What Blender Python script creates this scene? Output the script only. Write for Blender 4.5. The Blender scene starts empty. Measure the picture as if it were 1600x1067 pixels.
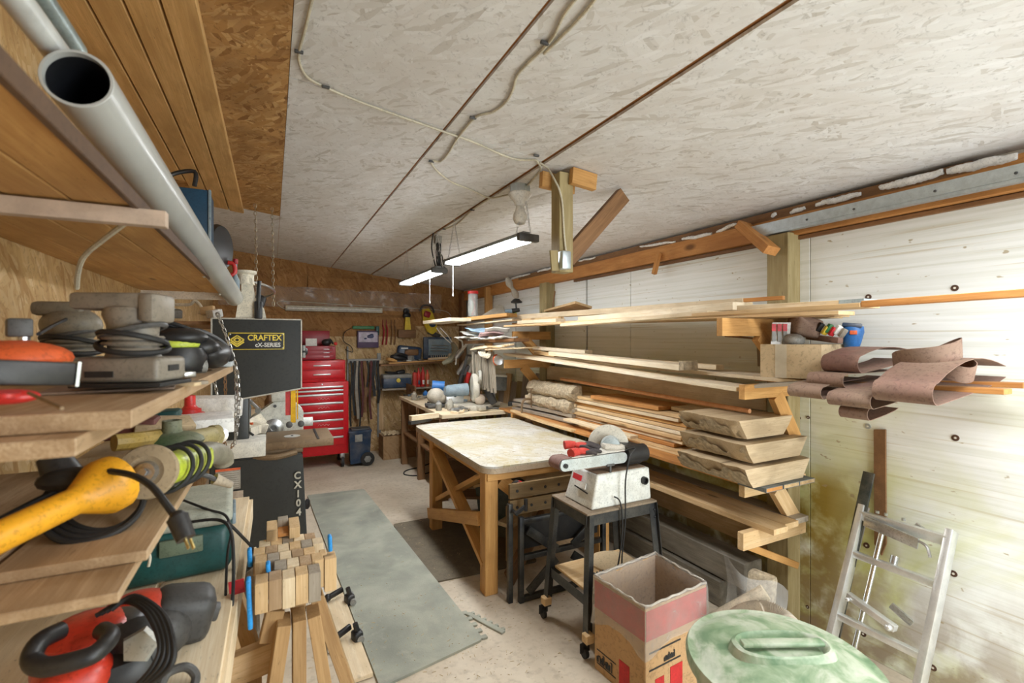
import bpy, bmesh, math, random
from mathutils import Vector, Matrix, Euler
random.seed(7)
R = math.radians
COL = bpy.context.scene.collection
# ---------------------------------------------------------------- camera geometry
EYE = 1.6; FOC = 740.0; HOR = 530.0
YAW = math.atan2(375.0, FOC)
FW = (math.sin(YAW), math.cos(YAW)); RT = (math.cos(YAW), -math.sin(YAW))
def ray(u, v):
    a = (u-800)/FOC; b = (HOR-v)/FOC
    return Vector((FW[0]+a*RT[0], FW[1]+a*RT[1], b))
def PT(u, v, t):
    d = ray(u, v)*t; return Vector((d.x, d.y, d.z+EYE))
def PX(u, v, x): return PT(u, v, x/ray(u, v).x)
def PY(u, v, y): return PT(u, v, y/ray(u, v).y)
def PZ(u, v, z): return PT(u, v, (z-EYE)/ray(u, v).z)
V = Vector
# ---------------------------------------------------------------- objects
KIDS = {}
def tag(o, label=None, cat=None, group=None, kind=None):
    if label: o['label'] = label
    if cat: o['category'] = cat
    if group: o['group'] = group
    if kind: o['kind'] = kind
    return o
def link(o, parent=None):
    COL.objects.link(o)
    if parent:
        o.parent = parent; KIDS.setdefault(parent.name, []).append(o)
def thing(name, label, cat, group=None):
    o = bpy.data.objects.new(name, None); o.empty_display_size = .05; link(o)
    return tag(o, label, cat, group)
def settle(root):
    lo = V((1e9,)*3); hi = V((-1e9,)*3)
    for c in KIDS.get(root.name, []):
        M_ = c.matrix_basis
        for v in c.data.vertices:
            p = M_ @ v.co
            for i in range(3):
                lo[i] = min(lo[i], p[i]); hi[i] = max(hi[i], p[i])
    L = V(((lo.x+hi.x)/2, (lo.y+hi.y)/2, lo.z))
    for c in KIDS.get(root.name, []): c.location = c.location - L
    root.location = L
    return root
def dup(root, loc, rotz=0, label=None, group=None):
    r = root.copy(); COL.objects.link(r); r.location = loc; r.rotation_euler = (0, 0, rotz)
    if label: r['label'] = label
    if group: r['group'] = group
    for ch in KIDS.get(root.name, []):
        c = ch.copy(); COL.objects.link(c); c.parent = r; KIDS.setdefault(r.name, []).append(c)
        for g in KIDS.get(ch.name, []):
            d = g.copy(); COL.objects.link(d); d.parent = c
    return r
def frame(d, up=V((0, 0, 1))):
    x = d.normalized(); y = up.cross(x)
    if y.length < 1e-4: y = V((0, 1, 0)).cross(x)
    y.normalize(); z = x.cross(y)
    return Matrix((x, y, z)).transposed()
class MB:
    def __init__(s): s.bm = bmesh.new()
    def add(s, fn, mat4):
        vs = fn(s.bm); bmesh.ops.transform(s.bm, matrix=mat4, verts=vs); return vs
    def box(s, c, size, rot=None, bev=0.0, seg=2):
        m = Matrix.Translation(c) @ (rot.to_4x4() if rot is not None else Matrix.Identity(4)) @ Matrix.Diagonal((*size, 1))
        r = bmesh.ops.create_cube(s.bm, size=1); vs = r['verts']
        bmesh.ops.transform(s.bm, matrix=m, verts=vs)
        if bev > 0:
            es = list({e for v in vs for e in v.link_edges})
            bmesh.ops.bevel(s.bm, geom=es, offset=bev, segments=seg, affect='EDGES', profile=.5)
        return s
    def beam(s, p0, p1, w, h, up=V((0, 0, 1)), bev=0.0):
        p0 = V(p0); p1 = V(p1); d = p1-p0
        return s.box((p0+p1)/2, (d.length, w, h), frame(d, V(up)), bev)
    def cyl(s, p0, p1, r0, r1=None, seg=20, cap=True):
        p0 = V(p0); p1 = V(p1); r1 = r0 if r1 is None else r1
        d = p1-p0; m = frame(d); a = []; b = []
        for i in range(seg):
            t = 2*math.pi*i/seg; o = m @ V((0, math.cos(t), math.sin(t)))
            a.append(s.bm.verts.new(p0+o*r0)); b.append(s.bm.verts.new(p1+o*r1))
        for i in range(seg):
            j = (i+1) % seg; s.bm.faces.new((a[i], a[j], b[j], b[i]))
        if cap:
            if r0 > 0: s.bm.faces.new(a[::-1])
            if r1 > 0: s.bm.faces.new(b)
        return s
    def tube(s, pts, r, seg=8, closed=False, smooth=True, cap=True):
        pts = [V(p) for p in pts]
        if smooth: pts = spline(pts, 5, closed)
        n = len(pts); rings = []; prev = None
        for i in range(n):
            if closed: d = pts[(i+1) % n]-pts[i-1]
            else: d = pts[min(i+1, n-1)]-pts[max(i-1, 0)]
            d.normalize()
            if prev is None: nrm = d.orthogonal().normalized()
            else:
                nrm = prev-d*prev.dot(d)
                nrm = nrm.normalized() if nrm.length > 1e-6 else d.orthogonal().normalized()
            prev = nrm; bn = d.cross(nrm)
            rr = r(i/(n-1)) if callable(r) else r
            rings.append([s.bm.verts.new(pts[i]+(nrm*math.cos(2*math.pi*k/seg)+bn*math.sin(2*math.pi*k/seg))*rr) for k in range(seg)])
        m = n if closed else n-1
        for i in range(m):
            A = rings[i]; B = rings[(i+1) % n]
            for k in range(seg):
                l = (k+1) % seg; s.bm.faces.new((A[k], A[l], B[l], B[k]))
        if not closed and cap:
            s.bm.faces.new(rings[0][::-1]); s.bm.faces.new(rings[-1])
        return s
    def lathe(s, prof, c=(0, 0, 0), axis=(0, 0, 1), seg=32, cap=True, sx=1, sy=1):
        m = Matrix.Translation(c) @ V((0, 0, 1)).rotation_difference(V(axis)).to_matrix().to_4x4()
        rings = []
        for (r, z) in prof:
            if r < 1e-6: rings.append([s.bm.verts.new(m @ V((0, 0, z)))])
            else: rings.append([s.bm.verts.new(m @ V((sx*r*math.cos(2*math.pi*k/seg), sy*r*math.sin(2*math.pi*k/seg), z))) for k in range(seg)])
        for A, B in zip(rings, rings[1:]):
            for k in range(seg):
                l = (k+1) % seg
                if len(A) == 1 and len(B) == 1: continue
                if len(A) == 1: s.bm.faces.new((A[0], B[l], B[k]))
                elif len(B) == 1: s.bm.faces.new((A[k], A[l], B[0]))
                else: s.bm.faces.new((A[k], A[l], B[l], B[k]))
        if cap:
            if len(rings[0]) > 1: s.bm.faces.new(rings[0][::-1])
            if len(rings[-1]) > 1: s.bm.faces.new(rings[-1])
        return s
    def ball(s, c, r, seg=16, rot=None):
        r = (r, r, r) if not isinstance(r, (tuple, list)) else r
        m = Matrix.Translation(c) @ (rot.to_4x4() if rot is not None else Matrix.Identity(4)) @ Matrix.Diagonal((*r, 1))
        q = bmesh.ops.create_uvsphere(s.bm, u_segments=seg, v_segments=max(6, seg//2+2), radius=1)
        bmesh.ops.transform(s.bm, matrix=m, verts=q['verts']); return s
    def prism(s, pts, ext):
        ext = V(ext); a = [s.bm.verts.new(V(p)) for p in pts]; b = [s.bm.verts.new(V(p)+ext) for p in pts]
        n = len(a)
        s.bm.faces.new(a[::-1]); s.bm.faces.new(b)
        for i in range(n):
            j = (i+1) % n; s.bm.faces.new((a[i], a[j], b[j], b[i]))
        return s
    def ribbon(s, pts, ext, th=.002, closed=False):
        """a strip of sheet following pts, extruded by ext, with thickness"""
        pts = [V(p) for p in pts]; ext = V(ext); n = len(pts); off = []
        for i in range(n):
            d = (pts[(i+1) % n]-pts[i-1]) if closed else (pts[min(i+1, n-1)]-pts[max(i-1, 0)])
            q = d.cross(ext).normalized()*th; off.append(q)
        A = [s.bm.verts.new(p) for p in pts]; B = [s.bm.verts.new(p+ext) for p in pts]
        C = [s.bm.verts.new(p+o) for p, o in zip(pts, off)]; D = [s.bm.verts.new(p+o+ext) for p, o in zip(pts, off)]
        m = n if closed else n-1
        for i in range(m):
            j = (i+1) % n
            for q in ((A[i], A[j], B[j], B[i]), (C[j], C[i], D[i], D[j]), (A[j], A[i], C[i], C[j]), (B[i], B[j], D[j], D[i])): s.bm.faces.new(q)
        if not closed:
            s.bm.faces.new((A[0], B[0], D[0], C[0])); s.bm.faces.new((A[-1], C[-1], D[-1], B[-1]))
        return s
    def grid(s, fn, nu, nv, th=None):
        g = [[s.bm.verts.new(fn(i/nu, j/nv)) for j in range(nv+1)] for i in range(nu+1)]
        for i in range(nu):
            for j in range(nv): s.bm.faces.new((g[i][j], g[i+1][j], g[i+1][j+1], g[i][j+1]))
        return s
    def jitter(s, a):
        for v in s.bm.verts: v.co += V((random.uniform(-a, a), random.uniform(-a, a), random.uniform(-a, a)))
        return s
def spline(pts, sub=5, closed=False):
    n = len(pts); out = []
    if n < 3: return pts
    g = (lambda i: pts[i % n]) if closed else (lambda i: pts[max(0, min(n-1, i))])
    for i in range(n if closed else n-1):
        p0, p1, p2, p3 = g(i-1), g(i), g(i+1), g(i+2)
        for k in range(sub):
            t = k/sub
            out.append(.5*((2*p1)+(p2-p0)*t+(2*p0-5*p1+4*p2-p3)*t*t+(3*p1-p0-3*p2+p3)*t**3))
    if not closed: out.append(pts[-1])
    return out
def mk(name, mb, m, parent=None, ang=35, recenter=True):
    bm = mb.bm
    bmesh.ops.recalc_face_normals(bm, faces=bm.faces)
    me = bpy.data.meshes.new(name); bm.to_mesh(me); bm.free()
    for p in me.polygons: p.use_smooth = True
    me.set_sharp_from_angle(angle=R(ang))
    me.materials.append(m)
    o = bpy.data.objects.new(name, me); link(o, parent)
    if parent is None and recenter:
        xs = [v.co for v in me.vertices]
        L = V(((min(p.x for p in xs)+max(p.x for p in xs))/2, (min(p.y for p in xs)+max(p.y for p in xs))/2, min(p.z for p in xs)))
        me.transform(Matrix.Translation(-L)); o.location = L
    return o
def board(name, p0, p1, w, th, m, parent=None, up=(0, 0, 1), bev=.0015, warp=0):
    """a plank whose grain runs along its own X"""
    p0 = V(p0); p1 = V(p1); d = p1-p0; L = d.length
    b = MB(); b.box((0, 0, 0), (L, w, th), None, bev, 1)
    if warp:
        bmesh.ops.subdivide_edges(b.bm, edges=[e for e in b.bm.edges if abs((e.verts[0].co-e.verts[1].co).x) > L*.5], cuts=8)
        for v in b.bm.verts: v.co.z += warp*(1-(2*v.co.x/L)**2)
    bm = b.bm; bmesh.ops.recalc_face_normals(bm, faces=bm.faces)
    me = bpy.data.meshes.new(name); bm.to_mesh(me); bm.free(); me.materials.append(m)
    o = bpy.data.objects.new(name, me)
    o.matrix_world = Matrix.Translation((p0+p1)/2) @ frame(d, V(up)).to_4x4()
    link(o, parent)
    return o
def text(name, s, size, loc, rot, m, parent, th=.001, sx=1.0, font_shear=0, bold=.0):
    cu = bpy.data.curves.new(name, 'FONT'); cu.body = s; cu.size = size; cu.extrude = th; cu.align_x = 'CENTER'; cu.align_y = 'CENTER'; cu.offset = bold; cu.shear = font_shear
    cu.resolution_u = 3
    t = bpy.data.objects.new(name+'_tmp', cu)
    dg = bpy.context.evaluated_depsgraph_get(); COL.objects.link(t); dg.update()
    me = bpy.data.meshes.new_from_object(t.evaluated_get(dg)); COL.objects.unlink(t); bpy.data.objects.remove(t)
    me.transform(Matrix.Translation(loc) @ Euler(rot).to_matrix().to_4x4() @ Matrix.Diagonal((sx, 1, 1, 1)))
    me.materials.clear(); me.materials.append(m)
    o = bpy.data.objects.new(name, me); link(o, parent); return o
def chainmesh(b, pts, pitch=.022, r=.0022, lw=.012):
    pts = [V(p) for p in pts]; d = []
    P = spline(pts, 12) if len(pts) > 2 else pts
    L = [0]
    for a, c in zip(P, P[1:]): L.append(L[-1]+(c-a).length)
    n = int(L[-1]/pitch)
    def at(s_):
        for i in range(len(P)-1):
            if L[i+1] >= s_:
                f = (s_-L[i])/max(1e-9, L[i+1]-L[i]); return P[i].lerp(P[i+1], f)
        return P[-1]
    for i in range(n):
        a = at(i*pitch-pitch*.15 if i else 0); c = at((i+1)*pitch+pitch*.15); dr = (c-a)
        M_ = frame(dr); side = M_ @ V((0, 1, 0)) if i % 2 else M_ @ V((0, 0, 1))
        ctr = (a+c)/2; h = dr.length/2; u = dr.normalized(); w = lw/2
        loop = [ctr+u*(h*.95), ctr+u*h*.6+side*w, ctr-u*h*.6+side*w, ctr-u*(h*.95), ctr-u*h*.6-side*w, ctr+u*h*.6-side*w]
        b.tube(loop, r, 5, closed=True, smooth=False)
# ---------------------------------------------------------------- materials
def nm(name):
    m = bpy.data.materials.new(name); m.use_nodes = True; nt = m.node_tree
    b = nt.nodes['Principled BSDF']; return m, nt, b, nt.nodes.new, nt.links.new
def ramp(nt, fac, stops, interp='LINEAR'):
    r = nt.nodes.new('ShaderNodeValToRGB'); r.color_ramp.interpolation = interp
    el = r.color_ramp.elements
    while len(el) < len(stops): el.new(.5)
    for e, (p, c) in zip(el, stops):
        e.position = p; e.color = (*c, 1) if len(c) == 3 else c
    nt.links.new(fac, r.inputs[0]); return r.outputs[0]
def coords(nt, scale=(1, 1, 1), rot=(0, 0, 0), rnd=True, loc=(0, 0, 0)):
    tc = nt.nodes.new('ShaderNodeTexCoord'); mp = nt.nodes.new('ShaderNodeMapping')
    mp.inputs['Scale'].default_value = scale; mp.inputs['Rotation'].default_value = rot; mp.inputs['Location'].default_value = loc
    src = tc.outputs['Object']
    if rnd:
        oi = nt.nodes.new('ShaderNodeObjectInfo'); ml = nt.nodes.new('ShaderNodeMath'); ml.operation = 'MULTIPLY'; ml.inputs[1].default_value = 37.0
        nt.links.new(oi.outputs['Random'], ml.inputs[0]); ad = nt.nodes.new('ShaderNodeVectorMath'); ad.operation = 'ADD'
        nt.links.new(src, ad.inputs[0]); nt.links.new(ml.outputs[0], ad.inputs[1]); src = ad.outputs[0]
    nt.links.new(src, mp.inputs[0]); return mp.outputs[0]
def noise(nt, vec, scale, detail=4, dist=0, rough=.55):
    n = nt.nodes.new('ShaderNodeTexNoise'); n.inputs['Scale'].default_value = scale; n.inputs['Detail'].default_value = detail
    n.inputs['Distortion'].default_value = dist; n.inputs['Roughness'].default_value = rough
    nt.links.new(vec, n.inputs['Vector']); return n.outputs['Fac']
def mix(nt, fac, a, b, typ='MIX'):
    m = nt.nodes.new('ShaderNodeMix'); m.data_type = 'RGBA'; m.blend_type = typ
    if isinstance(fac, (int, float)): m.inputs[0].default_value = fac
    else: nt.links.new(fac, m.inputs[0])
    for i, x in ((6, a), (7, b)):
        if isinstance(x, tuple): m.inputs[i].default_value = (*x, 1)
        else: nt.links.new(x, m.inputs[i])
    return m.outputs[2]
def bump(nt, b, h, strength=.3, dist=.002):
    n = nt.nodes.new('ShaderNodeBump'); n.inputs['Strength'].default_value = strength; n.inputs['Distance'].default_value = dist
    nt.links.new(h, n.inputs['Height']); nt.links.new(n.outputs[0], b.inputs['Normal'])
def M(name, c, rough=.55, metal=0, var=.18, scale=18, bmp=.15, dust=0, dustc=(.55, .47, .36), emit=None, alpha=None, spec=.5, grit=.45):
    m, nt, b, N, L = nm(name)
    vec = coords(nt)
    f = noise(nt, vec, scale, 5)
    dk = tuple(x*(1-var) for x in c); lt = tuple(min(1, x*(1+var)) for x in c)
    col = ramp(nt, f, [(.3, dk), (.7, lt)])
    if dust:
        f2 = noise(nt, vec, scale*.35, 6, .4)
        k = ramp(nt, f2, [(.5-dust*.4, (0, 0, 0)), (.75, (dust, dust, dust))])
        col = mix(nt, k, col, dustc)
    if grit and not emit:
        f3 = noise(nt, vec, scale*5+30, 3, .5, .7); col = mix(nt, ramp(nt, f3, [(.34, (grit,)*3), (.48, (0, 0, 0))]), col, tuple(x*.35 for x in c))
    L(col, b.inputs['Base Color']); b.inputs['Roughness'].default_value = rough; b.inputs['Metallic'].default_value = metal
    b.inputs['Specular IOR Level'].default_value = spec
    if bmp: bump(nt, b, f, bmp, .001)
    if emit:
        b.inputs['Emission Color'].default_value = (*emit[0], 1); b.inputs['Emission Strength'].default_value = emit[1]
    if alpha is not None: b.inputs['Alpha'].default_value = alpha
    return m
def WOOD(name, lt, dk, rough=.6, stretch=16, knots=True, scale=1.0, grey=0):
    m, nt, b, N, L = nm(name)
    v = coords(nt, (1.1*scale, stretch*scale, stretch*scale))
    f = noise(nt, v, 2.2, 6, .5)
    v2 = coords(nt, (3*scale, 90*scale, 90*scale)); f2 = noise(nt, v2, 2.5, 3)
    mid = tuple((x+y)/2 for x, y in zip(lt, dk))
    c = ramp(nt, f, [(.25, dk), (.45, mid), (.62, lt), (.8, tuple(min(1, x*1.06) for x in lt))])
    c = mix(nt, ramp(nt, f2, [(.35, (.75,)*3), (.58, (0, 0, 0))]), c, dk)
    oi = N('ShaderNodeObjectInfo')
    c = mix(nt, ramp(nt, oi.outputs['Random'], [(0, (0, 0, 0)), (1, (.35,)*3)]), c, mid)
    if knots:
        vk = coords(nt, (2.2, 9, 5)); vo = N('ShaderNodeTexVoronoi'); vo.inputs['Scale'].default_value = 1.0; L(vk, vo.inputs['Vector'])
        k = ramp(nt, vo.outputs['Distance'], [(.06, (.9,)*3), (.14, (0, 0, 0))])
        c = mix(nt, k, c, tuple(x*.35 for x in dk))
    if grey:
        fg = noise(nt, coords(nt, (1, 4, 4)), 3, 5)
        c = mix(nt, ramp(nt, fg, [(.35, (0, 0, 0)), (.65, (grey,)*3)]), c, (.42, .38, .32))
    fb = noise(nt, coords(nt, (1.5, 4, 4)), 2.2, 5, .6); c = mix(nt, ramp(nt, fb, [(.32, (.55,)*3), (.58, (0, 0, 0))]), c, tuple(x*.72 for x in dk))
    fs = noise(nt, coords(nt, (8, 40, 40)), 3.5, 4, .8, .7); c = mix(nt, ramp(nt, fs, [(.62, (0, 0, 0)), (.70, (.65,)*3)]), c, tuple(x*.4 for x in dk))
    L(c, b.inputs['Base Color']); b.inputs['Roughness'].default_value = rough; b.inputs['Specular IOR Level'].default_value = .3
    bump(nt, b, f2, .25, .0008); return m
def OSB(name, plane, cols, scale=9, bmp=.5, rough=.75, sc2=1.0, dirt=0, dirtc=None):
    m, nt, b, N, L = nm(name)
    tc = N('ShaderNodeTexCoord'); sp = N('ShaderNodeSeparateXYZ'); L(tc.outputs['Object'], sp.inputs[0]); cb = N('ShaderNodeCombineXYZ')
    ax = {'xy': (0, 1), 'xz': (0, 2), 'yz': (1, 2)}[plane]
    L(sp.outputs[ax[0]], cb.inputs[0]); L(sp.outputs[ax[1]], cb.inputs[1])
    dn = N('ShaderNodeTexNoise'); dn.inputs['Scale'].default_value = 5; dn.inputs['Detail'].default_value = 3; L(cb.outputs[0], dn.inputs['Vector'])
    ad = N('ShaderNodeMix'); ad.data_type = 'RGBA'; ad.blend_type = 'ADD'; ad.inputs[0].default_value = .06; L(cb.outputs[0], ad.inputs[6]); L(dn.outputs['Color'], ad.inputs[7])
    lay = []
    for i, (an, st) in enumerate(((20, 6.2), (75, 4.6), (-38, 6.6), (115, 5.2))):
        mp = N('ShaderNodeMapping'); mp.vector_type = 'TEXTURE'; mp.inputs['Rotation'].default_value = (0, 0, R(an)); mp.inputs['Scale'].default_value = (st/4, 1/4, 1); mp.inputs['Location'].default_value = (i*3.3, i*1.7, 0)
        L(ad.outputs[2], mp.inputs[0])
        vo = N('ShaderNodeTexVoronoi'); vo.inputs['Scale'].default_value = scale*sc2*.8; L(mp.outputs[0], vo.inputs['Vector'])
        se = N('ShaderNodeSeparateColor'); L(vo.outputs['Color'], se.inputs[0]); lay.append((vo, se))
    hgt = lay[0][1].outputs[0]; 
    for k, (vo, se) in enumerate(lay[1:]):
        g = N('ShaderNodeMath'); g.operation = 'GREATER_THAN'; L(se.outputs[1], g.inputs[0]); g.inputs[1].default_value = .5
        mx = N('ShaderNodeMix'); mx.data_type = 'FLOAT'; L(g.outputs[0], mx.inputs[0]); L(hgt, mx.inputs[2]); L(se.outputs[0], mx.inputs[3]); hgt = mx.outputs[0]
    n = len(cols)
    c = ramp(nt, hgt, [(i/(n-1), q) for i, q in enumerate(cols)])
    fn = noise(nt, cb.outputs[0], 2.2, 5); c = mix(nt, ramp(nt, fn, [(.4, (0, 0, 0)), (.7, (.35,)*3)]), c, cols[n//2])
    L(c, b.inputs['Base Color']); b.inputs['Roughness'].default_value = rough; b.inputs['Specular IOR Level'].default_value = .25
    if dirt:
        fd = noise(nt, cb.outputs[0], 34, 5, 1.2, .7); fe = noise(nt, cb.outputs[0], 3.5, 4, .5)
        c2 = ramp(nt, fd, [(.56, (0, 0, 0)), (.66, (dirt,)*3)]); c = mix(nt, c2, c, tuple(x*.35 for x in cols[0]))
        c = mix(nt, ramp(nt, fe, [(.38, (dirt*.8,)*3), (.6, (0, 0, 0))]), c, dirtc or tuple(x*.7 for x in cols[0]))
        L(c, b.inputs['Base Color'])
    bump(nt, b, hgt, bmp, .002); return m
pine = WOOD('pine', (.78, .58, .34), (.58, .37, .17))
pale = WOOD('pale_pine', (.86, .74, .55), (.70, .54, .33))
pale2 = WOOD('sawn_spruce', (.90, .82, .66), (.76, .62, .42), knots=False)
honey = WOOD('honey_pine', (.66, .38, .14), (.48, .24, .07))
orange = WOOD('orange_fir', (.62, .31, .10), (.44, .18, .05))
brown = WOOD('brown_wood', (.30, .16, .07), (.18, .09, .04))
horsewood = WOOD('sawhorse_wood', (.55, .36, .17), (.36, .21, .09))
tableleg = WOOD('table_pine', (.70, .41, .15), (.54, .27, .08))
treated = WOOD('treated_post', (.44, .36, .19), (.28, .21, .09))
jawwood = WOOD('jaw_wood', (.28, .19, .09), (.17, .11, .05))
greywood = WOOD('weathered_wood', (.44, .38, .30), (.25, .20, .14), grey=.5)
darktimber = WOOD('dirty_timber', (.22, .19, .14), (.10, .085, .06), grey=.3)
slabwood = WOOD('slab_wood', (.62, .49, .32), (.40, .29, .17), stretch=7)
plankceil = WOOD('ceiling_pine', (.74, .48, .21), (.54, .31, .11))
shelfpine = WOOD('shelf_pine', (.60, .36, .14), (.46, .24, .08))
plyedge = WOOD('plywood_shelf', (.56, .41, .26), (.36, .23, .12), knots=False)
copperpole = WOOD('orange_pole', (.80, .42, .20), (.62, .28, .12), knots=False)
chip = OSB('chipboard_box', 'xz', [(.30, .17, .08), (.42, .27, .14), (.36, .22, .11)], 20)
osb_far = OSB('osb_far', 'xz', [(.36, .20, .08), (.68, .48, .24), (.60, .40, .18), (.82, .64, .38), (.50, .32, .13)], 17, dirt=.5)
osb_far_dark = OSB('osb_far_dark', 'xz', [(.26, .12, .04), (.44, .23, .085), (.36, .18, .06), (.50, .28, .11)], 15, dirt=.5)
osb_left = OSB('osb_left', 'yz', [(.45, .26, .10), (.66, .46, .22), (.58, .38, .17), (.76, .58, .33), (.50, .30, .12)], 17, dirt=.4)
osb_ceil = OSB('osb_ceiling', 'xy', [(.26, .12, .04), (.54, .31, .12), (.45, .24, .08), (.68, .44, .20), (.36, .18, .06)], 17, dirt=.5)
osb_white = OSB('osb_white', 'xy', [(.52, .49, .45), (.74, .74, .73), (.70, .69, .68), (.79, .79, .79), (.66, .64, .62)], 15, bmp=.9, dirt=.36, dirtc=(.58, .53, .48))
osb_table = OSB('osb_table', 'xy', [(.46, .39, .26), (.56, .54, .50), (.52, .50, .44), (.60, .59, .56), (.55, .53, .48)], 13, bmp=.2, dirt=.7, dirtc=(.44, .36, .16))
white_pl = M('white_plastic', (.78, .78, .75), .4)
white_pt = M('white_paint', (.82, .82, .80), .6)
cream = M('cream_foam', (.80, .74, .60), .8, bmp=.5)
black_pl = M('black_plastic', (.014, .014, .015), .42, dust=.12, dustc=(.2, .18, .15))
black_rb = M('black_rubber', (.018, .018, .018), .6, var=.3)
black_mt = M('black_metal', (.022, .024, .028), .42, .4, dust=.38, dustc=(.26, .24, .19))
grey_pl = M('grey_plastic', (.26, .26, .24), .5, dust=.3, dustc=(.4, .36, .3))
dgrey_pl = M('dark_grey_plastic', (.055, .055, .055), .5, dust=.25, dustc=(.25, .23, .2))
tan_pl = M('sander_grey', (.20, .175, .135), .5, dust=.3, dustc=(.32, .29, .23))
steel = M('steel', (.55, .56, .56), .3, .9, var=.12)
chrome = M('chrome', (.75, .76, .77), .15, 1, var=.05, bmp=0)
galv = M('galvanised', (.55, .62, .66), .38, .85, var=.12, scale=30, grit=.15)
alu = M('aluminium', (.72, .73, .72), .36, .75, var=.1, grit=.12)
castiron = M('cast_iron_dusty', (.20, .13, .07), .55, .3, dust=.5, dustc=(.26, .18, .10))
saw_black = M('saw_paint', (.018, .020, .018), .35, 0, dust=.45, dustc=(.055, .052, .042), scale=6)
red_pt = M('red_enamel', (.62, .012, .02), .3, var=.08)
dred_pt = M('dark_red_enamel', (.33, .01, .02), .4, var=.1)
red_pl = M('red_plastic', (.60, .03, .025), .4)
orange_pl = M('orange_plastic', (.72, .13, .04), .45)
yellow_pl = M('yellow_plastic', (.85, .40, .02), .42, var=.1)
yelsaw = M('yellow_tool', (.72, .52, .02), .45)
lime_pl = M('lime_plastic', (.52, .62, .05), .42, dust=.3)
teal_pl = M('teal_plastic', (.008, .075, .072), .42, dust=.12, dustc=(.2, .2, .15))
teal_lid = M('teal_lid_dusty', (.36, .38, .31), .7, dust=.5, dustc=(.62, .58, .48))
blue_pl = M('blue_plastic', (.03, .15, .42), .42)
navy_pl = M('navy_plastic', (.015, .045, .10), .4, dust=.2)
bluegrey = M('blue_tool_dusty', (.16, .24, .30), .5, dust=.45, dustc=(.50, .50, .46))
sky_pl = M('bright_blue', (.02, .30, .75), .5)
green_pl = M('green_plastic', (.05, .22, .08), .5)
cardboard = M('cardboard', (.52, .35, .19), .85, var=.08, scale=6)
cardlight = M('light_cardboard', (.60, .46, .28), .85, var=.06, scale=6)
paper = M('paper', (.78, .77, .72), .8, var=.1)
abr = M('abrasive_belt', (.19, .085, .072), .85, var=.3, scale=9, dust=.8, dustc=(.34, .26, .18), bmp=.3)
abr_in = M('belt_backing', (.36, .30, .22), .85)
gold = M('gold_post', (.75, .42, .02), .3, .6)
cable_m = M('white_cable', (.55, .50, .38), .5)
ink = M('black_ink', (.02, .02, .02), .6, bmp=0)
signyel = M('sign_yellow', (.85, .66, .08), .45, bmp=0)
signwht = M('sign_white', (.80, .80, .76), .45, bmp=0)
signred = M('sign_red', (.65, .03, .04), .5, bmp=0)
foamseal = M('foam_sealant', (.86, .86, .84), .55, bmp=.4)
bulbm = M('bulb_glass', (.80, .78, .72), .25)
greybelt = M('grey_stick', (.34, .30, .24), .7, dust=.3)
bark = M('bark', (.42, .34, .23), .95, var=.45, scale=45, bmp=1.0, dust=.3, dustc=(.62, .54, .40))
glove_r = M('glove_red', (.55, .05, .035), .75, bmp=.4)
glove_b = M('glove_grey', (.05, .04, .04), .7, bmp=.4)
led = M('led_diffuser', (.9, .95, 1), .4, bmp=0, emit=((.95, .98, 1.0), 42))
# ================================================================ SETTING
XL, XR, YF, YB = -.66, 2.68, 6.95, -1.6
def ceil_z(x): return 2.67-.115*x
def st(name, mb, m): return tag(mk(name, mb, m, recenter=False), kind='structure')
# concrete
def concrete():
    m, nt, b, N, L = nm('concrete_floor')
    v = coords(nt, rnd=False); f = noise(nt, v, 1.6, 8, .3); f2 = noise(nt, v, 26, 4); f3 = noise(nt, v, .7, 5, .5)
    c = ramp(nt, f, [(.3, (.42, .34, .25)), (.5, (.56, .48, .37)), (.72, (.70, .62, .50))])
    c = mix(nt, ramp(nt, f3, [(.45, (0, 0, 0)), (.7, (.7,)*3)]), c, (.60, .50, .36))
    vo = N('ShaderNodeTexVoronoi'); vo.inputs['Scale'].default_value = 9; L(coords(nt, (1, 2.3, 1), rnd=False), vo.inputs['Vector'])
    c = mix(nt, ramp(nt, vo.outputs['Distance'], [(.05, (.8,)*3), (.09, (0, 0, 0))]), c, (.20, .15, .09))
    c = mix(nt, ramp(nt, f2, [(.3, (.35,)*3), (.5, (0, 0, 0))]), c, (.26, .21, .15))
    L(c, b.inputs['Base Color']); b.inputs['Roughness'].default_value = .8; bump(nt, b, f2, .3, .003); return m
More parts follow.
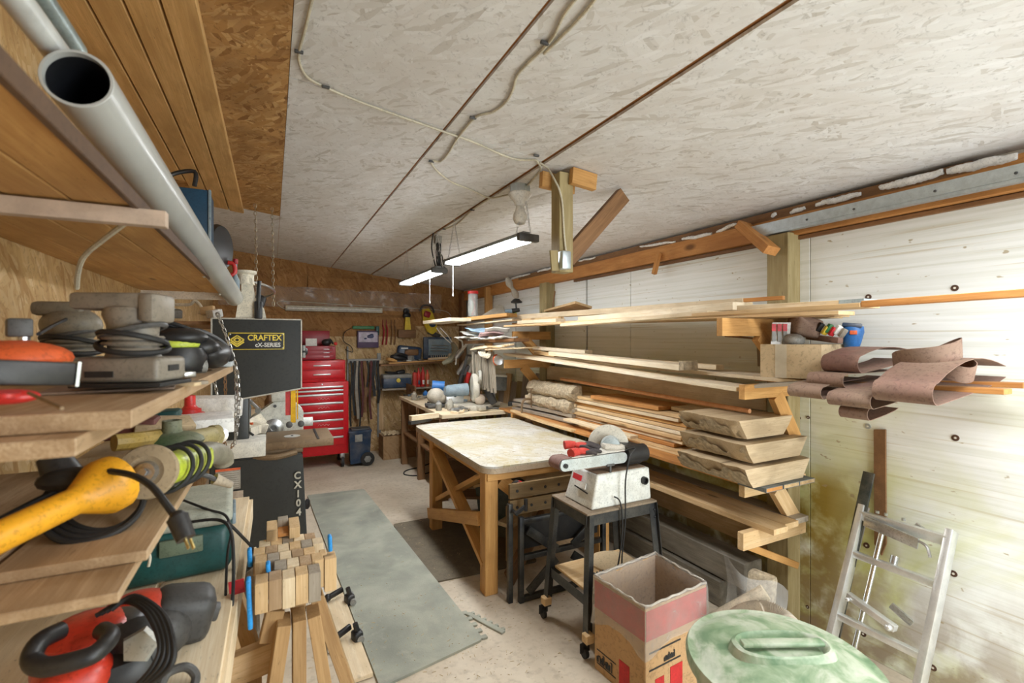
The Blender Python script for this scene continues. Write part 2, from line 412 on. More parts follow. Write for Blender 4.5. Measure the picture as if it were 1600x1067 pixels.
def foamwall():
    m, nt, b, N, L = nm('foam_board_wall')
    tc = N('ShaderNodeTexCoord'); P = tc.outputs['Object']
    sp = N('ShaderNodeSeparateXYZ'); L(P, sp.inputs[0])
    g = noise(nt, coords(nt, (1, .5, 34), rnd=False), 1.6, 5, .2)
    g2 = noise(nt, coords(nt, (1, .8, 60), rnd=False), 1.0, 2)
    c = ramp(nt, g, [(.32, (.72, .74, .68)), (.5, (.83, .85, .82)), (.7, (.88, .90, .88))])
    c = mix(nt, ramp(nt, g2, [(.30, (.75,)*3), (.37, (0, 0, 0))]), c, (.62, .58, .46))
    # algae-green stain, strongest low down and beside the near post
    def band(v, lo, hi):
        r = N('ShaderNodeMapRange'); r.inputs['From Min'].default_value = lo; r.inputs['From Max'].default_value = hi; L(v, r.inputs[0]); return r.outputs[0]
    def mth(op, a, q):
        r = N('ShaderNodeMath'); r.operation = op; r.use_clamp = True
        for i, x in enumerate((a, q)):
            if isinstance(x, (int, float)): r.inputs[i].default_value = x
            else: L(x, r.inputs[i])
        return r.outputs[0]
    n1 = noise(nt, P, 1.7, 6, .6); n2 = noise(nt, P, 7, 6, .3); n3 = noise(nt, P, 22, 4, .3)
    low = band(sp.outputs[2], 1.65, .45)
    k = mth('MULTIPLY', low, band(n1, .34, .54)); k = mth('MULTIPLY', k, .95)
    c = mix(nt, k, c, mix(nt, n2, (.50, .54, .10), (.70, .72, .34)))
    near = mth('MULTIPLY', band(sp.outputs[1], 1.15, 1.52), band(sp.outputs[2], .95, .80))
    near = mth('MULTIPLY', near, band(n2, .34, .56)); c = mix(nt, near, c, (.36, .27, .05))
    bot = mth('MULTIPLY', band(sp.outputs[2], .62, .1), band(n2, .40, .6)); bot = mth('MULTIPLY', bot, .8)
    c = mix(nt, bot, c, (.30, .22, .15))
    sv = noise(nt, coords(nt, (1, 14, 30), rnd=False), 1.3, 2)
    c = mix(nt, ramp(nt, sv, [(.70, (0, 0, 0)), (.75, (.8,)*3)]), c, (.40, .32, .18))
    L(c, b.inputs['Base Color']); b.inputs['Roughness'].default_value = .7
    bump(nt, b, g, .35, .004); return m
def greymat():
    m, nt, b, N, L = nm('foam_floor_mat')
    v = coords(nt, rnd=False); f = noise(nt, v, 3.0, 7, .4); f2 = noise(nt, v, 120, 2)
    c = ramp(nt, f, [(.3, (.24, .25, .21)), (.5, (.33, .34, .28)), (.7, (.44, .44, .36))])
    f3 = noise(nt, v, 14, 6); c = mix(nt, ramp(nt, f3, [(.58, (0, 0, 0)), (.7, (.4,)*3)]), c, (.42, .40, .33))
    L(c, b.inputs['Base Color']); b.inputs['Roughness'].default_value = .85; bump(nt, b, f2, .5, .002); return m
m_floor = concrete(); m_foam = foamwall(); m_mat = greymat()
seam_m = M('dark_gap', (.10, .045, .02), .9)
b = MB(); b.box((1.0, 2.7, -.05), (3.6, 8.8, .1)); st('floor', b, m_floor)
b = MB(); b.box((XL-.05, 2.7, 1.4), (.1, 8.8, 2.8)); st('wall_left', b, osb_left)
# right wall: rigid foam panels with open joints over a dark back layer
b = MB(); b.box((XR+.09, 2.7, 1.2), (.06, 8.8, 2.4)); st('wall_right_backing', b, seam_m)['kind'] = 'structure'
b = MB()
ys = [YB, .55, 1.606, 3.09, 3.70, 5.2, YF]
for y0, y1 in zip(ys, ys[1:]):
    g = .004 if y0 != 3.70 else .05
    b.box((XR+.03, (y0+y1)/2, 1.2), (.06, y1-y0-g, 2.4), None, .002, 1)
wr = st('wall_right', b, m_foam)
# far wall
b = MB(); b.box((1, YF+.05, .9), (3.6, .1, 1.8)); st('wall_back', b, osb_far)
b = MB(); b.box((1, YF+.055, 2.3), (3.6, .1, 1.0)); st('wall_back_upper', b, osb_far_dark)
for i, (z0, z1, x0, x1, th) in enumerate(((1.64, 1.92, -.66, 1.9, .014), (1.95, 2.03, -.66, 1.72, .02), (2.29, 2.72, -.66, .42, .03), (2.27, 2.45, .43, 1.9, .025))):
    b = MB(); b.box(((x0+x1)/2, YF-th/2, (z0+z1)/2), (x1-x0, th, z1-z0), None, .002, 1); st('trim_%d' % (i+2), b, osb_far_dark)
# vapour-barrier plastic stretched over the wall between the strips
def film_mat(name, a, c=(.8, .72, .62)):
    m, nt, b, N, L = nm(name)
    f = noise(nt, coords(nt, (1, 1, 1), rnd=False), 9, 4, 1.5)
    b.inputs['Base Color'].default_value = (*c, 1); b.inputs['Roughness'].default_value = .18
    L(ramp(nt, f, [(.35, (a*.85,)*3), (.6, (a,)*3), (.75, (min(1, a*1.25),)*3)]), b.inputs['Alpha'])
    bump(nt, b, f, .8, .006); b.inputs['Specular IOR Level'].default_value = .9; return m
film = film_mat('vapour_film', .20)
b = MB(); b.grid(lambda u, v: V((-.6+2.9*u, YF-.035-.012*math.sin(u*23+v*5)-.008*math.sin(u*61), 2.03+.28*v-.03*u)), 90, 8)
tag(mk('vapour_barrier', b, film), 'clear plastic vapour barrier sheet stretched along the top of the back wall', 'plastic sheet')
# ceiling: white painted panels with seams
b = MB()
def cpanel(b, x0, x1, y0, y1, dz=0, g=.005, th=.012):
    a = [V((x0+g, y0+g, ceil_z(x0+g)+dz)), V((x1-g, y0+g, ceil_z(x1-g)+dz)), V((x1-g, y1-g, ceil_z(x1-g)+dz)), V((x0+g, y1-g, ceil_z(x0+g)+dz))]
    b.prism(a, (0, 0, th))
YS = [YB, -.32, 2.12, 4.56, YF]
for y0, y1 in zip(YS, YS[1:]):
    if y0 > 4.5: cpanel(b, XL, .06, y0, y1, g=.001); cpanel(b, .06, .72, y0, y1, g=.002)
    else: cpanel(b, .06, .72, y0, y1, g=.0025)
    cpanel(b, .73, 1.255, y0, y1, g=.0025); cpanel(b, 1.275, 1.385, y0, y1, g=.001, dz=-.004); cpanel(b, 1.387, 2.75, y0, y1, g=.0015)
st('ceiling', b, osb_white)
b = MB(); cpanel(b, XL-.05, 2.78, YB, YF, dz=.013, g=0, th=.1); st('ceiling_deck', b, M('deck_fir', (.40, .17, .05), .8))
b = MB(); cpanel(b, XL, .06, YB, 4.55, dz=-.002, g=0); st('ceiling_osb', b, osb_ceil)
# pine boards under the left of the ceiling
for i, (xr, ye) in enumerate(((-.212, 4.62), (-.322, 4.60), (-.432, 4.25), (-.542, 4.0), (-.652, 3.8))):
    z = ceil_z(xr-.05)-.016
    o = board('trim_%d' % (i+8), (xr-.052, YB, z), (xr-.052, ye, z), .103, .022, plankceil, up=(.114, 0, 1), bev=.003); tag(o, kind='structure')
# header beam on the right wall
o = board('trim_14', (XR-.03, YB, 2.26), (XR-.03, YF, 2.26), .06, .14, orange); tag(o, kind='structure')
o = board('trim_15', (XR-.035, .9, 2.325), (XR-.035, 5.0, 2.325), .05, .05, brown); tag(o, kind='structure')
o = board('trim_16', (XR-.012, YB, 2.175), (XR-.012, 3.9, 2.175), .02, .02, brown); tag(o, kind='structure')
# posts
def post(n, y0, y1, x0=2.57, top=2.2, m=treated):
    o = board('post', (x0+.055, (y0+y1)/2, 0), (x0+.055, (y0+y1)/2, top), y1-y0, .11, m, up=(1, 0, 0), bev=.004); return o
tag(post(0, 1.66, 1.79), 'greenish treated wood post against the right wall nearest the ladder', 'post', None, 'structure')
tag(post(1, 4.28, 4.42), 'treated wood post at the far brackets of the lumber rack', 'post', None, 'structure')
o = board('stud', (2.60, 5.83, .9), (2.60, 5.83, 2.3), .05, .10, honey, up=(1, 0, 0)); tag(o, kind='structure')
o = board('stud', (2.62, 6.85, 0), (2.62, 6.85, 2.3), .12, .08, brown, up=(1, 0, 0)); tag(o, kind='structure')
# foam sealant beads
spots = [((1590, 243), (1480, 268), .016), ((1475, 268), (1375, 294), .015), ((1345, 303), (1275, 320), .012), ((1258, 324), (1235, 332), .010), ((1213, 333), (1206, 339), .009), ((1150, 350), (1120, 362), .009), ((1112, 365), (1066, 374), .010), ((1055, 377), (1000, 386), .007), ((930, 402), (905, 407), .007), ((870, 414), (840, 421), .009), ((828, 424), (800, 431), .009)]
lab = ['longest foam sealant bead at the right end of the ceiling edge', 'foam sealant bead tapering left of the longest one', 'rounded foam sealant bead above the steel channel', 'short foam bead above the steel channel', 'tiny foam blob above the end of the steel channel', 'foam sealant bead above the cut wood block', 'long foam bead left of the cut wood block', 'thin foam streak along the header beam', 'thin foam streak right of the hanging post', 'foam bead just left of the hanging post', 'foam bead farthest along the header beam']
for ((a, c, r), lb) in zip(spots, lab):
    p = PX(a[0], a[1], 2.615); q = PX(c[0], c[1], 2.615); p.z = min(p.z, 2.345); q.z = min(q.z, 2.345)
    b = MB(); n = max(3, int((p-q).length/.04))
    pts = [p.lerp(q, i/n)+V((0, 0, random.uniform(-.004, .004))) for i in range(n+1)]
    b.tube(pts, lambda t, r=r: r*(.55+.45*math.sin(math.pi*min(1, max(0, t*.9+.05))))*1.3, 8); b.jitter(.002)
    tag(mk('foam_sealant', b, foamseal, ang=80), lb, 'foam sealant', 'foam sealant along the header beam')
# washers on the foam wall
m_wash = M('rusty_washer', (.10, .05, .03), .6, .3); m_wash2 = M('screw_head', (.75, .70, .60), .5)
for k, (u, v, c) in enumerate([(1357, 464, 0), (1492, 450, 0), (1493, 684, 0), (1356, 666, 1), (1354, 852, 0), (1490, 896, 0), (1458, 1043, 0), (1349, 990, 0), (1263, 652, 0), (1249, 653, 0), (1243, 943, 0), (1262, 948, 0)]):
    p = PX(u, v, 2.68); b = MB(); r = .014 if u > 1300 else .009
    b.lathe([(r*.35, .002), (r*.4, .004), (r, .003), (r, 0)], p+V((0, 0, 0)), (-1, 0, 0), 16)
    o = mk('washer', b, galv if c else m_wash, wr)
    b = MB(); b.lathe([(0, .006), (r*.33, .005), (r*.36, .001)], p, (-1, 0, 0), 10); h = mk('screw_head', b, m_wash2, o)
# no wall behind the camera: left open so the sky light comes in
# ================================================================ RIGHT SIDE RACK
ORD = ['topmost', 'second', 'third', 'fourth', 'fifth', 'sixth', 'seventh', 'eighth', 'ninth', 'tenth', 'eleventh', 'twelfth']
def lum(name, u0, v0, x0, u1, v1, x1, w, th, m, label, cat='board', group=None, tw=0, end=None, warp=0):
    """front lower edge runs through the two sight points, at the given distances from the left wall"""
    p = PX(u0, v0, x0); q = PX(u1, v1, x1); off = V((w/2, 0, th/2))
    o = board(name, p+off, q+off, w, th, m, warp=warp); tag(o, label, cat, group)
    return o
# brackets: arm, brace
def bracket(y, x0, z, bx, bz, label, m=honey, arm=.035, h=.09, xw=2.60, bx1=None):
    t = thing('shelf_bracket', label, 'shelf bracket', 'brackets of the lumber rack')
    board('arm', (x0, y, z-h/2), (xw, y, z-h/2), arm, h, m, t)
    board('brace', (bx, y+.0, z-h+.01), (bx1 or 2.58, y, bz), arm+.001, .085, m, t, bev=.001)
    return settle(t)
YN = 1.64; YFAR = 4.27
# near post brackets sit on the camera side of the post
bracket(1.635, 1.985, 1.706, 2.28, 1.33, 'near bracket of the top shelf, beside the cardboard box', xw=2.66, bx1=2.60)
bracket(1.635, 2.15, 1.366, 2.42, 1.05, 'near bracket of the second shelf, below the cardboard box', honey, h=.075, xw=2.66)
bracket(1.635, 2.15, .850, 2.42, .60, 'near bracket under the three live-edge slabs', pine, h=.06, xw=2.66)
t = thing('shelf_bracket', 'lowest near bracket with a plain stick as its brace', 'shelf bracket', 'brackets of the lumber rack')
board('arm', (2.14, 1.635, .565), (2.66, 1.635, .565), .035, .09, pine, t)
board('brace', PX(1160, 850, 2.17), PX(1243, 882, 2.56), .04, .035, honey, t); settle(t)
bracket(4.25, 2.16, 1.680, 2.30, 1.32, 'far bracket of the top shelf with orange brace', honey, h=.085)
bracket(4.25, 2.07, 1.395, 2.28, 1.0, 'far bracket of the second shelf with orange brace', honey, h=.085)
bracket(4.25, 2.15, .850, 2.40, .60, 'far bracket of the third shelf behind the stacks', honey, h=.06)
# ---- top shelf
lum('shelf_board', 787, 511, 2.12, 1345, 480, 2.0, .13, .018, pine, 'front shelf board of the top shelf, running to the right edge of the photo', 'shelf board')
p = PX(1345, 480, 2.0)
board('shelf_strip', p+V((.02, 0, .012)), PX(1640, 461, 2.0)+V((.02, 0, .012)), .04, .024, orange); o = bpy.data.objects['shelf_strip']; tag(o, 'orange strip running from the top shelf end to the right edge', 'wood strip')
for k, xx in enumerate((2.27, 2.42, 2.55)):
    o = board('shelf_board', (xx, 1.2+.1*k, 1.716), (xx+.02, 4.4, 1.762), .125, .018, pine); tag(o, '%s board behind the front board of the top shelf' % ('narrow pine', 'middle pine', 'rearmost pine')[k], 'shelf board')
lum('lumber', 799, 499, 2.32, 1160, 478, 2.36, .09, .045, pale, 'long pale stud at the back of the top shelf pile', 'lumber', 'lumber on the top shelf')
lum('lumber', 903, 503, 2.18, 1145, 484, 2.16, .09, .042, pale2, 'whitish stud lying in front of the long pale stud on the top shelf', 'lumber', 'lumber on the top shelf')
lum('lumber', 875, 510, 2.03, 1105, 492, 2.03, .12, .022, pale, 'flat pale board nearest the front of the top shelf', 'lumber', 'lumber on the top shelf')
lum('lumber', 808, 506, 2.12, 868, 503, 2.14, .10, .03, pale2, 'short white offcut at the far end of the top shelf', 'lumber', 'lumber on the top shelf')
lum('lumber', 815, 501, 2.2, 872, 498, 2.2, .06, .02, pine, 'short pine offcut lying behind the white offcut', 'lumber', 'lumber on the top shelf')
lum('lumber', 1151, 485, 2.03, 1341, 477, 2.03, .10, .024, pale, 'board with a grey painted end at the near end of the top shelf', 'lumber', 'lumber on the top shelf')
b = MB(); p = PX(1341, 477, 2.03); b.box(p+V((.05, .025, .012)), (.103, .09, .026)); tag(mk('painted_board_end', b, M('grey_blue_paint', (.30, .36, .38), .7)), 'grey painted offcut end on the top shelf board', 'board end')
lum('lumber', 1160, 472, 2.25, 1222, 468, 2.3, .03, .02, orange, 'thin reddish stick behind the painted-end board', 'lumber', 'lumber on the top shelf')
b = MB(); a, c, d = PX(851, 488, 2.45), PX(900, 474, 2.3), PX(922, 482, 2.5)
b.prism([PX(850, 487, 2.55), PX(899, 474, 2.35), PX(925, 482, 2.55), PX(900, 488, 2.6)], (0, 0, .02)); tag(mk('plywood_offcut', b, pine), 'angled plywood offcut leaning on the far top shelf pile', 'plywood offcut')
board('stick', PX(863, 486, 2.55), PX(867, 455, 2.6), .012, .012, brown); tag(bpy.data.objects['stick'], 'thin dark stick leaning beside the far post', 'stick')
# ---- second shelf
lum('shelf_board', 786, 555, 2.10, 1150, 612, 2.16, .16, .024, pale2, 'thick front plank of the second shelf', 'shelf board')
for k, xx in enumerate((2.40, 2.55)):
    o = board('shelf_board', (xx, 1.15, 1.385), (xx, 4.35, 1.42), .14, .02, pale2); tag(o, ('middle plank of the second shelf', 'rear plank of the second shelf')[k], 'shelf board')
lum('shelf_board', 1170, 606, 2.12, 1262, 600, 2.22, .13, .016, greywood, 'short grey board under the cardboard box', 'shelf board')
for i, (u, v, x, lb) in enumerate(((1569, 617, 2.34, 'front slat under the sanding belts, ending in a pale tip'), (1599, 607, 2.5, 'rear slat under the sanding belts'))):
    q = PX(u, v, x); o = board('slat', (x+.035, 1.7, 1.385), q+V((.035, 0, .01)), .07, .02, orange); tag(o, lb, 'wood slat')
lum('lumber', 857, 555, 2.2, 1061, 579, 2.18, .13, .035, pale2, 'whitish plank with a rough dark end on the second shelf', 'lumber', 'lumber on the second shelf')
lum('lumber', 832, 546, 2.35, 914, 553, 2.35, .08, .03, pale2, 'short white board at the far end of the second shelf', 'lumber', 'lumber on the second shelf')
lum('lumber', 834, 553, 2.25, 866, 558, 2.25, .05, .03, pine, 'small block under the short white board', 'lumber', 'lumber on the second shelf')
lum('lumber', 880, 557, 2.42, 1119, 578, 2.4, .07, .03, pale, 'stud behind the rough-ended plank on the second shelf', 'lumber', 'lumber on the second shelf')
lum('lumber', 1105, 603, 2.2, 1152, 608, 2.2, .08, .012, pale, 'thin offcut on the front edge of the second shelf', 'lumber', 'lumber on the second shelf')
b = MB(); p = PX(1061, 579, 2.18); b.box(p+V((.065, -.012, .03)), (.125, .03, .055)); b.jitter(.004); tag(mk('bark_block', b, bark), 'rough bark-edged block at the near end of the white plank', 'wood block')
o = board('ledger', (2.60, 1.8, 1.25), (2.60, 4.3, 1.25), .04, .14, pale); tag(o, 'ledger plank fixed on the wall under the second shelf', 'ledger board')
o = board('ledger', (2.61, 1.8, 1.07), (2.61, 4.3, 1.07), .03, .19, pine); tag(o, 'lower wide plank on the wall behind the stacked lumber', 'ledger board')
# ---- third shelf
for k, xx in enumerate((2.215, 2.35, 2.48)):
    o = board('shelf_board', (xx, 1.50, .86), (xx, 4.55, .86), .125, .02, (orange, pine, pine)[k]); tag(o, ('orange front board', 'middle board', 'rear board')[k]+' of the third shelf under the slabs and stacks', 'shelf board')
    pe = MB(); pe.box((.0, 0, 0), (.16, .127, .022)); pe = mk('painted_end', pe, bpy.data.materials.get('grey_paint_end') or M('grey_paint_end', (.16, .18, .18), .7), o); pe.location = (-1.525+.08+.0, 0, 0); pe['label'] = 'grey painted end' 
# live-edge slabs
for k in range(3):
    z = .873+k*.112; sh = (-.01, .015, -.02)[k]; w0, w1 = 2.055+(.0, .0, .03)[k], 2.55+(.02, .0, -.04)[k]; y0, y1 = 1.53+(.0, .02, .06)[k], 1.97
    b = MB(); n = 9; rows = []
    for i in range(n):
        y = y0+(y1-y0)*i/(n-1); j = random.uniform(-.012, .012)
        rows.append([(w0+j, z+.095), (w0+.01+j, z+.075), (w0+.03+j*1.4, z+.04), (w0+.06+j, z), (w1-.07, z), (w1-.03+j, z+.05), (w1+j, z+.095)])
    vs = [[b.bm.verts.new((x+sh, y0+(y1-y0)*i/(n-1), zz)) for x, zz in r] for i, r in enumerate(rows)]
    for A, B in zip(vs, vs[1:]):
        for q in range(7): b.bm.faces.new((A[q], A[(q+1) % 7], B[(q+1) % 7], B[q]))
    b.bm.faces.new(vs[0]); b.bm.faces.new(vs[-1][::-1])
    o = mk('live_edge_slab', b, slabwood)
    bb_ = MB(); NB = 26
    def bk(u, v, w0=w0, sh=sh, z=z, y0=y0, y1=y1, k=k):
        top = .058+.022*math.sin(u*9+k*2)+.010*math.sin(u*31+k); zz = z+.001+top*v
        return V((w0+sh+.066-.062*(v*top/.075)**.8-.006-random.uniform(0, .006), y0+.004+(y1-y0)*u, zz))
    bb_.grid(bk, NB, 6); bo = mk('bark_edge', bb_, bark, o, ang=20); bo.data.transform(Matrix.Translation(-o.location))
    tag(o, ('bottom live-edge wood slab of the three stacked beside the ladder', 'middle live-edge wood slab of the three stacked beside the ladder', 'top live-edge wood slab, under the end of the orange pole')[k], 'wood slab', 'live-edge slabs')
# tall stack of boards
mats = [pine, orange, pale, pine, pale2, pine, honey, pale, pine]
N9 = 9
for k in range(N9):
    z = .871+k*.0275+.012; dx = random.uniform(-.015, .02); dy = random.uniform(-.06, .06)
    x0 = 2.33+dx-(.03 if k < 2 else 0)
    o = board('stacked_board', (x0+.13, 2.20+dy+(.0 if k else -.12), z), (x0+.13+random.uniform(-.02, .02), 3.62+dy, z), .25, .0235, mats[k])
    tag(o, '%s pine board of the tall stack on the third shelf%s' % (ORD[N9-1-k] if k < N9-1 else 'topmost full-length', ' counted from the top' if 0 < k < N9-1 else ''), 'board', 'boards in the tall stack')
z = .871+N9*.0275
o = board('plank_offcut', (2.45, 2.40, z+.013), (2.44, 3.15, z+.013), .26, .026, orange); tag(o, 'wide shorter plank lying on top of the tall board stack', 'board')
o = board('plank_offcut', (2.5, 1.95, z+.013), (2.52, 2.38, z+.013), .20, .024, pale); tag(o, 'pale plank piece bridging the tall stack and the slabs', 'board')
# orange pole
b = MB(); b.cyl((0, 0, 0), (1, 0, 0), .012)
pa = V((2.36, 3.85, 1.25)); pb = V((2.3, 1.70, 1.212))
pa = PX(877, 592, 2.36)
bm_ = MB(); bm_.cyl(pa, pb, .013, seg=14); tag(mk('pole', bm_, copperpole), 'long round orange pole lying across the lumber onto the top slab', 'pole')
# grey boards
for k, (u0, v0, u1, v1, m, lb) in enumerate(((800, 640, 898, 664, greywood, 'lowest grey weathered board in the far stack'), (800, 633, 893, 653, greywood, 'weathered grey board with a split edge in the far stack'), (802, 627, 897, 645, greywood, 'upper weathered board of the far grey stack'), (820, 621, 899, 636, pale, 'pale board crossing the far grey stack'))):
    lum('weathered_board', u0, v0, 2.24+.02*k, u1, v1, 2.28+.02*k, .2, .028, m, lb, 'board', 'weathered boards', warp=.006)
lum('thin_board', 797, 643, 2.12, 892, 675, 2.12, .05, .018, pine, 'thin pale lath sagging in front of the grey boards', 'board', warp=-.01)
lum('thin_board', 880, 657, 2.2, 985, 686, 2.2, .07, .02, pale, 'pale lath between the grey boards and the tall stack', 'board')
for k, (ua, va, ub, vb, lb) in enumerate(((834, 604, 906, 615, 'upper split log with bark on the third shelf'), (834, 622, 900, 637, 'lower split log with bark on the third shelf'))):
    p = PX(ua, va, 2.36); q = PX(ub, vb, 2.36); b = MB(); n = 26; ss = 14; rg = []
    for i in range(n):
        c = p.lerp(q, i/(n-1)); rr = .068*(1+.08*math.sin(i*.9+k)); row = []
        for s_ in range(ss):
            a = math.pi*(.42+1.18*s_/(ss-1)); r_ = rr*(1+random.uniform(-.08, .08))
            row.append(b.bm.verts.new(c+V((math.cos(a)*r_*1.3, 0, math.sin(a)*r_))))
        rg.append(row)
    for A, B in zip(rg, rg[1:]):
        for s_ in range(ss): b.bm.faces.new((A[s_], A[(s_+1) % ss], B[(s_+1) % ss], B[s_]))
    b.bm.faces.new(rg[0]); b.bm.faces.new(rg[-1][::-1]); o = tag(mk('split_log', b, bark, ang=20), lb, 'log', 'split logs')
# ---- fourth shelf
for k, xx in enumerate((2.31, 2.43, 2.55)):
    o = board('shelf_board', (xx, 1.53+.02*k, .625), (xx, 4.2, .625), .112, .03, (pine, pine, greywood)[k]); tag(o, ('front', 'middle', 'wall-side')[k]+' plank of the lowest shelf', 'shelf board')
# timbers on the floor
for k, (x, z0, y0, lb) in enumerate(((2.42, .165, 1.80, 'upper dusty grey timber lying under the rack'), (2.40, .0, 1.95, 'lower dusty grey timber on the floor under the rack'))):
    o = board('timber', (x+.05, y0, z0+.08), (x+.05, 4.3, z0+.08), .15, .155, darktimber, bev=.006); tag(o, lb, 'timber')
# plywood pieces behind rack foot
o = board('plank', (2.668, 1.85, .45), (2.668, 4.2, .45), .02, .26, pine); tag(o, 'wide greenish plank on the wall under the lowest shelf', 'board')
for k in range(7):
    y = 4.55+.15*k; zt = random.uniform(1.0, 1.25)
    o = board('leaning_board', (2.50, y, 0.0), (2.65, y, zt), .14, .02, (greywood, pine, greywood, treated)[k % 4], up=(1, 0, 0)); tag(o, ORD[k].replace('topmost', 'nearest')+' grey board standing against the wall beyond the far bracket', 'board', 'boards standing in the far right corner')
# ---- cardboard box with tools
A, B_, C_ = V((2.20, 1.565, 1.41)), V((2.31, 1.335, 1.41)), V((2.60, 1.37, 1.41)); D_ = A+(C_-B_)
t = thing('cardboard_box', 'open cardboard box of supplies on the second shelf beside the post', 'cardboard box')
for nme, p, q, h in (('front_panel', A, B_, .165), ('side_panel', B_, C_, .165), ('back_panel', C_, D_, .165), ('side_panel', D_, A, .165)):
    b = MB(); b.beam(p+V((0, 0, h/2)), q+V((0, 0, h/2)), .004, h); mk(nme, b, cardlight, t)
b = MB(); b.prism([A, B_, C_, D_], (0, 0, .004)); mk('bottom_panel', b, cardlight, t)
mtape = film_mat('clear_tape', .45, (.8, .74, .6))
b = MB(); n = (B_-A).normalized(); w = V((n.y, -n.x, 0)); 
if w.x > 0: w = -w
b.beam(A+n*.09+w*.004+V((0, 0, .0)), A+n*.09+w*.004+V((0, 0, .165)), .05, .0008, up=w); mk('packing_tape', b, mtape, t)
settle(t)
def ctr(a, c, d, k1, k2, z): return a+(c-a)*k1+(d-a)*k2+V((0, 0, z))
# red and white blade card
b = MB(); p0 = PX(1203, 556, 2.25); e = (PX(1232, 552, 2.33)-p0); e.z = 0; up_ = V((.02, 0, .17))
b.prism([p0, p0+e, p0+e+up_, p0+up_], (.004, .002, 0)); t = thing('blade_card', 'white card packet with three red topped blades in the cardboard box', 'packet'); mk('card', b, signwht, t)
nn = e.normalized(); fr = V((e.y, -e.x, 0)).normalized()
if fr.x > 0: fr = -fr
for k in range(3):
    b = MB(); c = p0+e*(.2+.3*k)+fr*.003
    b.beam(c+V((0, 0, .125)), c+V((0, 0, .162)), e.length*.22, .003, up=fr); mk('red_top', b, signred, t)
    b = MB(); b.beam(c+V((0, 0, .075)), c+V((0, 0, .125)), e.length*.2, .003, up=fr); mk('blade', b, grey_pl, t)
b = MB(); c = p0+e*.5+fr*.003; b.beam(c+V((0, 0, .012)), c+V((0, 0, .034)), e.length*.85, .003, up=fr); mk('red_band', b, signred, t); settle(t)
# sanding belt roll + packets
def loopbelt(name, y0, y1, xf, zc, h, xb, zb, label, cat='sanding belt', group='sanding belts', th=.0022, m=None, lift=0):
    """flattened sanding belt: rolled front edge at xf, two layers running back to xb"""
    r = h/2; pts = []
    n = 9
    for i in range(n): pts.append(V((xb+(xf+r-xb)*i/(n-1), 0, zb-r*.55+(zc-r-(zb-r*.55))*(i/(n-1))**.7)))
    for i in range(1, 12):
        a = -math.pi/2-math.pi*i/12; pts.append(V((xf+r+math.cos(a)*r, 0, zc+math.sin(a)*r)))
    for i in range(n): 
        f = i/(n-1); pts.append(V((xf+r+(xb-xf-r)*f, 0, zc+r+(zb+r*.55-(zc+r))*f**.6+lift*math.sin(f*math.pi))))
    pts = [p+V((0, y0, 0)) for p in pts]
    b = MB(); b.ribbon(pts, (0.0, y1-y0, 0), th); o = mk(name, b, m or abr, ang=60); tag(o, label, cat, group); return o
loopbelt('sanding_belt', 1.115, 1.265, 2.19, 1.495, .072, 2.62, 1.53, 'uppermost wide sanding belt roll beside the cardboard box', lift=.02)
loopbelt('sanding_belt', 1.135, 1.285, 2.12, 1.425, .055, 2.60, 1.44, 'dusty sanding belt roll under the uppermost one')
loopbelt('sanding_belt', 1.19, 1.335, 2.06, 1.372, .050, 2.40, 1.41, 'leftmost sanding belt, with a wedge-shaped fold')
loopbelt('sanding_belt', .995, 1.155, 2.04, 1.358, .052, 2.45, 1.40, 'sanding belt roll hanging over the front of the shelf')
loopbelt('sanding_belt', 1.02, 1.125, 2.07, 1.305, .045, 2.30, 1.33, 'lowest sanding belt roll hanging under the others')
loopbelt('sanding_belt', .80, .985, 2.03, 1.408, .075, 2.63, 1.47, 'largest sanding belt draped toward the wall at right', lift=.05)
# twisted coil belt
def coil(c0, rx, ry, wdt, tilt, lean, label):
    b = MB(); n = 40; pts = []
    for i in range(n):
        a = 2*math.pi*i/n; pts.append(c0+V((rx*math.sin(a), -ry*math.cos(a), tilt*math.cos(a)+.012*math.sin(2*a))))
    b.ribbon(pts, (lean[0], lean[1], wdt), .0025, closed=True); return tag(mk('sanding_belt', b, abr, ang=60), label, 'sanding belt', 'sanding belts')
coil(PT(1448, 572, 1.88), .075, .105, .072, .035, (-.035, -.01), 'coiled sanding belt standing as a loop on top of the belt pile')
coil(PT(1480, 584, 1.85), .055, .075, .060, -.022, (-.03, -.02), 'second loop of belt crossing the coiled sanding belt')
# things in the box
b = MB(); b.box(PT(1256, 510, 2.42), (.13, .115, .10), Euler((.1, .25, -.45)).to_matrix(), .02, 3); tag(mk('sanding_sleeve', b, abr), 'rolled brown sanding sleeve sticking out of the cardboard box', 'sanding sleeve')
b = MB(); b.box(PT(1287, 529, 2.36), (.03, .20, .028), Euler((.1, 0, -.3)).to_matrix(), .004); tag(mk('sanding_block', b, abr), 'flat sanding strip lying across the box rim', 'sanding block')
t = thing('marker_pack', 'packet of coloured markers lying in the cardboard box', 'packet')
for k, (cc, du) in enumerate(((ink, 0), (signyel, 9), (green_pl, 14), (signred, 20), (signwht, 28), (greybelt, 36))):
    b = MB(); b.box(PT(1281+du, 511+du*.15+(k % 2)*4, 2.36-.002*du), (.024, .020, .045), Euler((.5, .3, -.4)).to_matrix(), .004); mk('coloured_band', b, cc, t)
settle(t)
t = thing('blue_cup_pack', 'blue bottle-shaped pack standing at the wall end of the cardboard box', 'pack')
b = MB(); c = PT(1331, 526, 2.33); b.lathe([(.030, -.055), (.038, -.03), (.045, .0), (.05, .022), (.048, .05)], c, seg=16); mk('body', b, blue_pl, t)
b = MB(); b.box(c+V((0, 0, .052)), (.10, .08, .02), Euler((.1, .1, .5)).to_matrix(), .006); mk('lid', b, navy_pl, t)
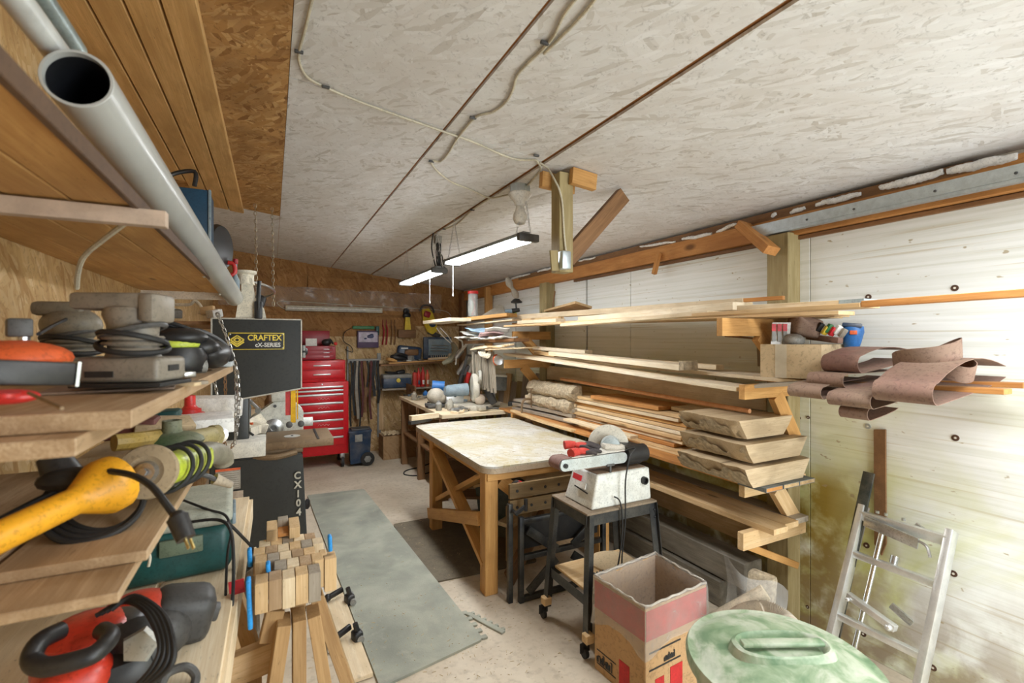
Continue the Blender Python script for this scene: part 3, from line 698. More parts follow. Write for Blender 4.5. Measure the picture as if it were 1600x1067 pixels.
b = MB(); b.box(c+V((-.035, -.025, .02)), (.02, .03, .02), Euler((0, 0, .5)).to_matrix(), .003); mk('label', b, orange_pl, t); settle(t)
b = MB(); b.ball(PT(1240, 532, 2.38), (.05, .05, .035), 14); tag(mk('rag', b, grey_pl), 'grey plastic bag bundle inside the cardboard box', 'bag')
# clamp hanging in near bracket
t = thing('bar_clamp', 'dark rusty clamp hanging behind the near top bracket', 'clamp')
b = MB(); b.tube([PX(1133, 525, 2.35), PX(1160, 527, 2.45), PX(1190, 530, 2.55)], .006, 6); mk('bar', b, brown, t)
b = MB(); b.beam(PX(1187, 531, 2.54), PX(1189, 572, 2.56), .03, .02); b.ball(PX(1186, 532, 2.54), .02, 10); mk('jaw', b, castiron, t); settle(t)
# ---- steel channel
p = PX(1172, 370, 2.56); q = PX(1640, 272, 2.56); dz = (q-p)
t = thing('steel_channel', 'galvanised steel channel hanging along the header beam at upper right', 'steel channel')
b = MB(); y0, y1 = p.y, -.4; z = 2.235
b.box((2.56, (y0+y1)/2, z+.005), (.004, y0-y1, .066)); b.box((2.578, (y0+y1)/2, z+.038), (.036, y0-y1, .003)); b.box((2.578, (y0+y1)/2, z-.028), (.036, y0-y1, .003))
b.box((2.555, (y0+y1)/2, z-.012), (.006, y0-y1, .006)); mk('channel', b, galv, t)
for y in (1.87, 1.55, 1.32, 1.0, .75):
    b = MB(); b.lathe([(.006, 0), (.005, .003), (0, .004)], (2.557, y, z+.006), (-1, 0, 0), 10); mk('bolt', b, dgrey_pl, t)
settle(t)
# cut block nailed at the beam over the near post
o = board('corner_brace', PX(1160, 352, 2.57), PX(1206, 392, 2.50), .05, .09, orange, up=(1, 0, 0)); tag(o, 'short cut brace block nailed over the near post', 'wood block')
o = board('hook_block', PX(1030, 396, 2.6), PX(1022, 428, 2.55), .03, .03, orange); tag(o, 'small wood peg hanging under the header beam', 'wood block')
# wall stick
b = MB(); a = PX(1365, 671, 2.665); c = PX(1383, 671, 2.665); d = PX(1384, 850, 2.665); e = PX(1377, 868, 2.665); f = PX(1366, 850, 2.665)
b.prism([a, c, d, e, f], (.012, 0, 0)); tag(mk('wall_lath', b, brown), 'brown pointed lath fixed upright on the foam wall', 'lath')
# ---- ladder
t = thing('ladder', 'aluminium ladder section leaning against the white foam wall', 'ladder')
k_ = .48
def lp(y, z): return V((2.615-k_*(.77-z), y, z))
for y in (1.305, .965):
    b = MB(); b.beam(lp(y, .012), lp(y, .775), .028, .062, up=(0, 1, 0) if False else (1, 0, .3), bev=.003); mk('side_rail', b, alu, t)
for z, h in ((.735, .045), (.565, .03), (.30, .03), (.06, .03)):
    b = MB(); b.beam(lp(1.305, z)+V((-.012, 0, 0)), lp(.965, z)+V((-.012, 0, 0)), .03, h, bev=.004); mk('rung', b, alu, t)
b = MB(); b.beam(lp(1.27, .725)+V((-.045, 0, 0)), lp(1.05, .700)+V((-.045, 0, 0)), .012, .05, bev=.003)
b.tube([lp(1.07, .715)+V((-.05, 0, .0)), lp(1.02, .705)+V((-.055, 0, 0)), lp(1.0, .665)+V((-.05, 0, 0))], .006, 6); mk('latch_bar', b, steel, t)
b = MB(); b.beam(lp(1.26, .41)+V((-.05, 0, 0)), lp(1.06, .365)+V((-.05, 0, 0)), .03, .03, bev=.004); b.ball(lp(1.08, .366)+V((-.068, 0, 0)), .014, 10); b.ball(lp(1.25, .40)+V((-.068, 0, 0)), .01, 10); mk('hinge_bar', b, alu, t)
b = MB(); b.cyl(lp(1.20, .73)+V((-.02, 0, 0)), lp(1.22, .02)+V((.03, 0, 0)), .011, seg=12); mk('chrome_pole', b, chrome, t)
for y, z, a in ((1.12, .68, .5), (1.14, .345, .5)):
    b = MB(); b.box(lp(y, z)+V((.05, -.06, .05)), (.012, .09, .03), Euler((.5, 0, 0)).to_matrix(), .002); mk('bracket', b, steel, t)
b = MB(); b.cyl(lp(1.15, .60)+V((.03, 0, 0)), lp(1.15, .565)+V((.03, 0, 0)), .016, seg=12); mk('coupling', b, steel, t)
for y in (1.235, 1.2, 1.13):
    b = MB(); b.lathe([(.008, 0), (.008, .012), (0, .013)], lp(y, .765)+V((-.02, 0, 0)), seg=8); mk('knob', b, steel, t)
settle(t)
b = MB(); b.beam(V((2.36, 1.335, .02)), PX(1358, 738, 2.65), .012, .05, up=(0, 1, 0), bev=.002); tag(mk('black_strip', b, M('dark_steel_strip', (.04, .05, .045), .5, .4, dust=.3)), 'dark steel strip standing behind the left ladder rail', 'steel strip')
# ---- bottom right clutter
t = thing('wrapped_wood', 'bark slab wrapped in clear plastic standing under the rack', 'wrapped slab')
b = MB(); b.box((2.27, 1.62, .19), (.08, .13, .38), Euler((.05, .1, .3)).to_matrix(), .02, 2); mk('slab', b, bark, t)
b = MB(); b.grid(lambda u, v: V((2.2+.05*math.sin(u*5+v*3)+.04*u, 1.80-.32*u, .02+.42*v-.1*u*v+.02*math.sin(9*u))), 14, 10); mk('plastic_wrap', b, film_mat('wrap_film', .30, (.8, .8, .78)), t); settle(t)
b = MB(); b.cyl(PT(1075, 975, 2.35)-V((0, 0, .05)), PT(1196, 925, 2.25), .035, seg=16); o = tag(mk('cardboard_tube', b, M('tube_card', (.58, .50, .38), .8)), 'pale cardboard tube lying slanted behind the green bin', 'tube')
hp = [PT(1135, 985, 2.1), PT(1165, 962, 2.15), PT(1200, 958, 2.15), PT(1228, 975, 2.1), PT(1240, 1000, 2.0), PT(1235, 1050, 1.95)]
b = MB(); P_ = spline(hp, 28); 
b.tube(P_, lambda t_: .052 if int(t_*(len(P_)-1)) % 2 else .043, 16, smooth=False); tag(mk('vacuum_hose', b, M('hose_tan', (.50, .43, .34), .7, dust=.3), ang=10), 'ribbed tan vacuum hose curving behind the green bin', 'hose')
# ---- green bin
t = thing('garbage_can', 'green plastic garbage can with a dusty lid at the bottom right', 'garbage can')
mg, nt_, b_, N_, L_ = nm('bin_green')
v_ = coords(nt_); f_ = noise(nt_, v_, 8, 7, .8, .6); g_ = noise(nt_, v_, 2.6, 4, .6); h_ = noise(nt_, v_, 40, 4)
c_ = ramp(nt_, f_, [(.38, (.13, .22, .12)), (.48, (.25, .33, .21)), (.56, (.38, .43, .32)), (.70, (.50, .53, .44))])
c_ = mix(nt_, ramp(nt_, g_, [(.50, (0, 0, 0)), (.68, (.6,)*3)]), c_, (.20, .30, .17)); c_ = mix(nt_, ramp(nt_, h_, [(.3, (.3,)*3), (.5, (0, 0, 0))]), c_, (.10, .18, .08))
L_(c_, b_.inputs['Base Color']); b_.inputs['Roughness'].default_value = .5; bump(nt_, b_, f_, .15, .002)
cx, cy, cz = 1.325, .875, .66; tilt = Euler((.05, -.03, 0)).to_matrix()
b = MB(); b.lathe([(.19, 0), (.20, .02), (.225, .5), (.24, .62), (.25, .625), (.25, .645), (.24, .645)], (cx, cy, 0), seg=48, cap=False); b.lathe([(.19, .001), (0, .002)], (cx, cy, 0), seg=48, cap=False); mk('bin', b, mg, t)
b = MB(); b.lathe([(.255, -.03), (.262, -.028), (.264, -.005), (.258, .006), (.24, .004), (.225, .012), (.20, .020), (.12, .034), (.05, .04), (0, .041)], (cx, cy, cz), seg=56, cap=False)
lidv = mk('lid', b, mg, t)
b = MB(); ca = .45
pr = []
for i in range(28):
    a = 2*math.pi*i/28; x = .135*math.copysign(abs(math.cos(a))**.7, math.cos(a)); y = .062*math.copysign(abs(math.sin(a))**.8, math.sin(a)); pr.append((x, y))
def ringz(sc, z): return [b.bm.verts.new(V((cx+(x*sc)*math.cos(ca)+(y*sc)*math.sin(ca)*1, cy-(x*sc)*math.sin(ca)+(y*sc)*math.cos(ca), cz+z))) for x, y in pr]
rs = [ringz(1.15, .02), ringz(1.05, .052), ringz(.97, .056), ringz(.90, .050), ringz(.80, .022), ringz(.72, .020)]
for A_, B2 in zip(rs, rs[1:]):
    for i in range(28): b.bm.faces.new((A_[i], A_[(i+1) % 28], B2[(i+1) % 28], B2[i]))
b.bm.faces.new(rs[-1])
mk('lid_handle_rim', b, mg, t)
b = MB(); c_, s_ = math.cos(ca), math.sin(ca)
b.beam((cx-.12*c_, cy+.12*s_, cz+.056), (cx+.12*c_, cy-.12*s_, cz+.056), .03, .014, bev=.006); mk('handle', b, mg, t)
settle(t)
# ---- red and brown carton with a plastic liner
t = thing('carton', 'brown and red carton lined with a clear bag beside the sander stand', 'cardboard box')
bc = [V((1.405, 1.875, 0)), V((1.84, 1.925, 0)), V((1.83, 1.585, 0)), V((1.43, 1.555, 0))]; H = .44
mcart = M('carton_brown', (.50, .31, .15), .85, var=.06, scale=5)
for i in range(4):
    p, q = bc[i], bc[(i+1) % 4]; b = MB(); b.beam(p+V((0, 0, H/2)), q+V((0, 0, H/2)), .005, H); mk('side_panel', b, mcart, t)
b = MB(); b.prism(bc, (0, 0, .004)); mk('bottom_panel', b, mcart, t)
def onface(i, s0, s1, z0, z1, m, nme, out=.004):
    p, q = bc[i], bc[(i+1) % 4]; e = q-p; n_ = V((-e.y, e.x, 0)).normalized()
    c = sum(bc, V())/4
    if (p+n_-c).length < (p-n_-c).length: n_ = -n_
    b = MB(); z = (z0+z1)/2
    b.beam(p+e*s0+n_*out+V((0, 0, z)), p+e*s1+n_*out+V((0, 0, z)), .0012, z1-z0); return mk(nme, b, m, t)
mred = M('carton_red', (.50, .02, .02), .7)
for i in (2, 3):
    onface(i, 0, 1, .30, .43, mred, 'red_band')
onface(3, .28, .48, 0, .14, mred, 'red_stripe'); onface(2, .72, .86, 0, .12, mred, 'red_stripe'); onface(2, .42, .62, 0, .14, mred, 'red_stripe')
def carton_print(i, s0, s1, z, h):
    p, q = bc[i], bc[(i+1) % 4]; e = q-p; n_ = V((-e.y, e.x, 0)).normalized(); c = sum(bc, V())/4
    if (p+n_-c).length < (p-n_-c).length: n_ = -n_
    b = MB(); n = 8
    for k in range(n):
        s_ = s0+(s1-s0)*(k+.5)/n; w = (s1-s0)/n*.32; P0 = p+e*(s_-w)+n_*.005; P1 = p+e*(s_+w)+n_*.005
        hh = h*(1 if k in (0, 4) else .7)
        b.beam(P0+V((0, 0, z)), P0+V((0, 0, z+hh)), .006, .001, up=n_); b.beam(P0+V((0, 0, z+hh*(.5 if k % 2 else 1))), P1+V((0, 0, z+hh*(.5 if k % 2 else 1))), .006, .001, up=n_)
        if k % 3: b.beam(P1+V((0, 0, z)), P1+V((0, 0, z+hh*.8)), .006, .001, up=n_)
    mk('lettering', b, ink, t)
carton_print(3, .62, .95, .045, .045); carton_print(2, .55, .72, .18, .03); carton_print(3, .02, .22, .05, .04)
for (i, s0, s1, z0, z1) in ((2, .45, .95, .165, .172), (2, .45, .95, .24, .247), (3, .55, .95, .10, .105), (3, .55, .95, .035, .04)):
    onface(i, s0, s1, z0, z1, ink, 'printed_line')
# liner: folded over the rim, inside and outside
liner = film_mat('liner_film', .38, (.54, .50, .46)); liner.node_tree.nodes['Principled BSDF'].inputs['Roughness'].default_value = .12
b = MB(); cc = sum(bc, V())/4; NP = 20
def rim(f, k, zz, jit=0):
    f = (f % 1)*4; i = int(f); fr_ = f-i; p = bc[i].lerp(bc[(i+1) % 4], fr_); d = (p-cc); return cc+d*k+V((0, 0, zz))
prof = [(.80, .05), (.93, .12), (.955, .25), (.965, .38), (.985, H+.012), (1.02, H+.016), (1.04, H-.02), (1.045, H-.08), (1.06, H-.15), (1.055, H-.20)]
rg = []
for (k, z) in prof:
    row = []
    for i in range(80):
        f = i/80; w = math.sin(f*50+z*34)*.012+math.sin(f*113-z*47)*.010+abs(math.sin(f*31+z*60))*.012
        sag = ((-.05*abs(math.cos(f*4*math.pi))**3+.03) if k > 1.035 else 0)*max(0, (H-z)/.2)
        row.append(b.bm.verts.new(rim(f, k+w*(1 if k > 1.03 or k < .96 else .3), z+sag)))
    rg.append(row)
for A_, B2 in zip(rg, rg[1:]):
    for i in range(80): b.bm.faces.new((A_[i], A_[(i+1) % 80], B2[(i+1) % 80], B2[i]))
mk('plastic_liner', b, liner, t, ang=60)
b = MB(); b.tube([rim(i/48, 1.005+.012*math.sin(i*1.7), H+.010+.004*math.sin(i*2.3)) for i in range(48)], .005, 6, closed=True, smooth=False); mk('liner_rim', b, film_mat('rim_film', .75, (.66, .60, .52)), t, ang=60); settle(t)
# ================================================================ CEILING ITEMS
t = thing('hanging_post', 'short post hanging from the ceiling with a diagonal brace and outlet box', 'hanging post')
py = 2.14; px = 1.385; zc = ceil_z(px)
board('post', (px, py, 1.955), (px, py, zc-.03), .085, .085, treated, t, up=(1, 0, 0), bev=.003)
board('top_block', (1.40, py-.062, ceil_z(1.4)-.050), (1.555, py-.062, ceil_z(1.555)-.048), .036, .085, honey, t)
board('top_block', (1.29, py+.062, ceil_z(1.3)-.06), (1.50, py+.062, ceil_z(1.5)-.05), .036, .085, honey, t)
board('brace', (px+.03, py, 2.03), (1.80, py, ceil_z(1.8)-.035), .04, .09, brown, t)
b = MB(); b.box((px-.028, py-.068, 2.01), (.055, .045, .095), None, .008, 2); mk('outlet_box', b, galv, t)
board('wood_scrap', (px-.075, py-.05, 1.955), (px-.085, py-.05, 2.06), .045, .012, treated, t, up=(0, 1, 0))
settle(t)
# shop lights
def shoplight(y0, y1, x, z, label, x1=None):
    t = thing('shop_light', label, 'shop light', 'hanging LED shop lights'); x1 = x if x1 is None else x1
    p, q = V((x, y0, z)), V((x1, y1, z)); d = (q-p).normalized()
    b = MB(); b.beam(p+d*.03+V((0, 0, .012)), q-d*.03+V((0, 0, .012)), .13, .022, bev=.005); b.beam(p+d*.03+V((0, 0, .03)), q-d*.03+V((0, 0, .03)), .05, .02, bev=.004); mk('housing', b, M('fixture_grey', (.25, .27, .28), .5), t)
    b = MB(); b.beam(p+d*.035-V((0, 0, .006)), q-d*.035-V((0, 0, .006)), .115, .018, bev=.006); mk('diffuser', b, led, t)
    for c in (p+d*.015, q-d*.015):
        b = MB(); b.beam(c-d*.018, c+d*.018, .14, .045, bev=.006); mk('end_cap', b, dgrey_pl, t)
    for c in (p+d*.06, q-d*.06):
        top = V((c.x, c.y, ceil_z(c.x)-.01)); b = MB()
        for s_ in (-1, 1): chainmesh(b, [c+V((s_*.05, 0, .02)), top+V((0, 0, .0))], .022, .0014, .009)
        b.cyl(top, top+V((0, 0, .01)), .006, seg=8); mk('chain', b, steel, t)
    c = p+d*.12 if y0 > 3 else q-d*.12
    c = p+d*.18 if y0 > 3 else q-d*.10
    b = MB(); b.cyl(c-V((.03, 0, .01)), c-V((.03, 0, .25)), .003, seg=6); b.lathe([(0, 0), (.007, .004), (.006, .02), (0, .024)], c-V((.03, 0, .27)), seg=8); mk('pull_cord', b, white_pt, t)
    return settle(t)
shoplight(2.42, 3.52, 1.34, 2.195, 'near LED shop light hanging on chains, under the lamp socket', 1.25)
shoplight(3.86, 4.96, 1.27, 2.185, 'far LED shop light, half hidden by a bundle of black cord', 1.25)
t = thing('power_strip', 'black plug block with a bundled cord hanging between the two shop lights', 'power cord')
c = V((1.32, 4.04, 2.21))
b = MB(); b.lathe([(0, -.03), (.07, -.025), (.075, 0), (.05, .03), (.02, .045)], c, seg=16, sy=1.6); mk('plug_block', b, black_pl, t)
for k in range(6):
    a = random.uniform(0, 6); h = random.uniform(.12, .30); w = random.uniform(.02, .05)
    b = MB(); b.tube([c+V((0, 0, .03)), c+V((w*math.cos(a), w*math.sin(a), h*.4)), c+V((w*1.2*math.cos(a), w*math.sin(a), h*.8)), c+V((w*.2, 0, h)), c+V((-w*math.cos(a), 0, h*.6)), c+V((-.01, 0, .03))], .0045, 6); mk('cord_loop', b, black_rb, t)
b = MB(); b.tube([c+V((-.03, 0, .03)), c+V((-.06, .02, .2)), c+V((-.045, 0, .36))], .006, 6); mk('cord', b, black_rb, t)
settle(t)
t = thing('outlet_box', 'small grey outlet box on the ceiling above the black cord bundle', 'outlet box')
b = MB(); b.box((1.31, 4.04, ceil_z(1.31)-.035), (.06, .06, .07), None, .005); mk('box', b, grey_pl, t)
b = MB(); b.cyl((1.31, 4.04, ceil_z(1.31)-.07), (1.31, 4.04, ceil_z(1.31)-.13), .018, .012, 12); mk('plug', b, black_pl, t); settle(t)
t = thing('ceiling_lamp', 'keyless ceiling lamp holder with an unlit bulb beside the hanging post', 'ceiling lamp')
c = V((1.32, 2.50, ceil_z(1.32))); 
b = MB(); b.lathe([(.062, 0), (.062, -.045), (.058, -.05)], c, seg=8); mk('junction_box', b, galv, t)
b = MB(); b.lathe([(.07, -.048), (.072, -.055), (.05, -.085), (.035, -.10), (.030, -.125)], c, seg=24); mk('lamp_holder', b, white_pl, t)
b = MB(); b.lathe([(.022, -.12), (.028, -.15), (.04, -.175), (.042, -.20), (.03, -.228), (0, -.24)], c, seg=24, cap=False); mk('bulb', b, bulbm, t); settle(t)
# ceiling cables: follow the ceiling surface
def CZ(u, v, off=.008):
    d = ray(u, v); t_ = (2.67-EYE-off)/(d.z+.115*d.x); return V((d.x*t_, d.y*t_, d.z*t_+EYE))
def cable(pts, label, r=.0055, m=cable_m, nstap=()):
    t = thing('ceiling_cable', label, 'cable', 'white cables stapled to the ceiling')
    b = MB(); b.tube([CZ(*p) if not isinstance(p, V) else p for p in pts], r, 7); mk('cable', b, m, t)
    for (u, v) in nstap:
        c = CZ(u, v, .012); b = MB(); b.box(c, (.03, .012, .01), None, .002); mk('staple', b, dgrey_pl, t)
    return settle(t)
cable([(490, -12), (478, 40), (468, 78), (468, 98), (480, 120), (508, 136), (560, 158), (620, 180), (700, 208), (740, 222), (790, 244), (815, 250), (838, 250)], 'white cable looping down from the top and running across the ceiling to the lamp', nstap=((467, 81), (509, 136), (838, 243)))
cable([(906, -10), (880, 25), (866, 55), (850, 75), (826, 98), (808, 118), (802, 138), (790, 160), (770, 175), (745, 182), (726, 202), (712, 220), (700, 240), (688, 252), (674, 252), (682, 266), (705, 284), (735, 296), (765, 309), (795, 304), (816, 300)], 'wavy white cable along the ceiling beside the second joint', nstap=((851, 67), (739, 184), (674, 252)))
cable([(936, -10), (915, 18), (880, 55), (850, 84)], 'upper cable joining the wavy cable', nstap=())
cable([(838, 250), (845, 262), (840, 272), (824, 290)], 'short cable dropping to the lamp holder')
cable([(765, 310), (738, 328), (714, 350), (694, 358)], 'cable running to the outlet box above the cords', nstap=((738, 328), (694, 358)))
pp = V((px-.048, py-.02, 0))
cable([(843, 254), (855, 262), V((px-.075, py-.05, ceil_z(px)-.09)), V((px-.05, py-.055, ceil_z(px)-.14)), V((px-.03, py-.05, 2.3)), V((px-.02, py-.05, 2.15)), V((px-.01, py-.055, 2.05))], 'white cable running down the hanging post to its box')
# ================================================================ MATS
def puzzle(b, c, rot, x0, x1, y0, y1, th=.012):
    pass
t = thing('floor_mat', 'long grey foam floor mat down the middle of the aisle', 'mat')
a, bb, cpt, d = V((.32, 5.25, 0)), V((.87, 5.2, 0)), V((1.0, 2.31, 0)), V((.44, 2.2, 0))
def rnd(poly, r=.03):
    out = []
    n = len(poly)
    for i in range(n):
        p, q, s_ = poly[i-1], poly[i], poly[(i+1) % n]
        u = (p-q).normalized()*r; w = (s_-q).normalized()*r
        for k in range(5):
            f = k/4; out.append(q+u*(1-f)**2+w*f**2)
    return out
b = MB(); b.prism(rnd([a, bb, cpt, d]), (0, 0, .012)); mk('mat', b, m_mat, t)
for k in range(5):
    c = cpt.lerp(bb, .0+.022*k)+V((.012, 0, 0)); b = MB(); b.box(c+V((0, .02, .006)), (.035, .03, .012), None, .004)
    mk('puzzle_tab', b, m_mat, t)
settle(t)
t = thing('mat_edge_strip', 'short black puzzle edge strip lying loose beside the grey mat', 'mat edge')
p = PZ(730, 960, 0); q = PZ(787, 990, 0)
b = MB(); b.beam(p+V((0, 0, .006)), q+V((0, 0, .006)), .03, .012, bev=.003); mk('strip', b, m_mat, t)
for k in range(6):
    c = p.lerp(q, (k+.5)/6); n_ = V((q-p).normalized()); n_ = V((n_.y, -n_.x, 0)); b = MB(); b.box(c-n_*.022+V((0, 0, .006)), (.02, .02, .012), None, .003); mk('tooth', b, m_mat, t)
settle(t)
b = MB(); b.prism(rnd([V((.93, 3.0, 0)), V((1.7, 2.95, 0)), V((1.85, 4.1, 0)), V((.93, 4.1, 0))][::-1]), (0, 0, .010)); tag(mk('floor_mat', b, M('shaded_mat', (.14, .115, .08), .9, dust=.5, dustc=(.22, .18, .12))), 'dusty mat with painted shade on the floor under the white topped table', 'mat')  # mat colour darkened for the shade under the table
# shavings
b = MB()
for i in range(420):
    if i < 140: u, v = random.uniform(560, 900), random.uniform(930, 1060)
    else: u, v = random.uniform(480, 820), random.uniform(745, 1060)
    p = PZ(u, v, 0); p.z = .014 if (p.x < .98 and p.x > .35 and p.y > 2.3) or (.93 < p.x < 1.8 and 3 < p.y < 4.1) else .002
    a = random.uniform(0, 3.1); l = random.choice((.004, .007, .01, .02)); w = .0018
    b.box(p, (l, w, .0015), Euler((random.uniform(-.3, .3), 0, a)).to_matrix())
tag(mk('wood_shavings', b, M('shaving', (.55, .42, .24), .8)), 'wood shavings and chips scattered over the floor and mat', 'wood shavings', kind='stuff')
# ================================================================ TABLE
t = thing('work_table', 'large pine work table with a white painted OSB top and rounded corners', 'work table')
TX0, TX1, TY0, TY1, TZ = 1.165, 2.17, 2.66, 4.31, .80
def rrect(x0, x1, y0, y1, r, z, n=8):
    out = []
    for cx, cy, a0 in ((x1-r, y1-r, 0), (x0+r, y1-r, 90), (x0+r, y0+r, 180), (x1-r, y0+r, 270)):
        for k in range(n+1):
            a = R(a0+90*k/n); out.append(V((cx+r*math.cos(a), cy+r*math.sin(a), z)))
    return out
b = MB(); b.prism(rrect(TX0, TX1, TY0, TY1, .09, TZ-.002), (0, 0, .012)); mk('table_top', b, osb_table, t)
b = MB(); b.prism(rrect(TX0+.001, TX1-.001, TY0+.001, TY1-.001, .09, TZ-.036), (0, 0, .034)); mk('top_edge', b, M('table_edge', (.46, .34, .22), .75, dust=.5, dustc=(.60, .55, .45)), t)
for (x, y) in ((1.225, 2.74), (1.235, 3.86), (2.10, 2.74), (2.10, 3.9)):
    board('leg', (x, y, 0), (x, y, TZ-.037), .088, .088, tableleg, t, up=(1, 0, 0), bev=.004)
board('apron', (1.19, 2.70, TZ-.06), (2.12, 2.70, TZ-.06), .035, .045, tableleg, t)
board('apron', (1.22, 2.75, TZ-.06), (1.22, 4.2, TZ-.06), .035, .045, tableleg, t)
board('side_rail', (1.185, 2.79, .455), (1.185, 3.88, .135), .035, .085, tableleg, t)
board('cross_brace', (1.22, 3.80, .68), (1.22, 2.74, .18), .035, .09, tableleg, t, up=(1, 0, 0))
board('cross_brace', (1.26, 2.80, .74), (1.26, 3.82, .26), .035, .09, tableleg, t, up=(1, 0, 0))
board('corner_brace', (1.30, 2.74, .70), (1.52, 2.74, .52), .035, .09, tableleg, t)
settle(t)
# under the table
t = thing('storage_tote', 'dark green storage tote standing under the white topped table', 'storage tote')
b = MB(); b.lathe([(.30, .0), (.36, .44), (.38, .45), (.38, .48)], (1.82, 3.55, .011), seg=4); mk('tote', b, M('dark_green_tote', (.03, .05, .04), .45, dust=.3), t); settle(t).rotation_euler = (0, 0, 0)
for i, (p, q, w, h, m, lb) in enumerate((((1.45, 2.98, .30), (2.0, 3.25, .34), .12, .03, pale, 'pale board lying across the clutter under the table'), ((1.35, 3.3, .50), (1.9, 3.0, .66), .05, .02, pine, 'thin lath slanting under the table top'), ((1.32, 3.7, .33), (2.0, 3.4, .30), .20, .02, brown, 'brown panel resting under the table'), ((1.56, 2.9, .68), (1.9, 2.86, .60), .12, .10, pine, 'chunky wood offcut behind the folding workbench'), ((1.62, 2.95, .60), (2.05, 2.75, .56), .09, .10, brown, 'dark offcut behind the folding workbench'))):
    o = board('offcut', p, q, w, h, m); tag(o, lb, 'wood offcut')
o = board('floor_plank', PZ(795, 905, .05), V((1.75, 2.95, .33)), .035, .12, brown); tag(o, 'reddish plank leaning from the floor beside the near table leg', 'plank')
o = board('cardboard_sheet', (1.5, 3.05, .2), (2.1, 3.05, .2), .02, .4, cardboard); tag(o, 'brown cardboard standing under the table', 'cardboard')
# folding workbench
t = thing('folding_workbench', 'folding workbench with drilled wooden jaws on a black steel frame', 'workbench')
for (z0, z1) in ((.625, .715), (.525, .615)):
    board('jaw_board', (1.29, 2.585, (z0+z1)/2), (2.0, 2.585, (z0+z1)/2), .022, z1-z0, jawwood, t)
b = MB()
for k in range(7):
    for z in (.67, .57): b.cyl((1.34+k*.1, 2.57, z), (1.34+k*.1, 2.575, z), .009, seg=10)
mk('dog_holes', b, ink, t)
b = MB(); Y = 2.545
for p, q in (((1.35, Y, .0), (1.35, Y, .52)), ((1.97, Y, .0), (1.97, Y, .52)), ((1.35, Y, .49), (1.97, Y, .49)), ((1.35, Y, .02), (1.97, Y, .02)), ((1.37, Y, .27), (1.95, Y, .27)), ((1.29, Y+.03, 0), (1.29, Y+.03, .60))):
    b.beam(p, q, .03, .032, bev=.003)
mk('frame', b, black_mt, t)
for p, q in (((1.39, Y-.02, .44), (1.60, Y-.01, .28)), ((1.39, Y-.02, .06), (1.60, Y-.01, .22)), ((1.93, Y-.02, .44), (1.72, Y-.01, .28)), ((1.93, Y-.02, .06), (1.72, Y-.01, .22))):
    b = MB(); b.beam(p, q, .015, .055, bev=.004); mk('strut', b, black_mt, t)
b = MB(); b.box((1.66, Y+.025, .39), (.56, .01, .16)); mk('step_panel', b, black_pl, t)
b = MB(); b.cyl((1.30, 2.50, .56), (1.30, 2.60, .56), .012, seg=12); b.beam((1.29, 2.50, .56), (1.36, 2.50, .60), .015, .02); b.cyl((1.36, 2.50, .57), (1.36, 2.50, .64), .012, seg=10); mk('crank', b, black_pl, t); settle(t)
t = thing('clamp_dial', 'round red dial showing behind the near table leg', 'dial')
b = MB(); b.lathe([(0, 0), (.03, .003), (.033, .015), (.02, .03), (0, .03)], (1.37, 2.62, .69), (-.3, -1, 0), 18); mk('cap', b, red_pl, t)
b = MB(); b.lathe([(.028, .03), (.034, .04), (.034, .06), (0, .065)], (1.37, 2.66, .69), (-.3, -1, 0), 18); mk('collar', b, black_pl, t); settle(t)
# ================================================================ SANDER STAND
t = thing('machine_stand', 'black slotted steel stand with casters carrying the belt sander', 'machine stand')
X0, X1, Y0, Y1, SZ = 1.44, 1.89, 1.985, 2.31, .70
feet = {(-1, -1): (1.40, 1.955), (1, -1): (1.96, 1.955), (-1, 1): (1.39, 2.345), (1, 1): (1.96, 2.345)}
for (sx, sy), (fx, fy) in feet.items():
    tx = X0 if sx < 0 else X1; ty = Y0 if sy < 0 else Y1
    b = MB(); z0 = .10; f = z0/SZ; bx = fx+(tx-fx)*f; by = fy+(ty-fy)*f
    b.beam((bx, by, .06), (tx, ty, SZ), .004, .042, up=(0, 1, 0)); b.beam((bx-sx*.02, by+sy*.0, .06), (tx-sx*.02, ty, SZ), .042, .004, up=(0, 1, 0))
    for z in (.66, .62, .30, .27): b.ball(V((bx+(tx-bx)*z/SZ-sx*.01, by+(ty-by)*z/SZ+(-.004 if sy < 0 else .004), z)), .006, 8)
    mk('leg', b, black_mt, t)
for y in (Y0, Y1):
    b = MB(); b.beam((X0-.01, y, SZ-.03), (X1+.01, y, SZ-.03), .004, .06); mk('top_rail', b, black_mt, t)
for x in (X0, X1):
    b = MB(); b.beam((x, Y0-.01, SZ-.03), (x, Y1+.01, SZ-.03), .004, .06); mk('top_rail', b, black_mt, t)
for y, x0, x1 in ((Y0-.01, 1.42, 1.92), (Y1+.01, 1.42, 1.92)):
    b = MB(); b.beam((x0, y, .27), (x1, y, .27), .004, .05); mk('lower_rail', b, black_mt, t)
for x in (1.42, 1.92):
    b = MB(); b.beam((x, Y0-.01, .27), (x, Y1+.01, .27), .004, .05); mk('lower_rail', b, black_mt, t)
b = MB(); b.box(((X0+X1)/2, (Y0+Y1)/2, SZ+.004), (X1-X0+.02, Y1-Y0+.02, .012), None, .003); mk('top_plate', b, M('stand_board', (.20, .15, .10), .8, dust=.5, dustc=(.36, .28, .19)), t)
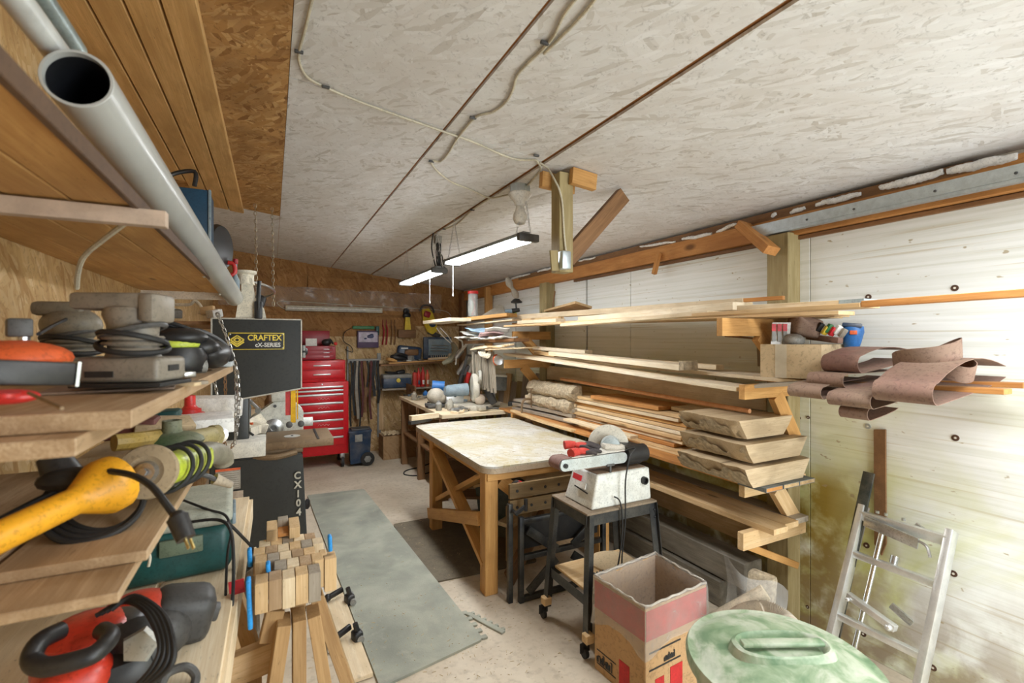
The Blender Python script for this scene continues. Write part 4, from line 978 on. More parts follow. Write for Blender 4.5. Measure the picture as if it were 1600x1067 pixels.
for (sx, sy), (fx, fy) in feet.items():
    b = MB(); b.cyl((fx-.009, fy, .028), (fx+.009, fy, .028), .027, seg=16); b.beam((fx-.014, fy, .03), (fx-.014, fy, .08), .03, .003, up=(0, 1, 0)); b.beam((fx+.014, fy, .03), (fx+.014, fy, .08), .03, .003, up=(0, 1, 0)); mk('caster', b, black_rb, t)
    b = MB(); b.box((fx+.012, fy-.012, .105), (.05, .045, .045), None, .004, 1); mk('wood_block', b, pine, t)
settle(t)
o = board('shelf_plate', (1.44, 2.15, .305), (1.90, 2.15, .305), .30, .014, pine); tag(o, 'sawdusty board lying on the lower rails of the sander stand', 'board')
b = MB(); b.cyl((1.75, 2.17, .316), (1.75, 2.17, .325), .13, seg=36); tag(mk('sanding_disc', b, cardlight), 'round tan sanding disc on the lower shelf of the sander stand', 'sanding disc')
b = MB(); b.box((1.60, 2.05, .322), (.10, .03, .018), None, .003)
for k in range(4): b.box((1.57+.02*k, 2.085, .32), (.008, .05, .012), None, .002)
tag(mk('steel_bracket', b, dgrey_pl), 'small slotted steel fitting on the lower shelf of the sander stand', 'bracket')
# ================================================================ BELT SANDER
t = thing('belt_disc_sander', 'white benchtop belt and disc sander on the black stand', 'belt sander')
m_sand = M('sander_white', (.66, .68, .64), .45, dust=.35, dustc=(.62, .55, .42))
x0, x1, y0, y1, zb, zt = 1.475, 1.885, 2.00, 2.26, .711, .885
b = MB(); v = []
for x, y, z in ((x0, y0+.0, zb), (x1, y0, zb), (x1, y1, zb), (x0, y1, zb), (x0+.05, y0+.015, zt), (x1, y0+.015, zt), (x1, y1-.02, zt), (x0+.05, y1-.02, zt)): v.append(b.bm.verts.new((x, y, z)))
for f in ((0, 1, 5, 4), (1, 2, 6, 5), (2, 3, 7, 6), (3, 0, 4, 7), (4, 5, 6, 7), (3, 2, 1, 0)): b.bm.faces.new([v[i] for i in f])
bmesh.ops.bevel(b.bm, geom=list(b.bm.edges), offset=.012, segments=3, affect='EDGES', profile=.5); mk('motor_housing', b, m_sand, t)
b = MB(); b.box((1.70, 2.125, zt+.001), (.33, .19, .004), None, .001); mk('dusty_top', b, M('brown_dust', (.20, .13, .08), .9), t)
b = MB(); b.lathe([(.021, 0), (.021, .02), (.015, .02), (.014, .004)], (x1-.05, y0+.012, .82), (0, -1, 0), 20); mk('dust_port', b, black_pl, t)
b = MB(); b.beam((x0+.005, y0+.16, .80), (x0+.01, y0+.05, .785), .004, .006); mk('vent_slot', b, ink, t)
b = MB(); b.box((x0+.022, 2.16, .845), (.003, .08, .03), Euler((0, .27, 0)).to_matrix()); mk('warning_label', b, signred, t)
b = MB(); b.box((x0+.013, 2.12, .815), (.003, .10, .03), Euler((0, .27, 0)).to_matrix()); mk('data_label', b, paper, t)
yc = 2.085; zc_ = .955; bx0, bx1 = 1.30, 1.74; r = .033
def belt_profile(r_, n=10):
    pts = []
    for i in range(n+1): a = math.pi/2+math.pi*i/n; pts.append(V((bx0+r+math.cos(a)*r_, 0, zc_+math.sin(a)*r_)))
    for i in range(n+1): a = -math.pi/2+math.pi*i/n; pts.append(V((bx1-r+math.cos(a)*r_, 0, zc_+math.sin(a)*r_)))
    return pts
b = MB(); b.ribbon([p+V((0, yc-.045, 0)) for p in belt_profile(r)], (0, .10, 0), .0015, closed=True); mk('sanding_belt', b, M('belt_maroon', (.20, .09, .08), .8, dust=.35), t, ang=60)
b = MB(); pr_ = [V((bx0+r+.04 if False else p.x, 0, p.z)) for p in belt_profile(r*.88)]; b.prism([V((p.x, yc-.056, p.z)) for p in pr_], (0, .012, 0)); mk('side_plate', b, M('side_plate_blue', (.50, .56, .58), .35, .4, dust=.3), t, ang=30)
b = MB(); b.box(((bx0+bx1)/2+.04, yc+.005, zc_+.034), (.36, .105, .004), None, .001); mk('platen', b, M('platen_dust', (.62, .60, .54), .6, dust=.4), t)
b = MB(); b.cyl((bx0+r, yc-.066, zc_), (bx0+r, yc-.05, zc_), .012, seg=12); b.cyl((bx0+r, yc-.07, zc_), (bx0+r, yc-.066, zc_), .006, seg=10); mk('roller_knob', b, black_pl, t)
b = MB(); b.cyl((bx0+r, yc-.044, zc_), (bx0+r, yc+.054, zc_), r*.9, seg=20); mk('roller', b, black_pl, t)
b = MB(); b.cyl((1.62, 2.03, .885), (1.62, 2.03, .93), .007, seg=8); b.box((1.62, 2.03, .925), (.05, .014, .012), None, .002); mk('support_bolt', b, dgrey_pl, t)
b = MB(); b.lathe([(.11, 0), (.115, .004), (.115, .016), (.10, .02), (0, .02)], PT(950, 694, 2.74), (-.55, -.83, 0), 40); mk('disc', b, M('disc_guard', (.60, .57, .48), .7, dust=.3), t)
b = MB(); b.lathe([(.05, 0), (.055, .02), (.05, .05), (.03, .06)], PT(953, 694, 2.70), (-.55, -.83, 0), 24); mk('disc_hub', b, M('hub_blue', (.35, .42, .44), .5, dust=.5), t)
b = MB(); b.box((1.80, 2.12, .955), (.13, .17, .11), None, .025, 3); b.cyl((1.74, 2.06, .96), (1.88, 2.06, .96), .05, seg=18); mk('drive_housing', b, black_pl, t)
b = MB(); b.box((1.70, 2.10, 1.00), (.13, .07, .03), Euler((0, .1, -.3)).to_matrix(), .01, 2); mk('tilt_table', b, M('light_dusty', (.55, .52, .45), .6, dust=.5), t)
cpts = [V((1.73, 2.04, .99)), V((1.76, 1.99, 1.01)), V((1.70, 1.965, .97)), V((1.665, 1.96, .85)), V((1.66, 1.955, .65)), V((1.65, 1.97, .45)), V((1.68, 2.0, .34))]
b = MB(); b.tube(cpts, .0042, 8); mk('power_cord', b, black_rb, t)
b = MB(); b.tube([V((1.61, 1.985, .77)), V((1.635, 1.965, .74)), V((1.645, 1.96, .6)), V((1.63, 1.975, .42)), V((1.64, 2.02, .35))], .004, 8); mk('switch_cord', b, black_rb, t)
settle(t)
# gloves on the sander
def glove(c, rz, label, sc=1.0):
    t = thing('work_glove', label, 'work glove', 'work gloves'); Rm = Euler((0, 0, rz)).to_matrix()
    P = lambda x, y, z: V(c)+Rm @ V((x*sc, y*sc, z*sc))
    b = MB(); b.ball(P(.0, 0, .016), (.045*sc, .036*sc, .016*sc), 14, Rm); b.tube([P(-.03, 0, .016), P(-.06, .002, .018), P(-.09, -.004, .016)], lambda q: (.026+.006*q)*sc*.75, 12); mk('cuff_and_back', b, glove_r, t)
    b = MB()
    for k, (a, l) in enumerate(((-.35, .055), (-.1, .068), (.12, .066), (.36, .052))):
        y = -.027+.018*k; b.tube([P(.02, y, .014), P(.045, y+a*.02, .022), P(.03+l, y+a*.05, .010)], .0095*sc, 8)
        b.ball(P(.03+l, y+a*.05, .010), .0095*sc, 8)
    b.tube([P(-.005, -.03, .014), P(.015, -.05, .018), P(.035, -.058, .010)], .0105*sc, 8); b.ball(P(.035, -.058, .010), .0105*sc, 8)
    mk('palm_and_fingers', b, glove_b, t); return settle(t)
glove((1.47, 2.07, .992), .15, 'red work glove with dark fingers lying on the sander belt')
glove((1.50, 2.13, 1.008), -.5, 'second red glove crumpled on top of the first')
# ================================================================ BACK WALL
t = thing('tube_light', 'unlit fluorescent batten light on the back wall', 'fluorescent light')
p = PY(446, 481, 6.90); q = PY(597, 487, 6.90); z = 2.01
b = MB(); b.beam((p.x, 6.90, z), (q.x, 6.90, z), .05, .07, bev=.006); mk('housing', b, M('batten_white', (.66, .62, .50), .5), t)
b = MB(); b.cyl((p.x+.02, 6.865, z+.0), (q.x-.03, 6.865, z), .014, seg=12); mk('tube', b, bulbm, t)
b = MB(); b.beam((p.x, 6.87, z-.037), (q.x, 6.87, z-.037), .06, .004); mk('reflector_edge', b, brown, t); settle(t)
b = MB(); b.tube([V((p.x+.02, 6.92, z-.02)), V((p.x-.06, 6.91, z+.02)), V((p.x-.03, 6.91, z+.09)), V((.9, 6.92, z+.07)), V((1.6, 6.92, z+.055)), V((2.3, 6.92, z+.03)), V((2.45, 6.9, z-.05))], .005, 6); tag(mk('wall_cable', b, cable_m), 'pale cable running above the tube light on the back wall', 'cable')
# red tool chest
t = thing('tool_chest', 'tall red rolling tool chest with many drawers against the back wall', 'tool chest')
cx0, cx1, cy0, cy1 = .17, .86, 6.25, 6.72
b = MB(); b.box(((cx0+cx1)/2, (cy0+cy1)/2, .62), (cx1-cx0, cy1-cy0, .90), None, .006); mk('cabinet', b, red_pt, t)
b = MB(); b.box(((cx0+cx1)/2-.015, (cy0+cy1)/2, 1.205), (cx1-cx0-.04, cy1-cy0-.06, .265), None, .006); mk('middle_chest', b, red_pt, t)
b = MB(); b.box(((cx0+cx1)/2-.07, (cy0+cy1)/2+.02, 1.43), (cx1-cx0-.14, .30, .17), None, .006); mk('top_chest', b, dred_pt, t)
b = MB(); b.box(((cx0+cx1)/2-.09, cy1-.03, 1.61), (cx1-cx0-.18, .03, .20), Euler((-.1, 0, 0)).to_matrix(), .004); mk('open_lid', b, dred_pt, t)
b = MB(); b.box((.44, 6.45, 1.56), (.13, .01, .10), Euler((-.15, 0, 0)).to_matrix(), .002); mk('lid_paper', b, paper, t)
zz = [1.035, .955, .855, .735, .62, .50, .385, .245]; hs = [.055, .09, .11, .105, .105, .105, .115, .13]
zt = 1.025
for k, h in enumerate((.045, .05, .105, .105, .105, .11, .105, .115)):
    zc = zt-h/2
    b = MB(); b.box(((cx0+cx1)/2-.015, cy0-.008, zc), (cx1-cx0-.09, .02, h-.008), None, .003); dr = mk('drawer', b, red_pt, t)
    if k != 0 or True:
        b = MB(); b.box(((cx0+cx1)/2-.015, cy0-.022, zt-.014), (cx1-cx0-.10, .014, .022), None, .004); mk('handle', b, alu, dr)
    if k in (2, 3, 5, 7):
        b = MB(); b.tube([V((.5+.012*i, cy0-.019, zc-.012+.010*math.sin(i*1.9+k))) for i in range(12)], .0014, 4); mk('scuff', b, signwht, dr)
    zt -= h
for k, (zc, h) in enumerate(((1.275, .10), (1.165, .10))):
    b = MB(); b.box((.50, cy0+.022, zc), (.60, .02, h), None, .003); dr = mk('drawer', b, red_pt, t)
    b = MB(); b.box((.55, cy0+.008, zc), (.20, .014, .016), None, .004); mk('handle', b, alu, dr)
for k, zc in enumerate((1.475, 1.43, 1.378)):
    b = MB(); b.box((.44, cy0+.115, zc), (.50, .02, .042), None, .002); dr = mk('drawer', b, dred_pt, t)
    b = MB(); b.box((.61, cy0+.10, zc), (.07, .012, .008), None, .002); mk('handle', b, alu, dr)
b = MB(); b.lathe([(.008, 0), (.008, .004), (0, .004)], (.55, cy0-.004, 1.045), (0, -1, 0), 12); mk('lock', b, chrome, t)
for x, y in ((cx0+.07, cy0+.06), (cx1-.07, cy0+.04), (cx0+.07, cy1-.06), (cx1-.07, cy1-.06)):
    b = MB(); b.cyl((x-.016, y-.02, .062), (x+.016, y-.02, .062), .062, seg=24); cs = mk('caster', b, black_rb, t)
    b = MB(); b.cyl((x-.02, y-.02, .062), (x+.02, y-.02, .062), .022, seg=12); b.box((x, y, .14), (.055, .06, .06), None, .004); mk('fork', b, steel, cs)
settle(t)
b = MB(); b.ball((.62, 6.46, 1.56), (.06, .05, .045), 12); b.tube([V((.62, 6.46, 1.58)), V((.66, 6.45, 1.60)), V((.7, 6.46, 1.54))], .012, 8); tag(mk('black_tool', b, black_pl), 'small black tool lying in the open top of the tool chest', 'tool')
b = MB(); b.ball((.70, 6.2, 1.545), .022, 12); tag(mk('red_ball', b, red_pl), 'small red knob hanging at the corner of the top chest', 'knob')
# blue cooler bin with wheels
t = thing('wheeled_cooler', 'navy blue wheeled cooler box beside the tool chest', 'cooler')
b = MB(); b.lathe([(.155, .04), (.175, .42), (.185, .43), (.185, .45)], (1.0, 6.30, 0), seg=4, sx=1.15); mk('bin', b, navy_pl, t)
for o_ in KIDS[t.name]: o_.data.transform(Matrix.Translation((1.0, 6.30, 0)) @ Matrix.Rotation(R(45), 4, 'Z') @ Matrix.Translation((-1.0, -6.30, 0)))
b = MB(); b.cyl((1.10, 6.15, .085), (1.13, 6.15, .085), .001); b.lathe([(.085, 0), (.085, .035), (.06, .037), (0, .04)], (1.08, 6.20, .087), (0, -1, 0), 24); wv = mk('wheel', b, black_rb, t)
b = MB(); b.lathe([(.045, .0), (.045, .042), (0, .045)], (1.08, 6.20, .087), (0, -1, 0), 6); mk('wheel_hub', b, grey_pl, wv)
b = MB(); b.box((.97, 6.165, .36), (.09, .012, .09), None, .004); mk('latch', b, grey_pl, t)
b = MB(); b.box((1.0, 6.30, .455), (.22, .16, .03), None, .01); mk('contents', b, dgrey_pl, t); settle(t)
# chipboard box
t = thing('wooden_box', 'brown chipboard box with crumpled offcuts standing at the back wall', 'wooden box')
b = MB(); b.box((1.53, 6.50, .155), (.44, .30, .31), None, .003, 1); mk('box', b, chip, t)
b = MB(); b.grid(lambda u, v: V((1.33+.4*u, 6.37+.26*v, .312+.02*abs(math.sin(u*21+v*9))+.015*math.sin(v*17))), 24, 14); mk('crumpled_paper', b, cardlight, t, ang=10); settle(t)
# belt rack with hanging straps
t = thing('strap_rack', 'wall rack with dark belts and straps hanging beside the tool chest', 'rack')
b = MB(); b.beam((.93, 6.86, 1.30), (1.36, 6.86, 1.30), .05, .05); b.beam((.94, 6.93, .55), (.94, 6.93, 1.5), .02, .04); b.beam((1.37, 6.93, .2), (1.37, 6.93, 1.4), .05, .02); mk('rail', b, grey_pl, t)
settle(t)
sc = [ink, black_rb, greybelt, ink, M('maroon_strap', (.12, .03, .03), .7), brown, black_rb, bpy.data.materials['maroon_strap'], black_rb, dgrey_pl, ink]
nmz = ['black', 'dark grey', 'tan', 'narrow black', 'maroon', 'brown', 'wide black', 'dark red', 'short black', 'charcoal', 'last black']
for k in range(11):
    x = .955+.037*k; l = (.9, .75, .8, .95, .78, .72, .5, .82, .5, .42, .6)[k]
    b = MB(); b.ribbon([V((x+.012*math.sin(i*.7+k), 6.80-.01*k % 3*.01+.006*math.sin(i+k), 1.30-l*i/9)) for i in range(10)], (.022+.008*(k % 3), .004, 0), .006); o = mk('strap', b, sc[k]); tag(o, '%s strap, %s from the left on the wall rack' % (nmz[k], ORD[k].replace('topmost', 'first')), 'strap', 'straps on the wall rack')
# framed picture
t = thing('picture_box', 'small box with a bird picture on the back wall above the strap rack', 'picture')
b = MB(); b.box((1.21, 6.90, 1.60), (.29, .06, .24), None, .004); mk('box', b, M('purple_print', (.09, .05, .11), .5), t)
b = MB(); b.box((1.21, 6.868, 1.63), (.26, .004, .14), None, .001); mk('print_panel', b, M('print_lilac', (.55, .50, .60), .5, var=.3, scale=12), t)
b = MB(); b.ball((1.24, 6.864, 1.64), (.05, .003, .028), 10); b.tube([V((1.20, 6.863, 1.62)), V((1.25, 6.863, 1.67)), V((1.28, 6.863, 1.66))], .008, 6); b.ball((1.17, 6.864, 1.61), (.02, .003, .012), 8); mk('dark_figure', b, M('print_dark', (.05, .06, .14), .5), t); settle(t)
t = thing('spirit_level', 'green tool hanging above the bird picture', 'tool')
b = MB(); b.box((1.15, 6.90, 1.765), (.30, .03, .045), None, .008); mk('body', b, green_pl, t)
b = MB(); b.box((1.34, 6.89, 1.72), (.05, .04, .13), None, .01); mk('head', b, teal_pl, t); settle(t)
b = MB(); b.tube([V((1.0, 6.9, 1.76)), V((.90, 6.88, 1.70)), V((.88, 6.88, 1.58)), V((.98, 6.88, 1.5)), V((1.0, 6.89, 1.42)), V((.90, 6.88, 1.46))], .005, 6); tag(mk('cord', b, black_rb), 'black cord looping down the back wall left of the picture', 'cord')
# upper shelf on the back wall
o = board('wall_shelf', (1.34, 6.80, 1.235), (2.45, 6.80, 1.275), .26, .025, brown); tag(o, 'upper brown shelf on the back wall holding tool cases', 'wall shelf')
o = board('shelf_edge', (1.45, 6.665, 1.265), (2.45, 6.665, 1.30), .015, .02, honey); tag(o, 'honey coloured lath along the front of the upper wall shelf', 'lath')
o = board('upright', (1.40, 6.93, .3), (1.40, 6.93, 1.30), .06, .03, pine, up=(0, 1, 0)); tag(o, 'pine upright beside the hanging straps', 'upright')
SH = 1.27
def at(x, z, y=6.80): return V((x, y, z))
t = thing('tool_case', 'dark blue open tool case at the right of the upper wall shelf', 'tool case')
b = MB(); b.box((2.22, 6.86, 1.47), (.44, .05, .33), None, .015, 2); mk('case_body', b, navy_pl, t)
b = MB(); b.box((2.25, 6.832, 1.48), (.36, .01, .24), None, .003); mk('tray', b, bluegrey, t)
for k in range(9):
    b = MB(); b.cyl((2.11+.032*k, 6.82, 1.31), (2.11+.032*k, 6.82, 1.36), .008, seg=8); mk('socket', b, chrome, t)
for k in range(3):
    b = MB(); b.cyl((2.10+.01*k, 6.822, 1.43+.04*k), (2.38, 6.822, 1.42+.04*k), .008, seg=8); mk('ratchet', b, steel, t)
settle(t)
t = thing('router_case', 'blue and black tool case lying on the upper wall shelf', 'tool case')
b = MB(); b.box((1.78, 6.82, 1.40), (.36, .10, .20), Euler((0, .12, 0)).to_matrix(), .04, 3); mk('case', b, navy_pl, t)
b = MB(); b.box((1.80, 6.765, 1.41), (.20, .02, .09), None, .02, 2); mk('hand_hole', b, brown, t)
b = MB(); b.box((1.70, 6.765, 1.47), (.10, .01, .02), None, .003); mk('label', b, paper, t); settle(t)
t = thing('jigsaw', 'dark grey power tool lying at the left end of the upper wall shelf', 'power tool')
b = MB(); b.ball((1.62, 6.73, 1.33), (.15, .07, .05), 16, Euler((0, .2, .2)).to_matrix()); b.tube([V((1.50, 6.72, 1.32)), V((1.58, 6.70, 1.39)), V((1.72, 6.72, 1.36))], .022, 8); mk('body', b, black_pl, t)
b = MB(); b.cyl((1.75, 6.72, 1.32), (1.80, 6.68, 1.32), .045, seg=16); mk('chuck', b, grey_pl, t); settle(t)
b = MB(); b.box((1.50, 6.70, 1.31), (.16, .08, .05), Euler((0, .2, .3)).to_matrix(), .02); tag(mk('leather_pouch', b, honey), 'yellowish leather pouch at the left end of the upper wall shelf', 'pouch')
for k in range(6):
    b = MB(); x = 1.62+.10*k; b.box((x, 6.70, 1.285+.01*(k % 2)), (.12, .03, .02), Euler((0, random.uniform(-.1, .1), random.uniform(-.5, .5))).to_matrix(), .006); tag(mk('hand_tool', b, (black_pl, steel, greywood, dgrey_pl, pale, steel)[k]), ('black file', 'steel wrench', 'grey wooden handle', 'dark grey rasp', 'pale wooden handle', 'steel bar')[k]+' lying along the upper wall shelf', 'hand tool', 'hand tools on the wall shelf')
b = MB(); b.beam((2.02, 6.68, 1.315), (2.32, 6.68, 1.325), .03, .03); b.box((2.36, 6.68, 1.33), (.05, .05, .12), None, .01); tag(mk('hammer', b, pale), 'pale handled mallet at the right end of the upper wall shelf', 'mallet')
for k, (x, m) in enumerate(((1.42, red_pl), (1.47, red_pl), (1.54, orange_pl), (1.59, orange_pl))):
    b = MB(); b.tube([V((x, 6.90, 1.80)), V((x+.012, 6.89, 1.70)), V((x-.008, 6.89, 1.52))], .011, 8); b.cyl((x, 6.9, 1.80), (x, 6.9, 1.88), .006, seg=6); tag(mk('pliers', b, dred_pt if k < 2 else brown), ('left red plier handle', 'right red plier handle', 'left brown plier handle', 'right brown plier handle')[k]+' hanging on the back wall', 'pliers', 'pliers on the back wall')
t = thing('hand_plane', 'yellow handled tool on a dark block hanging on the back wall', 'tool')
b = MB(); b.box((1.86, 6.88, 1.68), (.26, .06, .12), None, .008); mk('block', b, brown, t)
b = MB(); b.prism([V((1.82, 6.86, 1.74)), V((1.91, 6.86, 1.74)), V((1.89, 6.86, 1.92)), V((1.83, 6.86, 1.92))], (0, -.03, 0)); mk('handle', b, yelsaw, t)
b = MB(); b.ball((1.86, 6.88, 1.95), (.06, .03, .05), 12); mk('head', b, black_pl, t); settle(t).location.x -= .10
b = MB(); b.lathe([(.035, 0), (.045, .01), (.035, .03), (.015, .03), (.012, 0)], (1.76, 6.92, 2.01), (0, -1, 0), 20); tag(mk('tape_ring', b, black_pl), 'black ring hanging right of the tube light', 'ring')
t = thing('circular_saw', 'yellow circular saw hanging high on the back wall', 'circular saw')
b = MB(); pr_ = [(2.20, 2.05), (2.30, 2.07), (2.36, 2.0), (2.42, 1.84), (2.43, 1.74), (2.36, 1.68), (2.28, 1.72), (2.22, 1.86)]
b.prism([V((x-.02, 6.88, z-.01)) for x, z in pr_], (0, -.05, 0)); bmesh.ops.bevel(b.bm, geom=list(b.bm.edges), offset=.008, segments=2, affect='EDGES'); mk('guard', b, yelsaw, t)
b = MB(); b.lathe([(.05, 0), (.05, .03), (.02, .04), (0, .04)], (2.33, 6.83, 1.83), (0, -1, 0), 16); mk('motor_cap', b, navy_pl, t)
b = MB(); b.box((2.25, 6.83, 1.97), (.10, .05, .09), Euler((0, .3, 0)).to_matrix(), .02); mk('grip', b, dred_pt, t)
b = MB(); mk('top_handle', MB().tube([V((2.15, 6.88, 2.02)), V((2.2, 6.85, 2.10)), V((2.32, 6.85, 2.09)), V((2.37, 6.87, 2.0))], .014, 8), dgrey_pl, t); b.box((2.38, 6.90, 1.68), (.2, .02, .06), Euler((0, .4, 0)).to_matrix(), .004); mk('shoe', b, dgrey_pl, t); settle(t).location.x -= .20
# lower shelf
o = board('wall_shelf', (1.36, 6.80, .90), (2.12, 6.80, .90), .30, .025, greywood); tag(o, 'lower grey shelf on the back wall under the tool cases', 'wall shelf')
t = thing('toolbox', 'blue and grey plastic toolbox with a yellow latch on the lower wall shelf', 'toolbox')
b = MB(); b.box((1.67, 6.78, .985), (.40, .20, .14), None, .015, 2); mk('box', b, navy_pl, t)
b = MB(); b.box((1.67, 6.78, 1.075), (.41, .21, .06), None, .02, 2); mk('lid', b, grey_pl, t)
b = MB(); b.lathe([(.03, 0), (.028, .012), (0, .014)], (1.68, 6.68, 1.02), (0, -1, 0), 14); mk('latch', b, signyel, t); settle(t).location.x -= .09
b = MB(); b.box((1.52, 6.78, 1.125), (.18, .10, .03), Euler((0, .1, .3)).to_matrix(), .012); b.box((1.64, 6.76, 1.13), (.12, .08, .05), Euler((.1, -.2, .1)).to_matrix(), .012); tag(mk('rag', b, black_pl), 'black and grey rags on top of the blue toolbox', 'rag')
for k, (x, h, m, lb) in enumerate(((1.835, .21, M('pink_red', (.65, .08, .06), .4), 'pinkish red cylinder can standing at the left of the red bottles'), (1.89, .24, red_pl, 'red spray bottle behind the pinkish red can'), (1.955, .25, red_pl, 'middle red bottle on the lower wall shelf'), (2.02, .21, M('red_white_can', (.60, .12, .05), .4), 'right red bottle with a cream label'))):
    t = thing('bottle', lb, 'bottle', 'red bottles on the lower wall shelf')
    b = MB(); b.lathe([(.026, 0), (.028, .01), (.028, h*.8), (.018, h*.9), (.012, h)] if k else [(.032, 0), (.034, .01), (.034, h-.01), (.02, h)], (x, 6.72-.01*(k % 2), .915), seg=16); mk('bottle_body', b, m, t)
    b = MB(); b.box((x, 6.692-.01*(k % 2), .98), (.03, .006, .06), None, .002); mk('label', b, (m, navy_pl, signwht, cream)[k], t) if k else b.bm.free()
    b = MB(); b.cyl((x, 6.72, .915+h), (x, 6.72, .915+h+.03), .01, seg=8); mk('cap', b, (black_pl, red_pl, red_pl, signred)[k], t); settle(t)
# ================================================================ FAR BENCH WITH SAWS
t = thing('rear_bench', 'cluttered workbench behind the white topped table', 'workbench')
board('bench_top', (1.48, 5.3, .84), (2.42, 5.3, .84), 1.75, .035, pale, t)
for y in (4.50, 5.3, 6.05):
    board('leg', (1.52, y, 0), (1.52, y, .82), .08, .05, brown, t, up=(0, 1, 0))
    board('leg', (2.38, y, 0), (2.38, y, .82), .08, .05, brown, t, up=(0, 1, 0))
board('lower_shelf', (1.5, 5.3, .40), (2.4, 5.3, .40), 1.6, .02, brown, t); settle(t)
o = board('cabinet_back', (1.70, 6.2, .70), (1.70, 6.65, .70), .02, .55, brown, up=(0, 0, 1)); tag(o, 'brown open cubby side at the end of the rear bench', 'panel')
for k, (x, y, s_) in enumerate(((1.8, 4.7, .2), (2.0, 5.2, .24), (1.7, 5.5, .2))):
    b = MB(); b.box((x, y, .411+s_/2), (.3, .25, s_), None, .01); tag(mk('carton', b, (cardboard, dgrey_pl, cardboard)[k]), ('near carton', 'dark crate', 'far carton')[k]+' on the lower shelf of the rear bench', 'box')
o = board('notched_beam', PZ(641, 650, .90)+V((0, 0, -.02)), PZ(684, 645, .90)+V((0, 0, -.02)), .05, .045, pale); tag(o, 'pale beam with pencil marks lying on the corner of the rear bench', 'wood beam')
b = MB(); b.beam(PZ(640, 661, .84), PZ(672, 655, .84), .04, .03); tag(mk('bench_clamp', b, black_mt), 'black clamp bar under the pale beam on the rear bench', 'clamp')
BT = .858
t = thing('mitre_saw', 'dusty sliding mitre saw with blue motor and dust bag on the rear bench', 'mitre saw')
c = V((1.95, 4.74, BT))
b = MB(); b.lathe([(.20, 0), (.20, .03), (.19, .05), (0, .055)], c, seg=28); b.box(c+V((0, .05, .03)), (.60, .14, .05), None, .01); b.box(c+V((-.02, -.16, .03)), (.08, .22, .045), None, .01); mk('base', b, M('dusty_alu', (.48, .45, .38), .5, .3, dust=.6, dustc=(.62, .56, .44)), t)
for dx in (-.19, .19):
    b = MB(); b.box(c+V((dx, .10, .09)), (.20, .02, .09), None, .004); mk('fence', b, alu, t)
b = MB(); b.cyl(c+V((-.28, .08, .19)), c+V((-.06, .06, .20)), .062, .068, 20); b.cyl(c+V((-.31, .08, .19)), c+V((-.28, .08, .19)), .045, .062, 20); b.cyl(c+V((-.20, .08, .19)), c+V((-.19, .08, .19)), .070, .070, 20); mk('motor', b, bluegrey, t)
b = MB(); b.lathe([(.0, -.03), (.14, -.03), (.155, -.01), (.155, .02), (.14, .035), (0, .035)], c+V((.0, .0, .22)), (1, -.25, 0), 28); mk('blade_guard', b, M('guard_pale', (.60, .58, .50), .5, dust=.5), t)
b = MB(); b.beam(c+V((.06, .20, .10)), c+V((.02, -.02, .36)), .07, .08, bev=.015); b.tube([c+V((.02, -.05, .36)), c+V((.0, -.15, .40)), c+V((-.02, -.2, .33)), c+V((0, -.12, .28))], .018, 8); mk('arm', b, M('arm_grey', (.42, .42, .38), .5, dust=.5), t)
b = MB(); b.beam(c+V((.05, -.02, .36)), c+V((.17, -.14, .05)), .06, .075, bev=.015); mk('lower_guard', b, dgrey_pl, t)
b = MB(); v = []
b.box(c+V((.30, .10, .25)), (.22, .14, .16), Euler((0, .05, -.2)).to_matrix(), .01); mk('dust_box', b, M('dust_bag', (.17, .18, .17), .8, dust=.4), t)
b = MB(); b.box(c+V((.29, .10, .337)), (.24, .16, .02), Euler((0, .08, -.2)).to_matrix(), .004); mk('dust_box_lid', b, cream, t)
b = MB(); b.ball(c+V((.02, -.1, .10)), (.06, .05, .06), 12); mk('pivot_knob', b, M('knob_dusty', (.45, .36, .28), .6, dust=.5), t); settle(t)
t = thing('angle_grinder', 'blue and grey motor tool lying left of the mitre saw', 'power tool')
c = V((1.60, 5.0, BT)); b = MB(); b.ball(c+V((0, 0, .12)), (.10, .09, .09), 16); b.cyl(c+V((0, 0, .1)), c+V((.20, -.05, .09)), .07, .055, 16); mk('motor', b, M('motor_dusty', (.48, .44, .36), .5, dust=.5), t)
b = MB(); b.cyl(c+V((.0, .14, .22)), c+V((.13, .10, .21)), .06, seg=16); mk('blue_cap', b, blue_pl, t)
b = MB(); b.tube([c+V((-.12, 0, .04)), c+V((0, -.08, .03)), c+V((.15, -.1, .02)), c+V((.25, -.06, .03))], .014, 8); b.box(c+V((.05, -.05, .02)), (.34, .12, .03), None, .008); mk('base', b, dgrey_pl, t); settle(t)
rs2 = random.Random(5)
cl = [('steel clamp', steel, 'box'), ('dusty bottle', M('dusty_bottle', (.42, .40, .34), .6), 'bot'), ('blue jar', blue_pl, 'bot'), ('clear jar', grey_pl, 'bot'), ('wood wedge', pine, 'box'), ('black drill', black_pl, 'drill'), ('wood cube', pale, 'box'), ('steel square', steel, 'box'), ('grey tin', galv, 'bot'), ('yellow tape', yelsaw, 'bot'), ('orange tray', orange_pl, 'box'), ('dark handle', brown, 'drill'), ('dusty tube', greybelt, 'bot'), ('dark block', dgrey_pl, 'box')]
wh = ['at the front edge', 'beside the mitre saw base', 'near the far wall', 'near the left edge', 'in front of the dust box', 'behind the blue motor', 'next to the notched beam', 'left of the saw fence', 'beside the red bottles', 'under the hanging clamps', 'below the wall shelf', 'behind the dust box', 'at the far left corner', 'right of the mitre saw']
